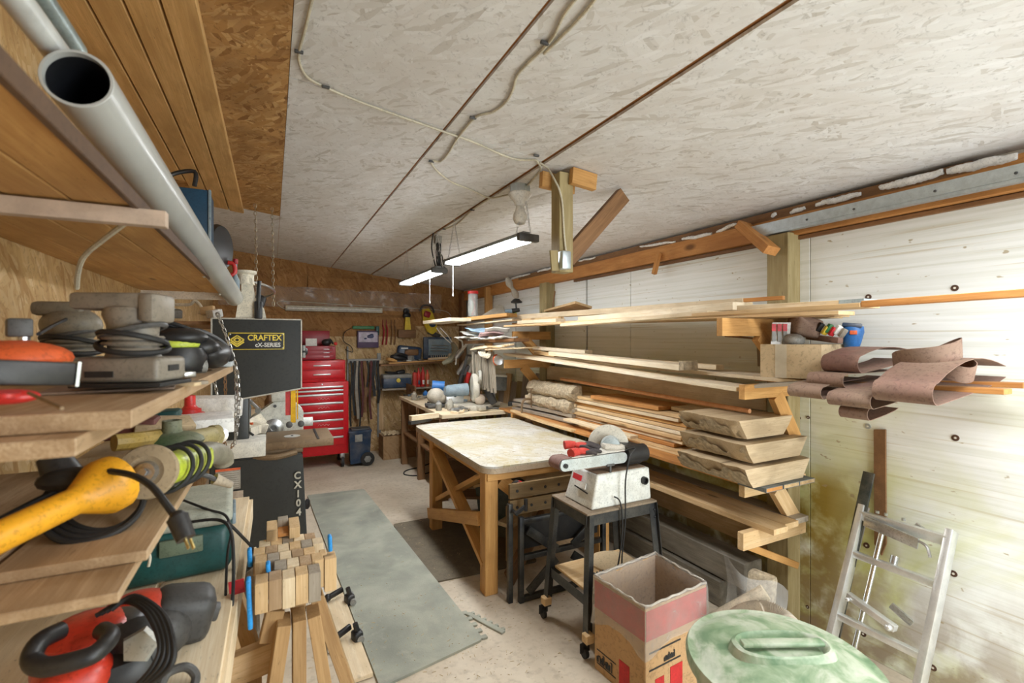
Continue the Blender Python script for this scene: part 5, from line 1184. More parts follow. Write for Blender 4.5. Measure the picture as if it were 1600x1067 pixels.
pos = [(1.7, 4.55), (1.66, 4.7), (1.75, 5.9), (1.55, 4.75), (2.33, 4.55), (1.75, 5.25), (1.66, 4.5), (1.72, 4.85), (1.9, 5.9), (2.1, 5.7), (2.0, 6.0), (2.2, 5.3), (1.55, 5.7), (2.42, 4.7)]
for (nme, m, sh), w, (x, y) in zip(cl, wh, pos):
    b = MB(); a = rs2.uniform(-1, 1); h = rs2.uniform(.03, .08)
    if sh == 'bot': b.lathe([(.03, 0), (.034, .01), (.034, h*1.1), (.018, h*1.4), (.018, h*1.6)], (x, y, BT), seg=14)
    elif sh == 'box':
        b.box((x, y, BT+h*.3), (rs2.uniform(.08, .18), rs2.uniform(.04, .10), h*.6), Euler((0, 0, a)).to_matrix(), .006)
        b.box((x+.02, y+.02, BT+h*.7), (.05, .03, h*.3), Euler((0, 0, a+.4)).to_matrix(), .004)
    else: b.cyl((x-.08, y, BT+.09), (x+.08, y+.03, BT+.09), .035, .025, 14); b.beam((x-.04, y, BT+.09), (x-.06, y, BT), .04, .03, bev=.008)
    tag(mk(nme.split()[1] if nme.split()[1] not in ('cube',) else 'wood_cube', b, m), '%s on the rear bench, %s' % (nme, w), nme.split()[1], 'clutter on the rear bench')
t = thing('c_clamp', 'rusty C clamp fixed on the right edge of the rear bench', 'clamp')
c = PT(823, 640, 4.6); b = MB(); b.tube([c+V((.05, 0, .10)), c+V((-.02, 0, .10)), c+V((-.05, 0, .06)), c+V((-.05, 0, -.04)), c+V((0, 0, -.08))], .012, 8); mk('clamp_frame', b, castiron, t)
b = MB(); b.cyl(c+V((.05, 0, .02)), c+V((.05, 0, .20)), .007, seg=8); b.beam(c+V((.0, 0, .2)), c+V((.10, 0, .2)), .01, .01); mk('screw', b, castiron, t); settle(t)
# hanging clamps at the right of the back wall
for k, (u, v, u1, v1, m, lb) in enumerate(((742, 540, 715, 585, steel, 'steel bar clamp hanging highest beside the wall shelf'), (748, 548, 722, 590, dgrey_pl, 'dark bar clamp hanging below the steel one'), (735, 530, 712, 560, steel, 'short steel clamp by the end of the wall shelf'), (740, 560, 728, 600, red_pl, 'clamp with a red grip hanging over the mitre saw'), (730, 555, 716, 610, black_mt, 'black bar clamp hanging lowest at the corner'))):
    t = thing('bar_clamp', lb, 'clamp', 'clamps hanging in the far corner')
    p = PT(u, v, 5.9-.1*k); q = PT(u1, v1, 5.9-.1*k)
    b = MB(); b.beam(p, q, .012, .03); b.beam(p, p+V((.07, -.05, -.01)), .02, .025); mk('bar', b, steel if k != 4 else black_mt, t)
    b = MB(); d = (q-p); b.cyl(p+d*.55, p+d*.95, .028, seg=12); mk('grip', b, m, t); settle(t)
t = thing('strap_bundle', 'beige bag or strap bundle hanging at the right end of the wall shelf', 'strap bundle')
p = [PT(706, 535, 6.0), PT(712, 548, 6.0), PT(706, 560, 6.0), PT(692, 568, 6.0)]
b = MB(); b.tube(p, lambda q: .02+.022*math.sin(q*3), 10); mk('pouch', b, M('pouch_khaki', (.24, .22, .15), .8), t)
b = MB(); b.tube([PT(682, 512, 6.0), PT(692, 525, 6.0), PT(705, 537, 6.0)], .006, 6); b.tube([PT(688, 512, 6.0), PT(700, 525, 6.0), PT(708, 537, 6.0)], .006, 6); mk('cord', b, paper, t); settle(t)
t = thing('wall_hook', 'white cup hook at the end of the wall shelf', 'hook'); b = MB(); b.tube([PT(716, 530, 5.95), PT(722, 534, 5.9), PT(722, 545, 5.9), PT(715, 550, 5.95), PT(712, 570, 5.95)], .01, 8); mk('hook', b, white_pl, t); settle(t)
# high shelf across the corner
o = board('shelf_board', PT(676, 504, 5.6), PT(720, 499, 5.0), .25, .035, pale2); tag(o, 'pale board end of the high corner shelf under the shop light cords', 'shelf board')
o = board('shelf_board', PT(716, 501, 5.3), PT(800, 492, 4.9), .20, .035, honey); tag(o, 'brown plank running from the corner shelf to the lumber rack', 'shelf board')
o = board('shelf_board', PT(722, 508, 5.4), PT(808, 500, 4.8), .15, .012, pale); tag(o, 'thin board under the brown corner plank', 'shelf board')
t = thing('tinsel_jar', 'tall clear jar with a red lid standing on the high corner shelf', 'jar')
c = PT(739, 494, 5.3)
b = MB(); b.lathe([(.052, .0), (.055, .01), (.055, .24), (.05, .25)], c, seg=24, cap=False); mk('jar', b, film_mat('jar_clear', .35, (.8, .85, .85)), t)
b = MB(); b.lathe([(0, .285), (.06, .28), (.062, .25), (.058, .25)], c, seg=24, cap=False); mk('lid', b, red_pl, t)
for k, m in enumerate((teal_pl, paper, green_pl, red_pl, paper)):
    b = MB(); a = k*1.3; b.tube([c+V((.03*math.cos(a), .03*math.sin(a), .01)), c+V((.02*math.cos(a+2), .02*math.sin(a+2), .12)), c+V((.03*math.cos(a), .03*math.sin(a), .23))], .006, 6); mk('string', b, m, t)
settle(t)
b = MB(); b.prism([PT(752, 493, 5.1), PT(780, 476, 5.3), PT(786, 478, 5.3), PT(790, 492, 5.1)], (.06, .1, .0)); tag(mk('triangular_board', b, greybelt), 'leaning triangular board beside the red lidded jar', 'board')
t = thing('hanging_drill', 'black and blue hand tool hanging by a rag from the header beam', 'tool')
b = MB(); b.tube([PT(792, 434, 5.2), PT(797, 445, 5.2), PT(803, 455, 5.2), PT(808, 466, 5.2)], lambda q: .02+.02*math.sin(q*6)**2, 10); mk('rag', b, greybelt, t)
b = MB(); b.lathe([(.02, 0), (.06, .005), (.065, .02), (.05, .03), (.03, .05)], PT(807, 474, 5.2), seg=20); mk('disc', b, black_pl, t)
b = MB(); b.cyl(PT(789, 487, 5.2), PT(800, 486, 5.2), .025, seg=14); mk('blue_grip', b, bluegrey, t)
b = MB(); b.cyl(PT(800, 486, 5.2), PT(812, 484, 5.2), .03, .02, 14); b.cyl(PT(807, 484, 5.2), PT(806, 474, 5.2), .01, seg=8); mk('body', b, black_pl, t)
b = MB(); b.cyl(PT(804, 490, 5.2), PT(806, 492, 5.2), .018, seg=10); mk('yellow_tip', b, lime_pl, t); settle(t)
# newspapers and laths
for k in range(7):
    p = PT(731+k*9, 527-(k % 3)*4, 5.2-.08*k); b = MB(); a = random.uniform(-.5, .5)
    b.grid(lambda u, v, p=p, a=a, k=k: p+V(((u-.5)*.24, (v-.5)*.2, .007*math.sin(u*7+k)+.006*math.sin(v*9+k)+.014*(k % 3)+(v-.5)*.05*math.sin(k))), 10, 6); o = mk('newspaper', b, (paper, paper, M('newsprint_blue', (.35, .50, .65), .8), paper, M('newsprint_red', (.65, .45, .45), .8), paper, paper)[k]); o.rotation_euler = (0, 0, a)
    sd = o.modifiers.new('s', 'SOLIDIFY'); sd.thickness = .012
    tag(o, '%s from the left of the crumpled newspapers piled beside the rack' % ORD[k].replace('topmost', 'first'), 'newspaper', 'newspapers')
o = board('rack_board', PT(735, 535, 5.3), PT(815, 531, 4.6), .2, .03, brown); tag(o, 'brown shelf under the pile of newspapers', 'shelf board')
for k in range(6):
    u = 738+k*3; p = PT(u, 546-k*1.2, 5.1); q = PT(800-k*4, 538+k, 4.5); o = board('lath', p, q, .05, .014, (pale, pale2, pine)[k % 3]); tag(o, '%s lath of the bundle under the newspapers' % ORD[k], 'lath', 'laths under the newspapers')
b = MB(); b.beam(PT(770, 546, 4.7), PT(831, 543, 4.35), .22, .012); tag(mk('cardboard_sheet', b, cardlight), 'light brown cardboard sheet lying at the far end of the second shelf', 'cardboard')
for k in range(13):
    u = 739+k*2.6; p = PT(u, 549+random.uniform(-3, 2), 5.15-.02*k); q = PT(u+1.5+k*.2, 610+random.uniform(-6, 6), 5.1-.02*k)
    o = board('hanging_stick', p, q, .024, .018, (greywood, darktimber, greywood, greywood)[k % 4], up=(0, 1, 0)); tag(o, 'grey stick, %s from the left of the bundle hanging under the newspapers' % (ORD[k] if k < 12 else 'last').replace('topmost', 'first'), 'stick', 'sticks hanging in a bundle')
b = MB(); b.ball(PT(775, 562, 4.9), (.035, .035, .06), 12); tag(mk('red_cloth', b, orange_pl, ang=80), 'orange red cloth hanging beside the stick bundle', 'cloth')
b = MB(); b.lathe([(0, 0), (.05, .005), (.05, .02), (0, .03)], PT(779, 563, 4.8), (-.4, -1, .2), 18); tag(mk('grey_disc', b, steel), 'grey steel disc hanging beside the orange cloth', 'disc')
b = MB()
for k in range(4): b.tube([PT(748+k*3, 550, 4.95), PT(752+k*3, 556+k, 4.9), PT(760+k*2, 554, 4.9), PT(765, 548, 4.95)], .010, 6)
tag(mk('rope_coil', b, cream), 'pale rope coil hanging over the stick bundle', 'rope')
# cable on the floor by the table
b = MB(); b.tube([PZ(672, 738, .006), PZ(650, 743, .006), PZ(632, 741, .006), PZ(635, 735, .006), PZ(655, 730, .006), PZ(672, 724, .006)], .008, 8); tag(mk('cord', b, black_rb), 'black cord looping on the floor left of the table leg', 'cord')

# unlabelled-looking small tools heaped at the back of the bench and on the wall shelf
rs4 = random.Random(11)
def heap(n, xr, yr, z, mats_, name, label, cat, group):
    for k in range(n):
        x = rs4.uniform(*xr); y = rs4.uniform(*yr); a = rs4.uniform(0, 3.1); l = rs4.uniform(.06, .16); m = mats_[k % len(mats_)]
        b = MB(); Rm = Euler((rs4.uniform(-.1, .1), rs4.uniform(-.15, .15), a)).to_matrix(); c = V((x, y, z+rs4.uniform(.012, .03)))
        b.box(c, (l, .018, .014), Rm, .004); b.box(c+Rm @ V((l*.45, 0, .004)), (.035, rs4.uniform(.03, .06), .024), Rm, .006); b.cyl(c+Rm @ V((-l*.5, 0, 0)), c+Rm @ V((-l*.1, 0, 0)), .013, .010, 10)
        tag(mk(name, b, m), label, cat, group)
heap(22, (1.52, 2.35), (5.0, 6.1), BT, (dgrey_pl, black_pl, steel, brown, bluegrey, greywood, black_mt), 'hand_tool', 'small dusty hand tool heaped on the rear bench behind the mitre saw', 'hand tool', 'hand tools heaped on the rear bench')
heap(10, (1.45, 2.4), (6.68, 6.78), 1.275, (black_pl, dgrey_pl, steel, brown, black_mt), 'hand_tool', 'small dark hand tool heaped along the front of the upper wall shelf', 'hand tool', 'hand tools heaped on the wall shelf')
heap(9, (1.56, 2.1), (4.48, 4.68), BT, (steel, dgrey_pl, pale, black_mt, greybelt), 'hand_tool', 'small hand tool scattered along the front edge of the rear bench', 'hand tool', 'hand tools along the bench front')
# ================================================================ LEFT SIDE
# upper pine shelf seen from below
t = thing('upper_shelf', 'long pine board shelf overhead along the left wall, seen from below', 'shelf')
for k in range(4):
    board('shelf_board', (-.61+.101*k, -.4, 1.888), (-.61+.101*k, 3.32, 1.888), .098, .022, shelfpine, t, bev=.003)
board('front_lip', (-.252, -.4, 1.885), (-.252, 3.32, 1.885), .012, .03, M('lip_dark', (.10, .055, .03), .7), t)
board('end_board', (-.66, 3.33, 1.855), (-.19, 3.33, 1.862), .02, .05, M('whitish_board', (.62, .54, .44), .7), t)
board('support_strip', (-.66, 1.24, 1.855), (-.20, 1.24, 1.855), .03, .034, M('pinkish_board', (.50, .38, .29), .7, grit=.1), t)
settle(t)
b = MB(); b.tube([PT(205, 342, 1.04), PT(165, 372, 1.1), PT(132, 400, 1.15), PT(122, 425, 1.2), PT(120, 450, 1.25)], .006, 7); tag(mk('cord', b, cable_m), 'pale cord dangling from the pinkish strip under the upper shelf', 'cord')
# big pipe
t = thing('drain_pipe', 'long glossy grey plastic pipe lying along the front of the upper shelf', 'pipe')
m_pipe = M('pipe_grey', (.44, .45, .43), .25, var=.08, scale=4, bmp=0, grit=0)
pa, pb = V((-.287, 1.02, 2.03)), V((-.205, 3.36, 1.853)); d = (pb-pa).normalized()
b = MB(); rr = .049; seg = 40
def pipe(b, pa, pb, ro, ri, seg=40):
    L_ = (pb-pa).length
    b.lathe([(ri, 0), (ro-.001, 0), (ro, .001), (ro, L_-.001), (ro-.001, L_), (ri, L_)], pa, (pb-pa), seg, cap=False)
    b.lathe([(ri, L_), (ri, 0)], pa, (pb-pa), seg, cap=False)
pipe(b, pa, pb, rr, .044); mk('pipe', b, m_pipe, t)
b = MB(); b.cyl(pa+d*.012, pb-d*.01, .0435, seg=40, cap=False); mk('shaded_bore', b, M('bore_shade', (.012, .013, .016), .5), t)  # inner sleeve coloured black for the shade inside the pipe
for f in (.31, .62, .83):
    b = MB(); c = pa.lerp(pb, f); b.ball(c+V((-.03, 0, -.042)), .008, 10); mk('screw', b, steel, t)
settle(t)
t = thing('conduit', 'shiny metal conduits crossing above the open end of the grey pipe', 'conduit')
b = MB(); b.cyl(PT(-20, -60, .62), PT(96, 92, .84), .021, seg=24); mk('pipe', b, M('conduit_white', (.60, .62, .60), .28, grit=0), t)
b = MB(); b.cyl(PT(20, -70, .70), PT(118, 78, .90), .018, seg=24); mk('pipe', b, M('conduit_teal', (.36, .44, .44), .35, .6), t); settle(t)
# things on the upper shelf
t = thing('blue_case', 'dark blue metal case standing on the upper shelf behind the pipe', 'case')
m_bc = M('case_blue', (.012, .06, .12), .4); y = 2.70
b = MB(); b.box((-.42, y+.1, 2.11), (.30, .20, .42), None, .006); mk('case', b, m_bc, t)
b = MB(); b.box((-.268, y, 2.11), (.012, .02, .42), None, .003); mk('edge_trim', b, bluegrey, t)
b = MB(); b.tube([V((-.42, y, 2.32)), V((-.42, y, 2.37)), V((-.33, y, 2.40)), V((-.33, y, 2.33))], .010, 8); mk('handle', b, black_pl, t); settle(t)
t = thing('blower', 'black ribbed blower motor beside the blue case on the upper shelf', 'blower')
c = PT(346, 386, 2.75); ax = V((.9, -.35, 0)).normalized()
b = MB(); b.lathe([(.05, -.11), (.11, -.10), (.125, -.06), (.125, -.0), (.13, .01), (.12, .03), (.04, .04), (0, .04)], c-ax*.02, ax, 32); mk('shell', b, black_pl, t)
for k in range(7):
    b = MB(); b.lathe([(.126, 0), (.13, .003), (.126, .006)], c-ax*(.115-.014*k), ax, 28, cap=False); mk('cooling_rib', b, grey_pl, t)
b = MB(); b.ball(c+V((-.05, -.10, -.06)), .035, 12); mk('cap', b, white_pl, t); 
settle(t)
b = MB(); c = PT(356, 418, 2.8); b.tube([c+V((0, 0, .03)), c+V((.03, 0, .02)), c+V((.035, 0, -.03)), c+V((0, 0, -.05))], .012, 10); tag(mk('red_grip', b, red_pl), 'red plastic handle poking out below the blower', 'handle')
t = thing('spray_bottle', 'slim white bottle with a pink cap at the far end of the upper shelf', 'bottle')
c = PT(368, 456, 2.82); b = MB(); b.lathe([(.02, 0), (.022, .01), (.022, .07), (.009, .10), (.009, .17)], c, seg=16); mk('bottle', b, bluegrey, t)
b = MB(); b.lathe([(.01, .165), (.013, .17), (.013, .195), (0, .2)], c, seg=12); mk('cap', b, dred_pt, t); settle(t)
# chains from the ceiling
for k, (x, zb) in enumerate(((-.12, 1.93), (.0, 1.86))):
    b = MB(); y = 4.30; chainmesh(b, [V((x, y, ceil_z(x)-.0)), V((x+.01, y, zb))], .032, .0028, .017); tag(mk('hanging_chain', b, M('chain_rust', (.40, .34, .24), .4, .7)), ('left', 'right')[k]+' chain hanging from the white ceiling above the bandsaw', 'chain', 'chains hanging from the ceiling')
# ---- bandsaw
t = thing('bandsaw', 'tall black bandsaw with a yellow name plate, iron table and cabinet base', 'bandsaw')
BY = 3.32
b = MB(); pr_ = [(-.32, 1.725), (.168, 1.725), (.168, 1.285), (-.32, 1.215)]
b.prism([V((x, BY, z)) for x, z in pr_], (0, .14, 0)); mk('wheel_cover', b, saw_black, t)
b = MB()
for p, q in zip(pr_, pr_[1:]+pr_[:1]): b.beam((p[0], BY-.002, p[1]), (q[0], BY-.002, q[1]), .012, .008, up=(0, 0, 1) if abs(p[1]-q[1]) < .2 and abs(p[0]-q[0]) > .1 else (1, 0, 0))
mk('cover_rim', b, M('rim_dusty', (.48, .46, .40), .6), t)
b = MB(); b.box((-.20, BY+.17, 1.1), (.14, .15, 1.1), None, .01); mk('column', b, saw_black, t)
b = MB(); v = []
for x, y, z in ((-.33, BY+.0, .87), (.176, BY, .87), (.176, BY+.40, .87), (-.33, BY+.40, .87), (-.36, BY-.05, .0), (.215, BY-.05, .0), (.215, BY+.44, .0), (-.36, BY+.44, .0)): v.append(b.bm.verts.new((x, y, z)))
for f in ((0, 1, 2, 3), (0, 4, 5, 1), (1, 5, 6, 2), (2, 6, 7, 3), (3, 7, 4, 0), (7, 6, 5, 4)): b.bm.faces.new([v[i] for i in f])
bmesh.ops.bevel(b.bm, geom=list(b.bm.edges), offset=.008, segments=2, affect='EDGES'); mk('cabinet', b, saw_black, t)
b = MB(); b.box((.165, BY+.21, .925), (.40, .40, .05), None, .005); mk('table', b, castiron, t)
b = MB(); b.lathe([(.05, 0), (.05, .003), (.0, .003)], (.12, BY+.18, .950), seg=24, sy=.9); ins = mk('table_insert', b, alu, t)
b = MB(); b.cyl((.12, BY+.18, .953), (.12, BY+.18, .956), .008, seg=8); mk('blade_slot', b, ink, ins)
b = MB(); b.box((.27, BY+.20, .951), (.014, .39, .004)); mk('mitre_slot', b, ink, t)
b = MB(); b.box((.05, BY+.16, .885), (.26, .26, .035), None, .006); b.tube([V((-.1, BY+.02, .87)), V((.02, BY-.02, .865)), V((.14, BY, .88))], .018, 8); mk('trunnion', b, castiron, t)
b = MB(); b.box((-.145, BY+.10, .925), (.22, .24, .095), None, .006); mk('white_fence_box', b, M('white_dusty', (.72, .70, .62), .6), t)
b = MB(); b.beam((.125, BY+.13, 1.05), (.125, BY+.13, 1.30), .03, .03); b.beam((.150, BY+.13, 1.07), (.150, BY+.13, 1.30), .008, .02, up=(0, 1, 0)); mk('guide_post', b, gold, t)
for dx in (-.025, .045):
    b = MB(); b.lathe([(.018, 0), (.02, .01), (.02, .03), (.01, .035), (0, .035)], (.125+dx, BY+.10, 1.045), (0, -1, 0), 16); mk('guide_bearing', b, dgrey_pl, t)
b = MB(); b.beam((.094, BY+.13, 1.10), (.094, BY+.13, 1.28), .03, .01, up=(0, 1, 0)); mk('red_guard', b, red_pl, t)
b = MB(); b.lathe([(.022, 0), (.026, .01), (.026, .03), (.018, .04), (0, .04)], (.168, BY+.06, 1.52), (1, 0, 0), 14); mk('door_knob', b, black_pl, t)
b = MB(); b.box((.185, BY+.06, 1.52), (.018, .05, .08), None, .003); mk('knob_plate', b, grey_pl, t)
b = MB(); b.lathe([(.02, 0), (.032, .006), (.032, .022), (.02, .03), (0, .03)], (.19, BY+.03, .53), (1, -.15, 0), 10); mk('cabinet_knob', b, black_pl, t)
# name plate
b = MB(); b.box((-.083, BY-.006, 1.588), (.304, .006, .104), None, .002); npl = mk('name_plate', b, signyel, t)
b = MB(); b.box((-.083, BY-.0095, 1.588), (.296, .004, .095), None, .001); mk('plate_field', b, ink, npl)
text('brand_lettering', 'CRAFTEX', .050, V((-.040, BY-.012, 1.608)), (math.pi/2, 0, 0), signyel, npl, .001, .88, bold=.0012)
text('series_lettering', 'cX-SERIES', .036, V((-.022, BY-.012, 1.564)), (math.pi/2, 0, 0), signwht, npl, .001, .92, bold=.0009)
b = MB(); cx, cz = -.188, 1.590
for s_, w in ((1, .008), (.52, .007)):
    q = [V((cx-.036*s_, BY-.012, cz+.006)), V((cx, BY-.012, cz+.006+.027*s_)), V((cx+.036*s_, BY-.012, cz+.006)), V((cx, BY-.012, cz+.006-.027*s_))]
    for i in range(4): b.beam(q[i], q[(i+1) % 4], .002, w, up=(0, 0, 1))
b.beam((cx-.036, BY-.012, cz-.006), (cx, BY-.012, cz-.034), .002, .008); b.beam((cx+.036, BY-.012, cz-.006), (cx, BY-.012, cz-.034), .002, .008)
mk('logo', b, signyel, npl)
for x in (-.225, .059):
    for z in (1.630, 1.546):
        b = MB(); b.ball((x, BY-.012, z), .006, 8); mk('rivet', b, steel, npl)
# model lettering down the cabinet edge
for k, ch in enumerate('CX104'):
    f = .735-.057*k; text('model_lettering', ch, .062, V((.140+(.87-f)*.03, BY-.022-(.87-f)*.055, f)), (math.pi/2, 0, 0), M('letter_grey', (.50, .48, .40), .6, bmp=0) if k == 0 else bpy.data.materials['letter_grey'], t, .001, .9, bold=.002)
# labels on the left of the cabinet
b = MB(); b.box((-.235, BY-.014, .76), (.13, .004, .13), None, .001); lb_ = mk('warning_label', b, M('label_grey', (.32, .29, .24), .7), t)
b = MB(); b.box((-.235, BY-.018, .818), (.13, .003, .014)); mk('orange_band', b, orange_pl, lb_)
b = MB()
for k in range(8): b.box((-.235, BY-.018, .80-.013*k), (.11, .002, .003))
mk('printed_lines', b, M('label_line', (.55, .52, .45), .7), lb_)
b = MB(); b.box((-.19, BY-.022, .63), (.07, .004, .11), None, .001); mk('data_label', b, M('label_tan', (.40, .32, .24), .7), t)
settle(t)
# white bracket parts standing on the bandsaw and the ring
t = thing('white_fitting', 'cream coloured moulded fitting with a dark clamp standing on top of the bandsaw', 'fitting')
b = MB(); v = []
fx = lambda x: -.112+.62*x
b.prism([V((fx(p.x), p.y, p.z)) for p in [V((-.14, BY+.02, 1.728)), V((.13, BY+.02, 1.728)), V((.11, BY+.02, 1.79)), V((.03, BY+.02, 1.86)), V((.0, BY+.02, 1.98)), V((-.09, BY+.02, 1.98)), V((-.09, BY+.02, 1.86)), V((-.12, BY+.02, 1.82))]], (0, .08, 0)); mk('body', b, cream, t)
b = MB(); b.lathe([(.05, 0), (.045, .02), (.045, .06), (.06, .07), (.06, .085), (0, .09)], (-.145, BY+.06, 1.94), seg=16); mk('ribbed_neck', b, cream, t)
b = MB(); b.tube([V((-.075, BY-.0, 1.74)), V((-.075, BY-.01, 1.85)), V((-.07, BY, 1.96))], .012, 8); b.box((-.075, BY-.0, 1.78), (.045, .03, .11), None, .008); mk('clamp', b, black_pl, t); settle(t)
b = MB(); b.tube([PT(388, 452, 3.45)+V((.17*math.cos(a*math.pi/8), .30*math.sin(a*math.pi/8), .03*math.cos(a*math.pi/8+2))) for a in range(16)], .009, 8, closed=True); tag(mk('hose_ring', b, steel), 'grey ring of hose resting around the white fitting above the bandsaw', 'hose')
b = MB(); b.box(PT(402, 482, 3.7), (.08, .06, .22), Euler((0, .3, 0)).to_matrix(), .02); tag(mk('dark_bag', b, black_pl), 'dark pouch hanging behind the white fitting', 'pouch')
# left bench beyond the bandsaw and its clutter
t = thing('left_bench', 'pale topped bench along the left wall behind the bandsaw table', 'workbench')
board('bench_top', (-.32, 4.35, .86), (-.32, 5.6, .86), .62, .03, pale, t)
for y in (4.42, 5.5): board('leg', (-.10, y, 0), (-.10, y, .845), .08, .08, pine, t, up=(1, 0, 0))
settle(t)
t = thing('grinder_tool', 'pale grey machine with a round hub and angled housing behind the bandsaw table', 'machine')
c = V((.02, 4.1, .875))
m_gt = M('machine_pale', (.62, .62, .55), .5, dust=.3)
board('pedestal', (.02, 4.15, 0), (.02, 4.15, .88), .3, .3, brown, t, up=(1, 0, 0))
b = MB(); b.prism([c+V((-.20, -.06, .0)), c+V((.20, -.06, 0)), c+V((.20, -.06, .17)), c+V((.13, -.06, .24)), c+V((.0, -.06, .25)), c+V((-.18, -.06, .12))], (0, .16, 0)); bmesh.ops.bevel(b.bm, geom=list(b.bm.edges), offset=.01, segments=2, affect='EDGES'); mk('housing', b, m_gt, t)
b = MB(); b.lathe([(.065, 0), (.07, .008), (.04, .02), (.02, .02), (.018, .005), (0, .005)], c+V((-.01, -.062, .05)), (0, -1, 0), 24); mk('hub', b, steel, t)
b = MB(); b.box(c+V((.06, .0, .30)), (.17, .12, .11), None, .012); mk('upper_housing', b, m_gt, t)
for dx in (-.0, .10):
    b = MB(); b.cyl(c+V((dx, -.064, .215)), c+V((dx, -.058, .215)), .012, seg=12); mk('screw', b, dgrey_pl, t)
b = MB(); b.cyl(c+V((.20, 0, .07)), c+V((.27, 0, .07)), .035, seg=14); mk('side_roller', b, white_pl, t); settle(t)
rs3 = random.Random(3)
for k, (u, v, tt, m, kind, lb) in enumerate(((372, 655, 3.5, paper, 'box', 'white packet'), (385, 640, 3.6, bluegrey, 'bot', 'bluish bottle'), (398, 632, 3.7, steel, 'stick', 'steel caliper'), (410, 645, 3.6, grey_pl, 'stick', 'grey lever'), (365, 668, 3.4, cardlight, 'box', 'tan carton'), (380, 672, 3.4, cream, 'box', 'cream block'), (420, 630, 3.8, brown, 'bot', 'brown can'), (352, 650, 3.5, white_pl, 'bot', 'white jar'), (405, 668, 3.5, cream, 'box', 'pale wooden block'), (432, 618, 4.2, blue_pl, 'box', 'blue box'), (425, 608, 4.3, red_pl, 'bot', 'red can'))):
    c = PT(u, v, tt); b = MB()
    if kind == 'box': b.box(c, (.11, .08, .07), Euler((rs3.uniform(-.2, .2), rs3.uniform(-.3, .3), rs3.uniform(-1, 1))).to_matrix(), .006)
    elif kind == 'bot': b.lathe([(.03, -.06), (.032, .02), (.016, .05), (.016, .07)], c, seg=14)
    else: b.beam(c+V((-.08, 0, .09)), c+V((.06, 0, -.07)), .025, .018, bev=.004); b.cyl(c+V((-.03, -.02, .02)), c+V((-.03, .02, .02)), .02, seg=12)
    tag(mk(lb.split()[-1], b, m), lb+' in the clutter between the foam block and the bandsaw table', lb.split()[-1], 'clutter behind the bandsaw')
b = MB(); b.tube([PT(350, 655, 3.3), PT(365, 652, 3.3), PT(380, 660, 3.3), PT(395, 662, 3.3)], .008, 8); tag(mk('red_hose', b, orange_pl), 'thin orange tube in the clutter behind the chains', 'tube')
b = MB(); b.tube([PT(350, 690, 3.0), PT(362, 676, 3.0), PT(382, 672, 3.0), PT(396, 680, 3.0)], .007, 8); tag(mk('black_tube', b, black_rb), 'black cable arching over the white block on the bandsaw table', 'cable')
b = MB(); b.prism([PT(362, 684, 3.3), PT(412, 655, 3.6), PT(420, 672, 3.6), PT(392, 682, 3.3)], (0, 0, .06)); tag(mk('cream_cover', b, cream), 'cream plastic cover lying beside the grey machine', 'cover')
# stub shelf above left of the bandsaw
t = thing('corner_shelf', 'cluttered shelf far along the left wall between the black tools and bandsaw', 'shelf')
board('shelf_board', (-.45, 3.45, 1.70), (-.45, 5.0, 1.70), .36, .02, brown, t); settle(t)
for k, (u, v, m, sh, lb) in enumerate(((248, 482, white_pl, 'box', 'white block'), (262, 486, paper, 'box', 'white packet'), (290, 480, cream, 'hook', 'cream hook'), (325, 485, pine, 'box', 'wood scrap'), (335, 490, paper, 'box', 'paper box'), (275, 490, grey_pl, 'box', 'grey bracket'))):
    c = PT(u, v, 3.6 if u > 300 else 3.55); b = MB()
    if sh == 'box': b.box(c, (.09, .07, .06), Euler((0, .2, k)).to_matrix(), .006)
    else: b.tube([c+V((-.10, 0, .02)), c+V((.02, 0, .02)), c+V((.06, 0, .05)), c+V((.10, 0, .0)), c+V((.09, 0, -.05))], .012, 8)
    tag(mk(lb.split()[-1], b, m), lb+' lying on the cluttered shelf left of the bandsaw top', lb.split()[-1], 'small items left of the bandsaw top')
# chains hanging over the shelf end
m_ch = M('chain_steel', (.42, .41, .38), .3, .9)
for k, (pts, lb) in enumerate((([(338, 488, 2.05), (350, 515, 2.05), (360, 545, 2.05), (371, 585, 2.05), (373, 640, 2.05), (366, 700, 2.05)], 'bright chain draped from the shelf end down past the bandsaw'), ([(340, 488, 2.1), (365, 560, 2.1), (369, 600, 2.1), (368, 690, 2.1)], 'second chain hanging close beside the bright chain'), ([(347, 545, 2.3), (352, 600, 2.3), (351, 690, 2.3), (358, 704, 2.3), (366, 690, 2.3)], 'dark chain looping down beside the foam block'), ([(328, 560, 2.4), (334, 590, 2.4), (340, 620, 2.4)], 'short chain behind the tip of the tool shelf'))):
    b = MB(); chainmesh(b, [PT(*p) for p in pts], .019, .0024, .012); tag(mk('chain', b, m_ch if k != 2 else brown), lb, 'chain', 'chains beside the bandsaw')
# ---- tool shelf (eye level)
t = thing('tool_shelf', 'eye level plank shelf on the left wall carrying the sanders', 'shelf')
board('upper_plank', (-.277, .845, 1.487), (-.235, 2.14, 1.487), .20, .026, plyedge, t)
board('rear_plank', (-.52, .84, 1.487), (-.51, 2.2, 1.487), .30, .026, plyedge, t)
board('lower_plank', (-.345, .80, 1.461), (-.33, 1.6, 1.461), .24, .024, plyedge, t)
settle(t)
SHT = 1.50
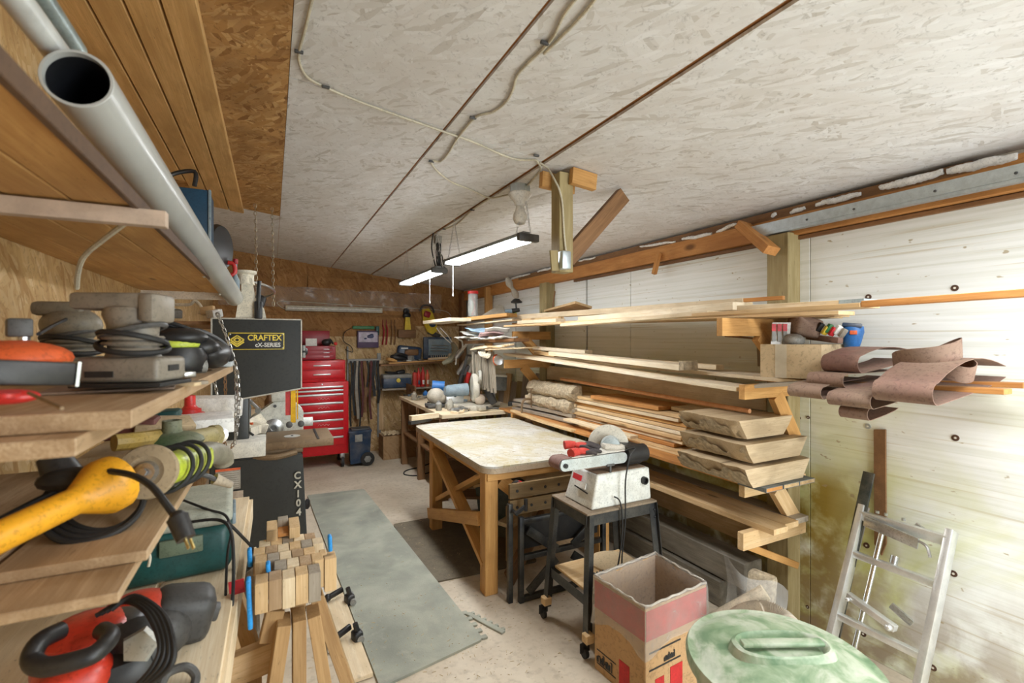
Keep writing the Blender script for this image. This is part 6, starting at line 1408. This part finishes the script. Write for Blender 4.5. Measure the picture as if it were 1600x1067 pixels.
# sanders
def sander(c, rz, label, m, sc=1.0, ball=False):
    t = thing('palm_sander', label, 'sander', 'palm sanders'); Rm = Euler((0, 0, rz)).to_matrix()
    W = lambda x, y, z: V(c)+Rm @ V((x*sc, y*sc, z*sc))
    S = lambda *a: tuple(q*sc for q in a)
    b = MB(); b.box(W(0, 0, .010), S(.165, .115, .008), Rm, .001); mk('sanding_pad', b, black_rb, t)
    b = MB(); b.box(W(0, 0, .040), S(.15, .105, .05), Rm, .010*sc, 3); mk('base_housing', b, m, t)
    b = MB(); b.box(W(.0765, .0, .042), S(.003, .035, .012), Rm); mk('vent_slot', b, ink, t)
    b = MB(); b.box(W(-.03, -.053, .032), S(.05, .003, .012), Rm); mk('vent_slot', b, ink, t)
    b = MB(); b.lathe([(.050*sc, .062*sc), (.046*sc, .07*sc), (.042*sc, .10*sc), (.045*sc, .13*sc), (.052*sc, .15*sc), (.050*sc, .165*sc), (.04*sc, .17*sc)], W(.0, 0, 0), seg=24, sy=.85); mk('motor_body', b, m, t)
    for z in (.075, .088, .10):
        b = MB(); b.lathe([(.050*sc, 0), (.054*sc, .004*sc), (.050*sc, .008*sc)], W(0, 0, z), seg=24, cap=False); mk('rubber_boot_ring', b, m, t)
    if ball: b = MB(); b.ball(W(.0, 0, .145), S(.062, .055, .045), 20, Rm); b.box(W(-.02, 0, .185), S(.10, .07, .035), Rm, .012*sc); mk('grip', b, m, t)
    else: b = MB(); b.box(W(-.025, 0, .178), S(.145, .075, .034), Rm, .008*sc, 2); b.box(W(.045, 0, .165), S(.03, .085, .06), Rm, .01*sc, 2); mk('grip', b, m, t)
    b = MB(); b.box(W(.046, -.015, .135), S(.008, .022, .014), Rm, .003); mk('switch', b, orange_pl, t)
    for k in range(3):
        b = MB(); n = 14
        b.tube([W(.0+(.054+.003*k)*math.cos(2*math.pi*i/n), (.049+.003*k)*math.sin(2*math.pi*i/n), .118-.016*k+.014*math.cos(2*math.pi*i/n+k*2)) for i in range(n)], .0058*sc, 7, closed=True); mk('wrapped_cord', b, black_rb if k else dgrey_pl, t)
    return settle(t)
sander(PZ(209, 606, SHT+.006), -.34, 'front grey palm sander with a wrapped cord on the tool shelf', M('sander_tan', (.215, .185, .145), .5, dust=.3, dustc=(.33, .31, .26)), .93)
sander(PZ(112, 597, SHT+.002), -.1, 'rear round headed grey sander beside the front one', tan_pl, .9, True)
b = MB(); b.box((-.28, 1.20, SHT+.003), (.20, .14, .004), Euler((0, 0, .1)).to_matrix()); b.box((-.25, 1.22, SHT+.0065), (.15, .12, .003), Euler((0, 0, -.2)).to_matrix()); tag(mk('sandpaper_sheets', b, abr), 'brown sandpaper sheets under the front grey sander', 'sandpaper')
t = thing('random_orbit_sander', 'black and lime power sander with straps right of the grey sanders', 'sander')
c = PZ(284, 585, SHT)+V((-.02, .06, 0)); b = MB(); b.lathe([(.07, .004), (.075, .015), (.078, .05), (.07, .075), (.05, .08)], c, seg=28, sy=.9); mk('base', b, black_pl, t)
b = MB(); b.ball(c+V((-.01, 0, .085)), (.072, .06, .03), 20); mk('lime_body', b, lime_pl, t)
b = MB(); b.ball(c+V((0, 0, .105)), (.078, .06, .03), 20); b.ball(c+V((.05, .02, .075)), (.055, .04, .03), 16); mk('top_grip', b, black_pl, t)
for k in range(3):
    b = MB(); b.tube([c+V((-.09, .02*k, .10)), c+V((-.05, .0, .15)), c+V((.02, .01*k, .135-.012*k)), c+V((.09, .03, .09-.01*k)), c+V((.11, .05, .05))], .006, 8); mk('cord', b, black_rb, t)
settle(t)
t = thing('power_drill', 'black tool with a strap lying at the far tip of the tool shelf', 'power tool')
c = V((-.17, 1.83, SHT)); b = MB(); b.ball(c+V((0, -.02, .05)), (.05, .13, .045), 16); mk('body', b, black_pl, t)
b = MB(); b.tube([c+V((-.08, -.15, .12)), c+V((-.03, -.05, .12)), c+V((.02, .06, .08)), c+V((.04, .12, .03))], .013, 8); mk('strap', b, black_rb, t)
b = MB(); b.cyl(c+V((-.06, -.18, .02)), c+V((-.01, -.15, .02)), .022, seg=14); mk('chuck', b, grey_pl, t); settle(t)
b = MB(); b.box(V((-.15, 2.0, SHT+.012)), (.05, .06, .024), None, .008); tag(mk('clear_case', b, M('clear_grey', (.50, .54, .55), .3)), 'small clear plastic case at the tip of the tool shelf', 'case')
b = MB(); ca_ = PZ(278, 592, SHT); b.cyl(ca_+V((-.02, 0, .016)), ca_+V((.01, .01, .016)), .016, .013, 14); b.box(ca_+V((.02, .01, .010)), (.03, .024, .016), Euler((0, 0, .6)).to_matrix(), .004); tag(mk('socket_adapter', b, steel), 'small steel adapter in front of the black and lime sander', 'adapter')
for k in range(5):
    b = MB(); b.box(PZ(255+12*k, 603-2*(k % 3), SHT)+V((0, 0, .004)), (.05, .025, .008), Euler((0, 0, k*.9)).to_matrix(), .002); tag(mk('wood_chip', b, (brown, cream, brown, cardlight, greywood)[k]), '%s scrap from the left in front of the small adapter' % ORD[k].replace('topmost', 'first'), 'scrap', 'scraps on the tool shelf')
# plane and hammer at the left
t = thing('wide_chisel', 'black bar with a bright steel edge lying at the left end of the tool shelf', 'tool')
p, q = PT(-60, 580, .60), PT(108, 584, .70)
b = MB(); b.beam(p, q, .04, .034, bev=.004); mk('bar', b, black_pl, t)
b = MB(); d = (q-p).normalized(); b.beam(q, q+d*.004, .041, .036); mk('steel_edge', b, steel, t); settle(t)
b = MB(); b.ball(PT(20, 560, .80), (.08, .06, .03), 16); b.box(PT(-5, 548, .8), (.10, .05, .035), None, .01); tag(mk('orange_tool', b, orange_pl), 'orange tool body behind the black bar at the left edge', 'tool')
t = thing('hammer', 'steel headed hammer standing upside down behind the black bar', 'hammer')
b = MB(); b.box(PT(30, 512, .82), (.032, .045, .032), Euler((0, 0, .4)).to_matrix(), .004); mk('head', b, dgrey_pl, t)
b = MB(); b.cyl(PT(38, 522, .82), PT(36, 575, .82), .008, seg=10); mk('shaft', b, steel, t); settle(t)
b = MB(); b.ball(PT(12, 620, .62), (.032, .02, .010), 14); b.cyl(PT(8, 618, .60), PT(9, 612, .60), .014, seg=14); tag(mk('red_plier', b, red_pl), 'red gripped tool at the left edge under the black bar', 'tool')
b = MB(); b.cyl(PT(45, 614, .60), PT(97, 638, .56), .0022, seg=8); tag(mk('thin_rod', b, castiron), 'thin dark rod lying on the near end of the tool shelf', 'rod')
b = MB(); b.tube([PT(60, 522, .85), PT(80, 510, .95), PT(105, 498, 1.05), PT(125, 488, 1.1)], .0035, 6); tag(mk('cord', b, black_rb), 'thin black cord running from the hammer to the rear sander', 'cord')
# ---- middle shelf
t = thing('grinder_shelf', 'middle plank shelf on the left wall carrying the yellow tool and grinder', 'shelf')
board('upper_plank', (-.29, 1.005, 1.231), (-.28, 1.74, 1.231), .20, .018, plyedge, t)
board('rear_plank', (-.525, 1.0, 1.231), (-.525, 1.74, 1.231), .25, .018, plyedge, t)
board('lower_plank', (-.33, .90, 1.213), (-.33, 1.6, 1.213), .25, .016, plyedge, t)
board('far_plank', (-.33, 1.77, 1.243), (-.33, 2.72, 1.243), .34, .03, pale, t)
board('bracket', (-.64, 1.72, 1.2), (-.21, 1.72, 1.2), .03, .06, pale, t)
settle(t)
m3 = 1.24
t = thing('belt_sander_yellow', 'long yellow power tool wrapped in its black cord on the middle shelf', 'power tool')
p, q = PT(-70, 872, .66), PT(182, 752, .90)
b = MB(); b.tube([p, p.lerp(q, .5), p.lerp(q, .68), p.lerp(q, .86), q], lambda f: (.024 if f < .5 else .024+.028*min(1, (f-.5)*3.5))*(1 if f < .97 else .7), 20); mk('body', b, yellow_pl, t)
c = PT(148, 784, .915); e1 = V((.97, .25, 0)); e2 = V((-.25*.085, .97*.085, .048))/.058
for k in range(4):
    b = MB(); n = 18; b.tube([c+e1*math.cos(2*math.pi*i/n)*(.074-.004*k)+e2*math.sin(2*math.pi*i/n)*(.058-.003*k)+V((.004*k, .006*k, .002*math.sin(i+k))) for i in range(n)], .0058, 8, closed=True); mk('wrapped_cord', b, black_rb, t)
b = MB(); b.cyl(PT(98, 742, .90), PT(82, 712, .90), .030, .024, 16); b.ball(PT(110, 748, .88), (.05, .04, .02), 12); mk('black_head', b, black_pl, t)
b = MB(); b.ball(q+V((-.015, -.046, .0)), .006, 8); mk('screw', b, ink, t); settle(t)
t = thing('plug_cord', 'black three prong plug dangling from its cord over the shelf edge', 'plug')
b = MB(); b.tube([PT(170, 736, .86), PT(205, 742, .84), PT(235, 758, .82), PT(258, 785, .80), PT(277, 812, .79)], .0058, 8); mk('cord', b, black_rb, t)
b = MB(); b.cyl(PT(277, 808, .79), PT(291, 842, .78), .016, .014, 14); b.ball(PT(278, 810, .79), .014, 10); mk('plug', b, black_pl, t)
for du in (-3, 5):
    b = MB(); b.beam(PT(292+du, 842, .78), PT(298+du, 857, .775), .002, .006); mk('prong', b, M('brass', (.75, .60, .25), .3, .9) if du < 0 else bpy.data.materials['brass'], t)
settle(t)
b = MB(); b.tube([PT(-20, 822, .80), PT(40, 790, .86), PT(90, 765, .9), PT(130, 740, .92)], .005, 8); tag(mk('flex_cord', b, black_rb), 'black cord running left along the middle shelf behind the yellow tool', 'cord')
t = thing('angle_grinder', 'lime green angle grinder with a dusty polishing disc on the middle shelf', 'angle grinder')
p, q, r_ = PT(250, 738, 1.00), PT(308, 716, 1.20), PT(350, 708, 1.42); d = (q-p).normalized()
ax = (PT(215, 742, .90)-PT(250, 738, 1.0)).normalized()
dc = PT(233, 737, .97)
b = MB(); b.lathe([(.040, -.012), (.052, -.006), (.055, .006), (.052, .014), (.032, .018), (.018, .010), (0, .010)], dc, ax, 36); mk('disc', b, M('disc_wool', (.33, .25, .15), .9, dust=.4, dustc=(.42, .34, .22)), t)
b = MB(); b.lathe([(.022, -.006), (.018, .006), (0, .007)], dc+ax*.018, ax, 16); b.lathe([(.008, .01), (.008, .018), (0, .018)], dc+ax*.018, ax, 6); mk('flange_nut', b, steel, t)
b = MB(); b.tube([dc-ax*.01, p, p.lerp(q, .5), q], lambda f: .030+.008*f, 20); mk('body', b, lime_pl, t)
b = MB(); b.tube([q, q.lerp(r_, .4)+V((0, 0, .008)), r_.lerp(q, .1)-V((0, 0, .005)), r_-V((0, 0, .03))], lambda f: .034-.008*f, 16); mk('handle', b, M('grinder_handle', (.20, .19, .14), .5, dust=.4), t)
b = MB(); b.box(q+V((.02, -.01, .0)), (.03, .05, .05), None, .01); mk('side_lug', b, lime_pl, t)
for k in range(3):
    cc = p.lerp(q, .2+.25*k); n = 14; a1 = d.cross(V((0, 0, 1))).normalized(); a2 = a1.cross(d); b = MB()
    b.tube([cc+(a1*math.cos(2*math.pi*i/n)+a2*math.sin(2*math.pi*i/n))*.046+d*.02*math.sin(2*math.pi*i/n) for i in range(n)], .005, 7, closed=True); mk('wrapped_cord', b, black_rb, t)
b = MB(); b.tube([p.lerp(q, .3)-V((0, 0, .045)), PT(300, 742, 1.12), PT(325, 744, 1.15), PT(345, 755, 1.18)], .006, 7); mk('cord', b, dgrey_pl, t)
b = MB(); b.cyl(PT(335, 748, 1.17), PT(362, 758, 1.2), .014, .008, 12); mk('plug', b, M('plug_beige', (.36, .30, .22), .6), t); settle(t)
t = thing('green_blower', 'dark green dusty tool with a round opening behind the grinder', 'tool')
c = PT(262, 690, 1.35); b = MB(); b.ball(c, (.09, .06, .03), 16); b.lathe([(.03, 0), (.024, .04), (.024, .06), (.018, .06), (.017, .03), (0, .02)], c+V((.01, 0, .0)), seg=20, cap=False); mk('body', b, M('dusty_green', (.05, .10, .04), .6, dust=.4), t)
b = MB(); b.tube([PT(178, 692, 1.2), PT(215, 688, 1.25), PT(250, 682, 1.35)], .022, 10); mk('yellow_hose', b, M('ochre', (.50, .34, .06), .5, dust=.3), t)
b = MB(); b.cyl(PT(285, 690, 1.45), PT(332, 680, 1.6), .03, seg=14); b.cyl(PT(330, 681, 1.6), PT(340, 680, 1.62), .036, seg=16); mk('roll', b, M('olive_roll', (.30, .25, .09), .6, dust=.4), t)
b = MB(); b.lathe([(.025, 0), (.03, .005), (.02, .008), (.01, .004)], PT(341, 680, 1.615), (.1, -1, 0), 18); mk('ring', b, chrome, t); settle(t)
b = MB(); b.box(PT(335, 634, 2.2), (.21, .16, .085), Euler((0, .06, .2)).to_matrix(), .008); tag(mk('foam_block', b, M('foam_white', (.72, .70, .66), .9, bmp=.4, scale=60)), 'white foam block behind the red funnel', 'foam block')
b = MB(); b.box(PT(318, 661, 1.86), (.20, .22, .055), Euler((0, 0, .1)).to_matrix(), .004); tag(mk('white_box', b, white_pt), 'flat white box in front of the red funnel', 'box')
t = thing('red_funnel', 'red stepped plastic funnel standing between the foam block and white box', 'funnel')
c = PT(297, 650, 1.95); b = MB(); b.lathe([(.052, 0), (.052, .012), (.040, .016), (.040, .028), (.028, .034), (.020, .045), (.019, .085), (.0, .086)], c, seg=28); mk('funnel', b, red_pl, t); settle(t)
b = MB(); b.box(PT(255, 668, 1.55), (.16, .12, .05), Euler((.15, .1, .3)).to_matrix(), .003); tag(mk('torn_carton', b, cardlight), 'torn tan carton left of the white box', 'cardboard')
b = MB(); b.box(PT(283, 658, 1.7), (.035, .02, .03), Euler((0, .1, .3)).to_matrix(), .002); tag(mk('blue_label', b, blue_pl), 'small blue packet lying by the torn carton', 'packet')
b = MB(); b.box(PT(235, 648, 1.7), (.18, .10, .03), None, .012); tag(mk('dark_case', b, teal_pl), 'dark green flat case left of the red funnel', 'case')
b = MB(); b.box(PT(205, 668, 1.5), (.14, .10, .06), None, .01); tag(mk('maroon_box', b, M('maroon_box', (.16, .05, .04), .6)), 'dark maroon box in the shade under the tool shelf', 'box')
# ---- lower bench
t = thing('lower_bench', 'low wooden bench along the left wall carrying the red saw and green case', 'bench')
board('front_plank', (-.20, .75, .845), (-.19, 2.55, .845), .19, .03, pale, t)
board('rear_plank', (-.48, .75, .845), (-.48, 2.55, .845), .34, .03, pale, t)
board('fascia', (-.105, .80, .80), (-.09, 2.55, .80), .02, .09, pale, t)
for y in (1.1, 2.45): board('leg', (-.13, y, 0), (-.13, y, .83), .07, .04, pine, t, up=(1, 0, 0))
settle(t)
t = thing('tool_case_green', 'dark teal tool case with a dusty lid on the lower bench', 'tool case')
c = V((-.325, 1.92, .862)); Rm = Euler((0, 0, .06)).to_matrix()
b = MB(); b.box(c+V((0, 0, .075)), (.40, .36, .15), Rm, .03, 4); mk('case_body', b, teal_pl, t)
b = MB(); b.box(c+V((0, 0, .172)), (.405, .365, .05), Rm, .022, 4); mk('lid', b, teal_lid, t)
b = MB(); b.box(c+V((.08, -.185, .11)), (.11, .012, .05), Rm, .004); mk('latch', b, M('latch_olive', (.14, .18, .12), .5), t)
b = MB(); b.box(c+V((.205, .02, .13)), (.012, .16, .04), Rm, .004); mk('handle', b, bluegrey, t); settle(t)
b = MB(); b.tube([PT(285, 781, 1.55), PT(325, 796, 1.5), PT(352, 805, 1.48), PT(361, 830, 1.45), PT(355, 870, 1.40), PT(352, 950, 1.36)], .004, 6); b.tube([PT(295, 816, 1.45), PT(340, 812, 1.45), PT(360, 828, 1.42), PT(365, 880, 1.38), PT(362, 950, 1.34), PT(352, 975, 1.32)], .005, 6); b.tube([PT(355, 815, 1.45), PT(378, 838, 1.5), PT(395, 858, 1.6), PT(396, 880, 1.6), PT(388, 888, 1.6)], .005, 6); tag(mk('case_cords', b, black_rb), 'black cords trailing over the green tool case and bench edge', 'cord')
t = thing('blade_pack', 'clear and lime packet lying in front of the green case', 'packet')
c = V((-.27, 1.53, .862)); b = MB(); b.box(c+V((0, 0, .02)), (.13, .12, .035), Euler((0, 0, .2)).to_matrix(), .008); mk('shell', b, M('clear_pack', (.48, .48, .42), .25, dust=.2), t)
b = MB(); b.box(c+V((-.01, -.03, .04)), (.07, .05, .008), Euler((0, 0, .2)).to_matrix(), .002); mk('lime_card', b, lime_pl, t)
b = MB(); b.box(c+V((.05, -.03, .04)), (.04, .05, .008), Euler((0, 0, .2)).to_matrix(), .002); mk('black_card', b, black_pl, t); settle(t)
t = thing('red_saw', 'red power saw with a black looped handle at the bottom left on the lower bench', 'power saw')
msr = M('saw_red', (.55, .035, .015), .35, dust=.2, dustc=(.45, .22, .12))
b = MB(); b.box(PT(112, 1052, .96), (.12, .22, .12), Euler((0, 0, .35)).to_matrix(), .04, 4); b.ball(PT(215, 955, 1.12), (.075, .08, .038), 20); b.ball(PT(135, 985, 1.0), (.075, .08, .026), 18); mk('body', b, msr, t)
b = MB(); b.box(PT(205, 1020, 1.04), (.13, .17, .10), Euler((.1, 0, .3)).to_matrix(), .03, 3); b.ball(PT(185, 985, 1.04), (.06, .07, .04), 16); b.cyl(PT(160, 998, .98), PT(190, 990, 1.0), .022, seg=14); mk('gear_case', b, M('gear_black', (.02, .02, .02), .35, dust=.35, dustc=(.30, .24, .18)), t)
P = lambda u, v, tt: PT(u, v, tt)
b = MB(); b.tube([P(95, 985, .92), P(62, 1003, .88), P(50, 1030, .86), P(70, 1042, .85), P(115, 1033, .86), P(150, 1020, .88), P(172, 995, .92), P(160, 985, .95)], .0165, 14); mk('loop_handle', b, black_pl, t)
b = MB(); b.box(P(285, 958, 1.17), (.13, .11, .12), Euler((.1, .25, .2)).to_matrix(), .03, 3); b.ball(P(255, 985, 1.12), (.06, .07, .06), 14); b.box(P(325, 955, 1.2), (.05, .03, .04), Euler((0, .3, .1)).to_matrix(), .006); mk('motor', b, M('motor_black', (.03, .03, .03), .5, dust=.4, dustc=(.16, .15, .14)), t)
b = MB(); b.lathe([(.055, 0), (.06, .01), (.05, .02), (.02, .03), (0, .03)], P(218, 1010, 1.0), (-.1, -1, .3), 24); mk('gear_plate', b, dgrey_pl, t)
b = MB(); b.lathe([(.035, .0), (.03, .014), (.012, .016), (0, .016)], P(220, 1008, .97), (-.1, -1, .3), 5); mk('silver_label', b, M('silver_dull', (.42, .42, .38), .4, .3, dust=.4), t)
b = MB(); b.box(P(185, 1052, .98), (.12, .12, .10), Euler((0, 0, .3)).to_matrix(), .03); mk('grip_block', b, black_pl, t)
for k in range(4):
    b = MB(); b.tube([P(150+8*k, 962-3*k, 1.0), P(195+5*k, 940-3*k, 1.02), P(230+8*k, 958, .98), P(250+7*k, 1005, .93), P(240+9*k, 1040, .91), P(215+6*k, 1070, .90)], .0052, 8); mk('cord', b, black_rb, t)
settle(t)
b = MB(); b.tube([P(250, 1075, .98), P(262, 1052, 1.0), P(290, 1042, 1.02), P(306, 1056, 1.02), P(300, 1080, 1.0)], .009, 10); tag(mk('grey_hose', b, dgrey_pl), 'dark grey hose end at the bottom edge beside the red saw', 'hose')
b = MB(); b.tube([P(205, 875, 1.35), P(222, 860, 1.35), P(234, 868, 1.35), P(232, 885, 1.35)], .004, 8); tag(mk('wire_ring', b, cream), 'pale wire ring beside the clear packet', 'ring')
# ---- sawhorse with the glued block form
t = thing('sawhorse', 'pine sawhorse standing in the aisle under the wooden block form', 'sawhorse')
HT = .762
board('top_rail', (.075, 1.62, HT-.03), (.075, 2.2, HT-.03), .04, .09, horsewood, t)
LG = dict(up=(0, 1, 0))
board('leg', (.032, 1.575, HT), (-.075, 1.575, 0), .037, .085, horsewood, t, **LG)
board('leg', (.073, 1.575, HT+.004), (.073, 1.575, 0), .037, .085, horsewood, t, **LG)
board('leg', (.113, 1.585, HT), (.225, 1.585, 0), .037, .085, horsewood, t, **LG)
board('leg', (.125, 1.66, HT+.02), (.36, 1.70, 0), .037, .085, horsewood, t, **LG)
board('splice_block', (-.01, 1.60, .70), (.01, 1.60, .79), .05, .05, horsewood, t, **LG)
board('cross_bar', (-.30, 1.66, .57), (.02, 1.66, .62), .04, .09, pine, t)
settle(t)
o = board('stick', PT(352, 878, 1.75), PT(404, 1048, 1.48), .045, .035, pine, up=(0, 1, 0)); tag(o, 'slanting pine stick standing left of the block form', 'stick')
o = board('stick', PT(397, 1030, 1.6), PT(399, 1200, 1.55), .045, .035, horsewood, up=(0, 1, 0)); tag(o, 'second stick standing under the end of the slanting one', 'stick')
o = board('bench_strip', PT(348, 875, 2.2), PT(400, 864, 2.25), .05, .04, pale); tag(o, 'pale cross piece seen between the bench and the block form', 'stick')
b = MB(); b.prism([PT(372, 905, 1.75), PT(398, 885, 1.75), PT(402, 1000, 1.7), PT(385, 985, 1.7), PT(378, 930, 1.72)], (.01, .02, 0)); tag(mk('grey_board', b, M('grey_board', (.34, .31, .27), .7)), 'grey rounded panel behind the blue clamps', 'panel')
t = thing('block_form', 'form of small glued softwood blocks laid in staggered rows on the sawhorse', 'block form')
bm_mats = [pine, plyedge, pale, pine, greywood, pale, plyedge]
rows = [(-.045, 1.535, 5, .90, .066, .088), (.005, 1.605, 4, .903, .062, .088), (-.05, 1.672, 5, .903, .058, .07), (-.055, 1.735, 6, .905, .055, .07), (-.04, 1.795, 5, .905, .055, .07)]
kk = 0
for (x0, y0, n, z, dp, h) in rows:
    for i in range(n):
        w = .0355; zz = z+random.uniform(-.002, .002)
        board('wood_block', (x0+w*(i+.5), y0+dp/2, zz-h), (x0+w*(i+.5), y0+dp/2, zz), dp-.002, w-.0015, bm_mats[(kk*5+i*3) % 7], t, up=(1, 0, 0)); 
        kk += 1
board('wood_block', (.166, 1.63, .80), (.166, 1.63, .903), .055, .036, pine, t, up=(1, 0, 0)); board('wood_block', (.148, 1.66, .80), (.148, 1.66, .905), .045, .02, pine, t, up=(1, 0, 0))
for i, x in enumerate((.0, .0355, .071)):
    if i == 1:
        b = MB(); b.box((x, 1.88, .915), (.034, .08, .01)); mk('red_block', b, orange, t); board('wood_block', (x, 1.93, .86), (x, 1.93, .945), .04, .034, greywood, t, up=(1, 0, 0))
    else: board('wood_block', (x, 1.88, .88), (x, 1.88, .94), .11, .034, pine, t, up=(1, 0, 0))

settle(t)
for k, (x, y, z0, z1, lb) in enumerate(((-.058, 1.555, .77, .915, 'tall bright blue clamp strip at the left of the block form'), (-.010, 1.615, .87, .925, 'short blue clamp pad in the middle of the block form'), (-.063, 1.72, .88, .935, 'small blue clamp pad at the back left of the block form'), (.178, 1.74, .87, .925, 'small blue clamp pad at the right of the block form'))):
    b = MB(); b.box((x, y, (z0+z1)/2), (.013, .03, z1-z0), Euler((0, -.04, 0)).to_matrix(), .005, 3); tag(mk('clamp_pad', b, sky_pl), lb, 'clamp pad', 'blue clamp pads')
b = MB(); b.box((-.092, 1.60, .875), (.04, .004, .04), Euler((0, -.1, 0)).to_matrix()); tag(mk('red_tag', b, signred), 'small red sticker at the left of the tall blue strip', 'sticker')
# clamps on the floor
t = thing('white_strip', 'white board strip lying on the floor right of the sawhorse', 'strip')
board('strip', PZ(497, 905, .02), PZ(520, 1015, .02), .05, .02, M('white_melamine', (.68, .66, .60), .5), t); settle(t)
o = board('floor_board', PZ(512, 900, .012), PZ(566, 1060, .012), .10, .02, pale); tag(o, 'pale board on the floor under the black clamps', 'board')
for k, (u, v, u1, v1, lb) in enumerate(((512, 934, 536, 920, 'far black quick clamp lying on the floor board'), (522, 998, 548, 978, 'near black quick clamp lying on the floor board'))):
    t = thing('quick_clamp', lb, 'clamp', 'black clamps on the floor')
    p, q = PZ(u, v, .05), PZ(u1, v1, .07); b = MB(); b.beam(p, q, .022, .03, bev=.006); b.ball(p, .022, 10); mk('bar', b, black_pl, t)
    b = MB(); c = PZ(u1+10, v1+16, .035); b.box(c, (.05, .06, .06), Euler((0, 0, .3)).to_matrix(), .012); b.cyl(c+V((0, 0, .03)), c+V((-.01, 0, .07)), .014, seg=10); mk('jaw', b, black_pl, t)
    b = MB(); b.cyl(PZ(u1+12, v1+8, .03), PZ(u1+16, v1+22, .03), .018, seg=12); mk('pad', b, grey_pl, t); settle(t)
b = MB(); b.tube([PZ(508, 940, .05), PZ(513, 965, .04), PZ(521, 1000, .05)], .006, 6); tag(mk('clamp_rod', b, black_mt), 'black rod linking the two clamps on the floor', 'rod')
# ================================================================ CAMERA, LIGHT
S = bpy.context.scene
cam = bpy.data.cameras.new('camera'); co = bpy.data.objects.new('camera', cam); COL.objects.link(co)
cam.sensor_width = 36; cam.lens = FOC/1600*36; cam.shift_y = -(533.5-HOR)/1600; cam.clip_start = .02
co.location = (0, 0, EYE); co.rotation_euler = (math.pi/2, 0, -YAW); S.camera = co
cam.dof.use_dof = True; cam.dof.focus_distance = 3.6; cam.dof.aperture_fstop = 4.0
def area(name, loc, rot, sx, sy, e, c):
    l = bpy.data.lights.new(name, 'AREA'); l.shape = 'RECTANGLE'; l.size = sx; l.size_y = sy; l.energy = e; l.color = c
    o = bpy.data.objects.new(name, l); COL.objects.link(o); o.location = loc; o.rotation_euler = rot; return o
# added cool fill light behind the camera, brightens the near right side
area('rear_fill', (2.0, -1.55, 1.1), (R(100), 0, R(-8)), 1.3, 1.9, 58, (.90, .96, 1.0))
# added overhead fill light, out of view, lifts the near end
area('overhead_fill', (1.75, .1, 2.25), (0, R(8), 0), .4, 1.2, 24, (.97, .99, 1.0))
w = bpy.data.worlds.new('world'); S.world = w; w.use_nodes = True
bg = w.node_tree.nodes['Background']; bg.inputs[0].default_value = (.85, .92, 1, 1); bg.inputs[1].default_value = .22
vs = S.view_settings; vs.view_transform = 'Standard'; vs.look = 'None'; vs.gamma = 1; vs.exposure = .66; vs.use_curve_mapping = False
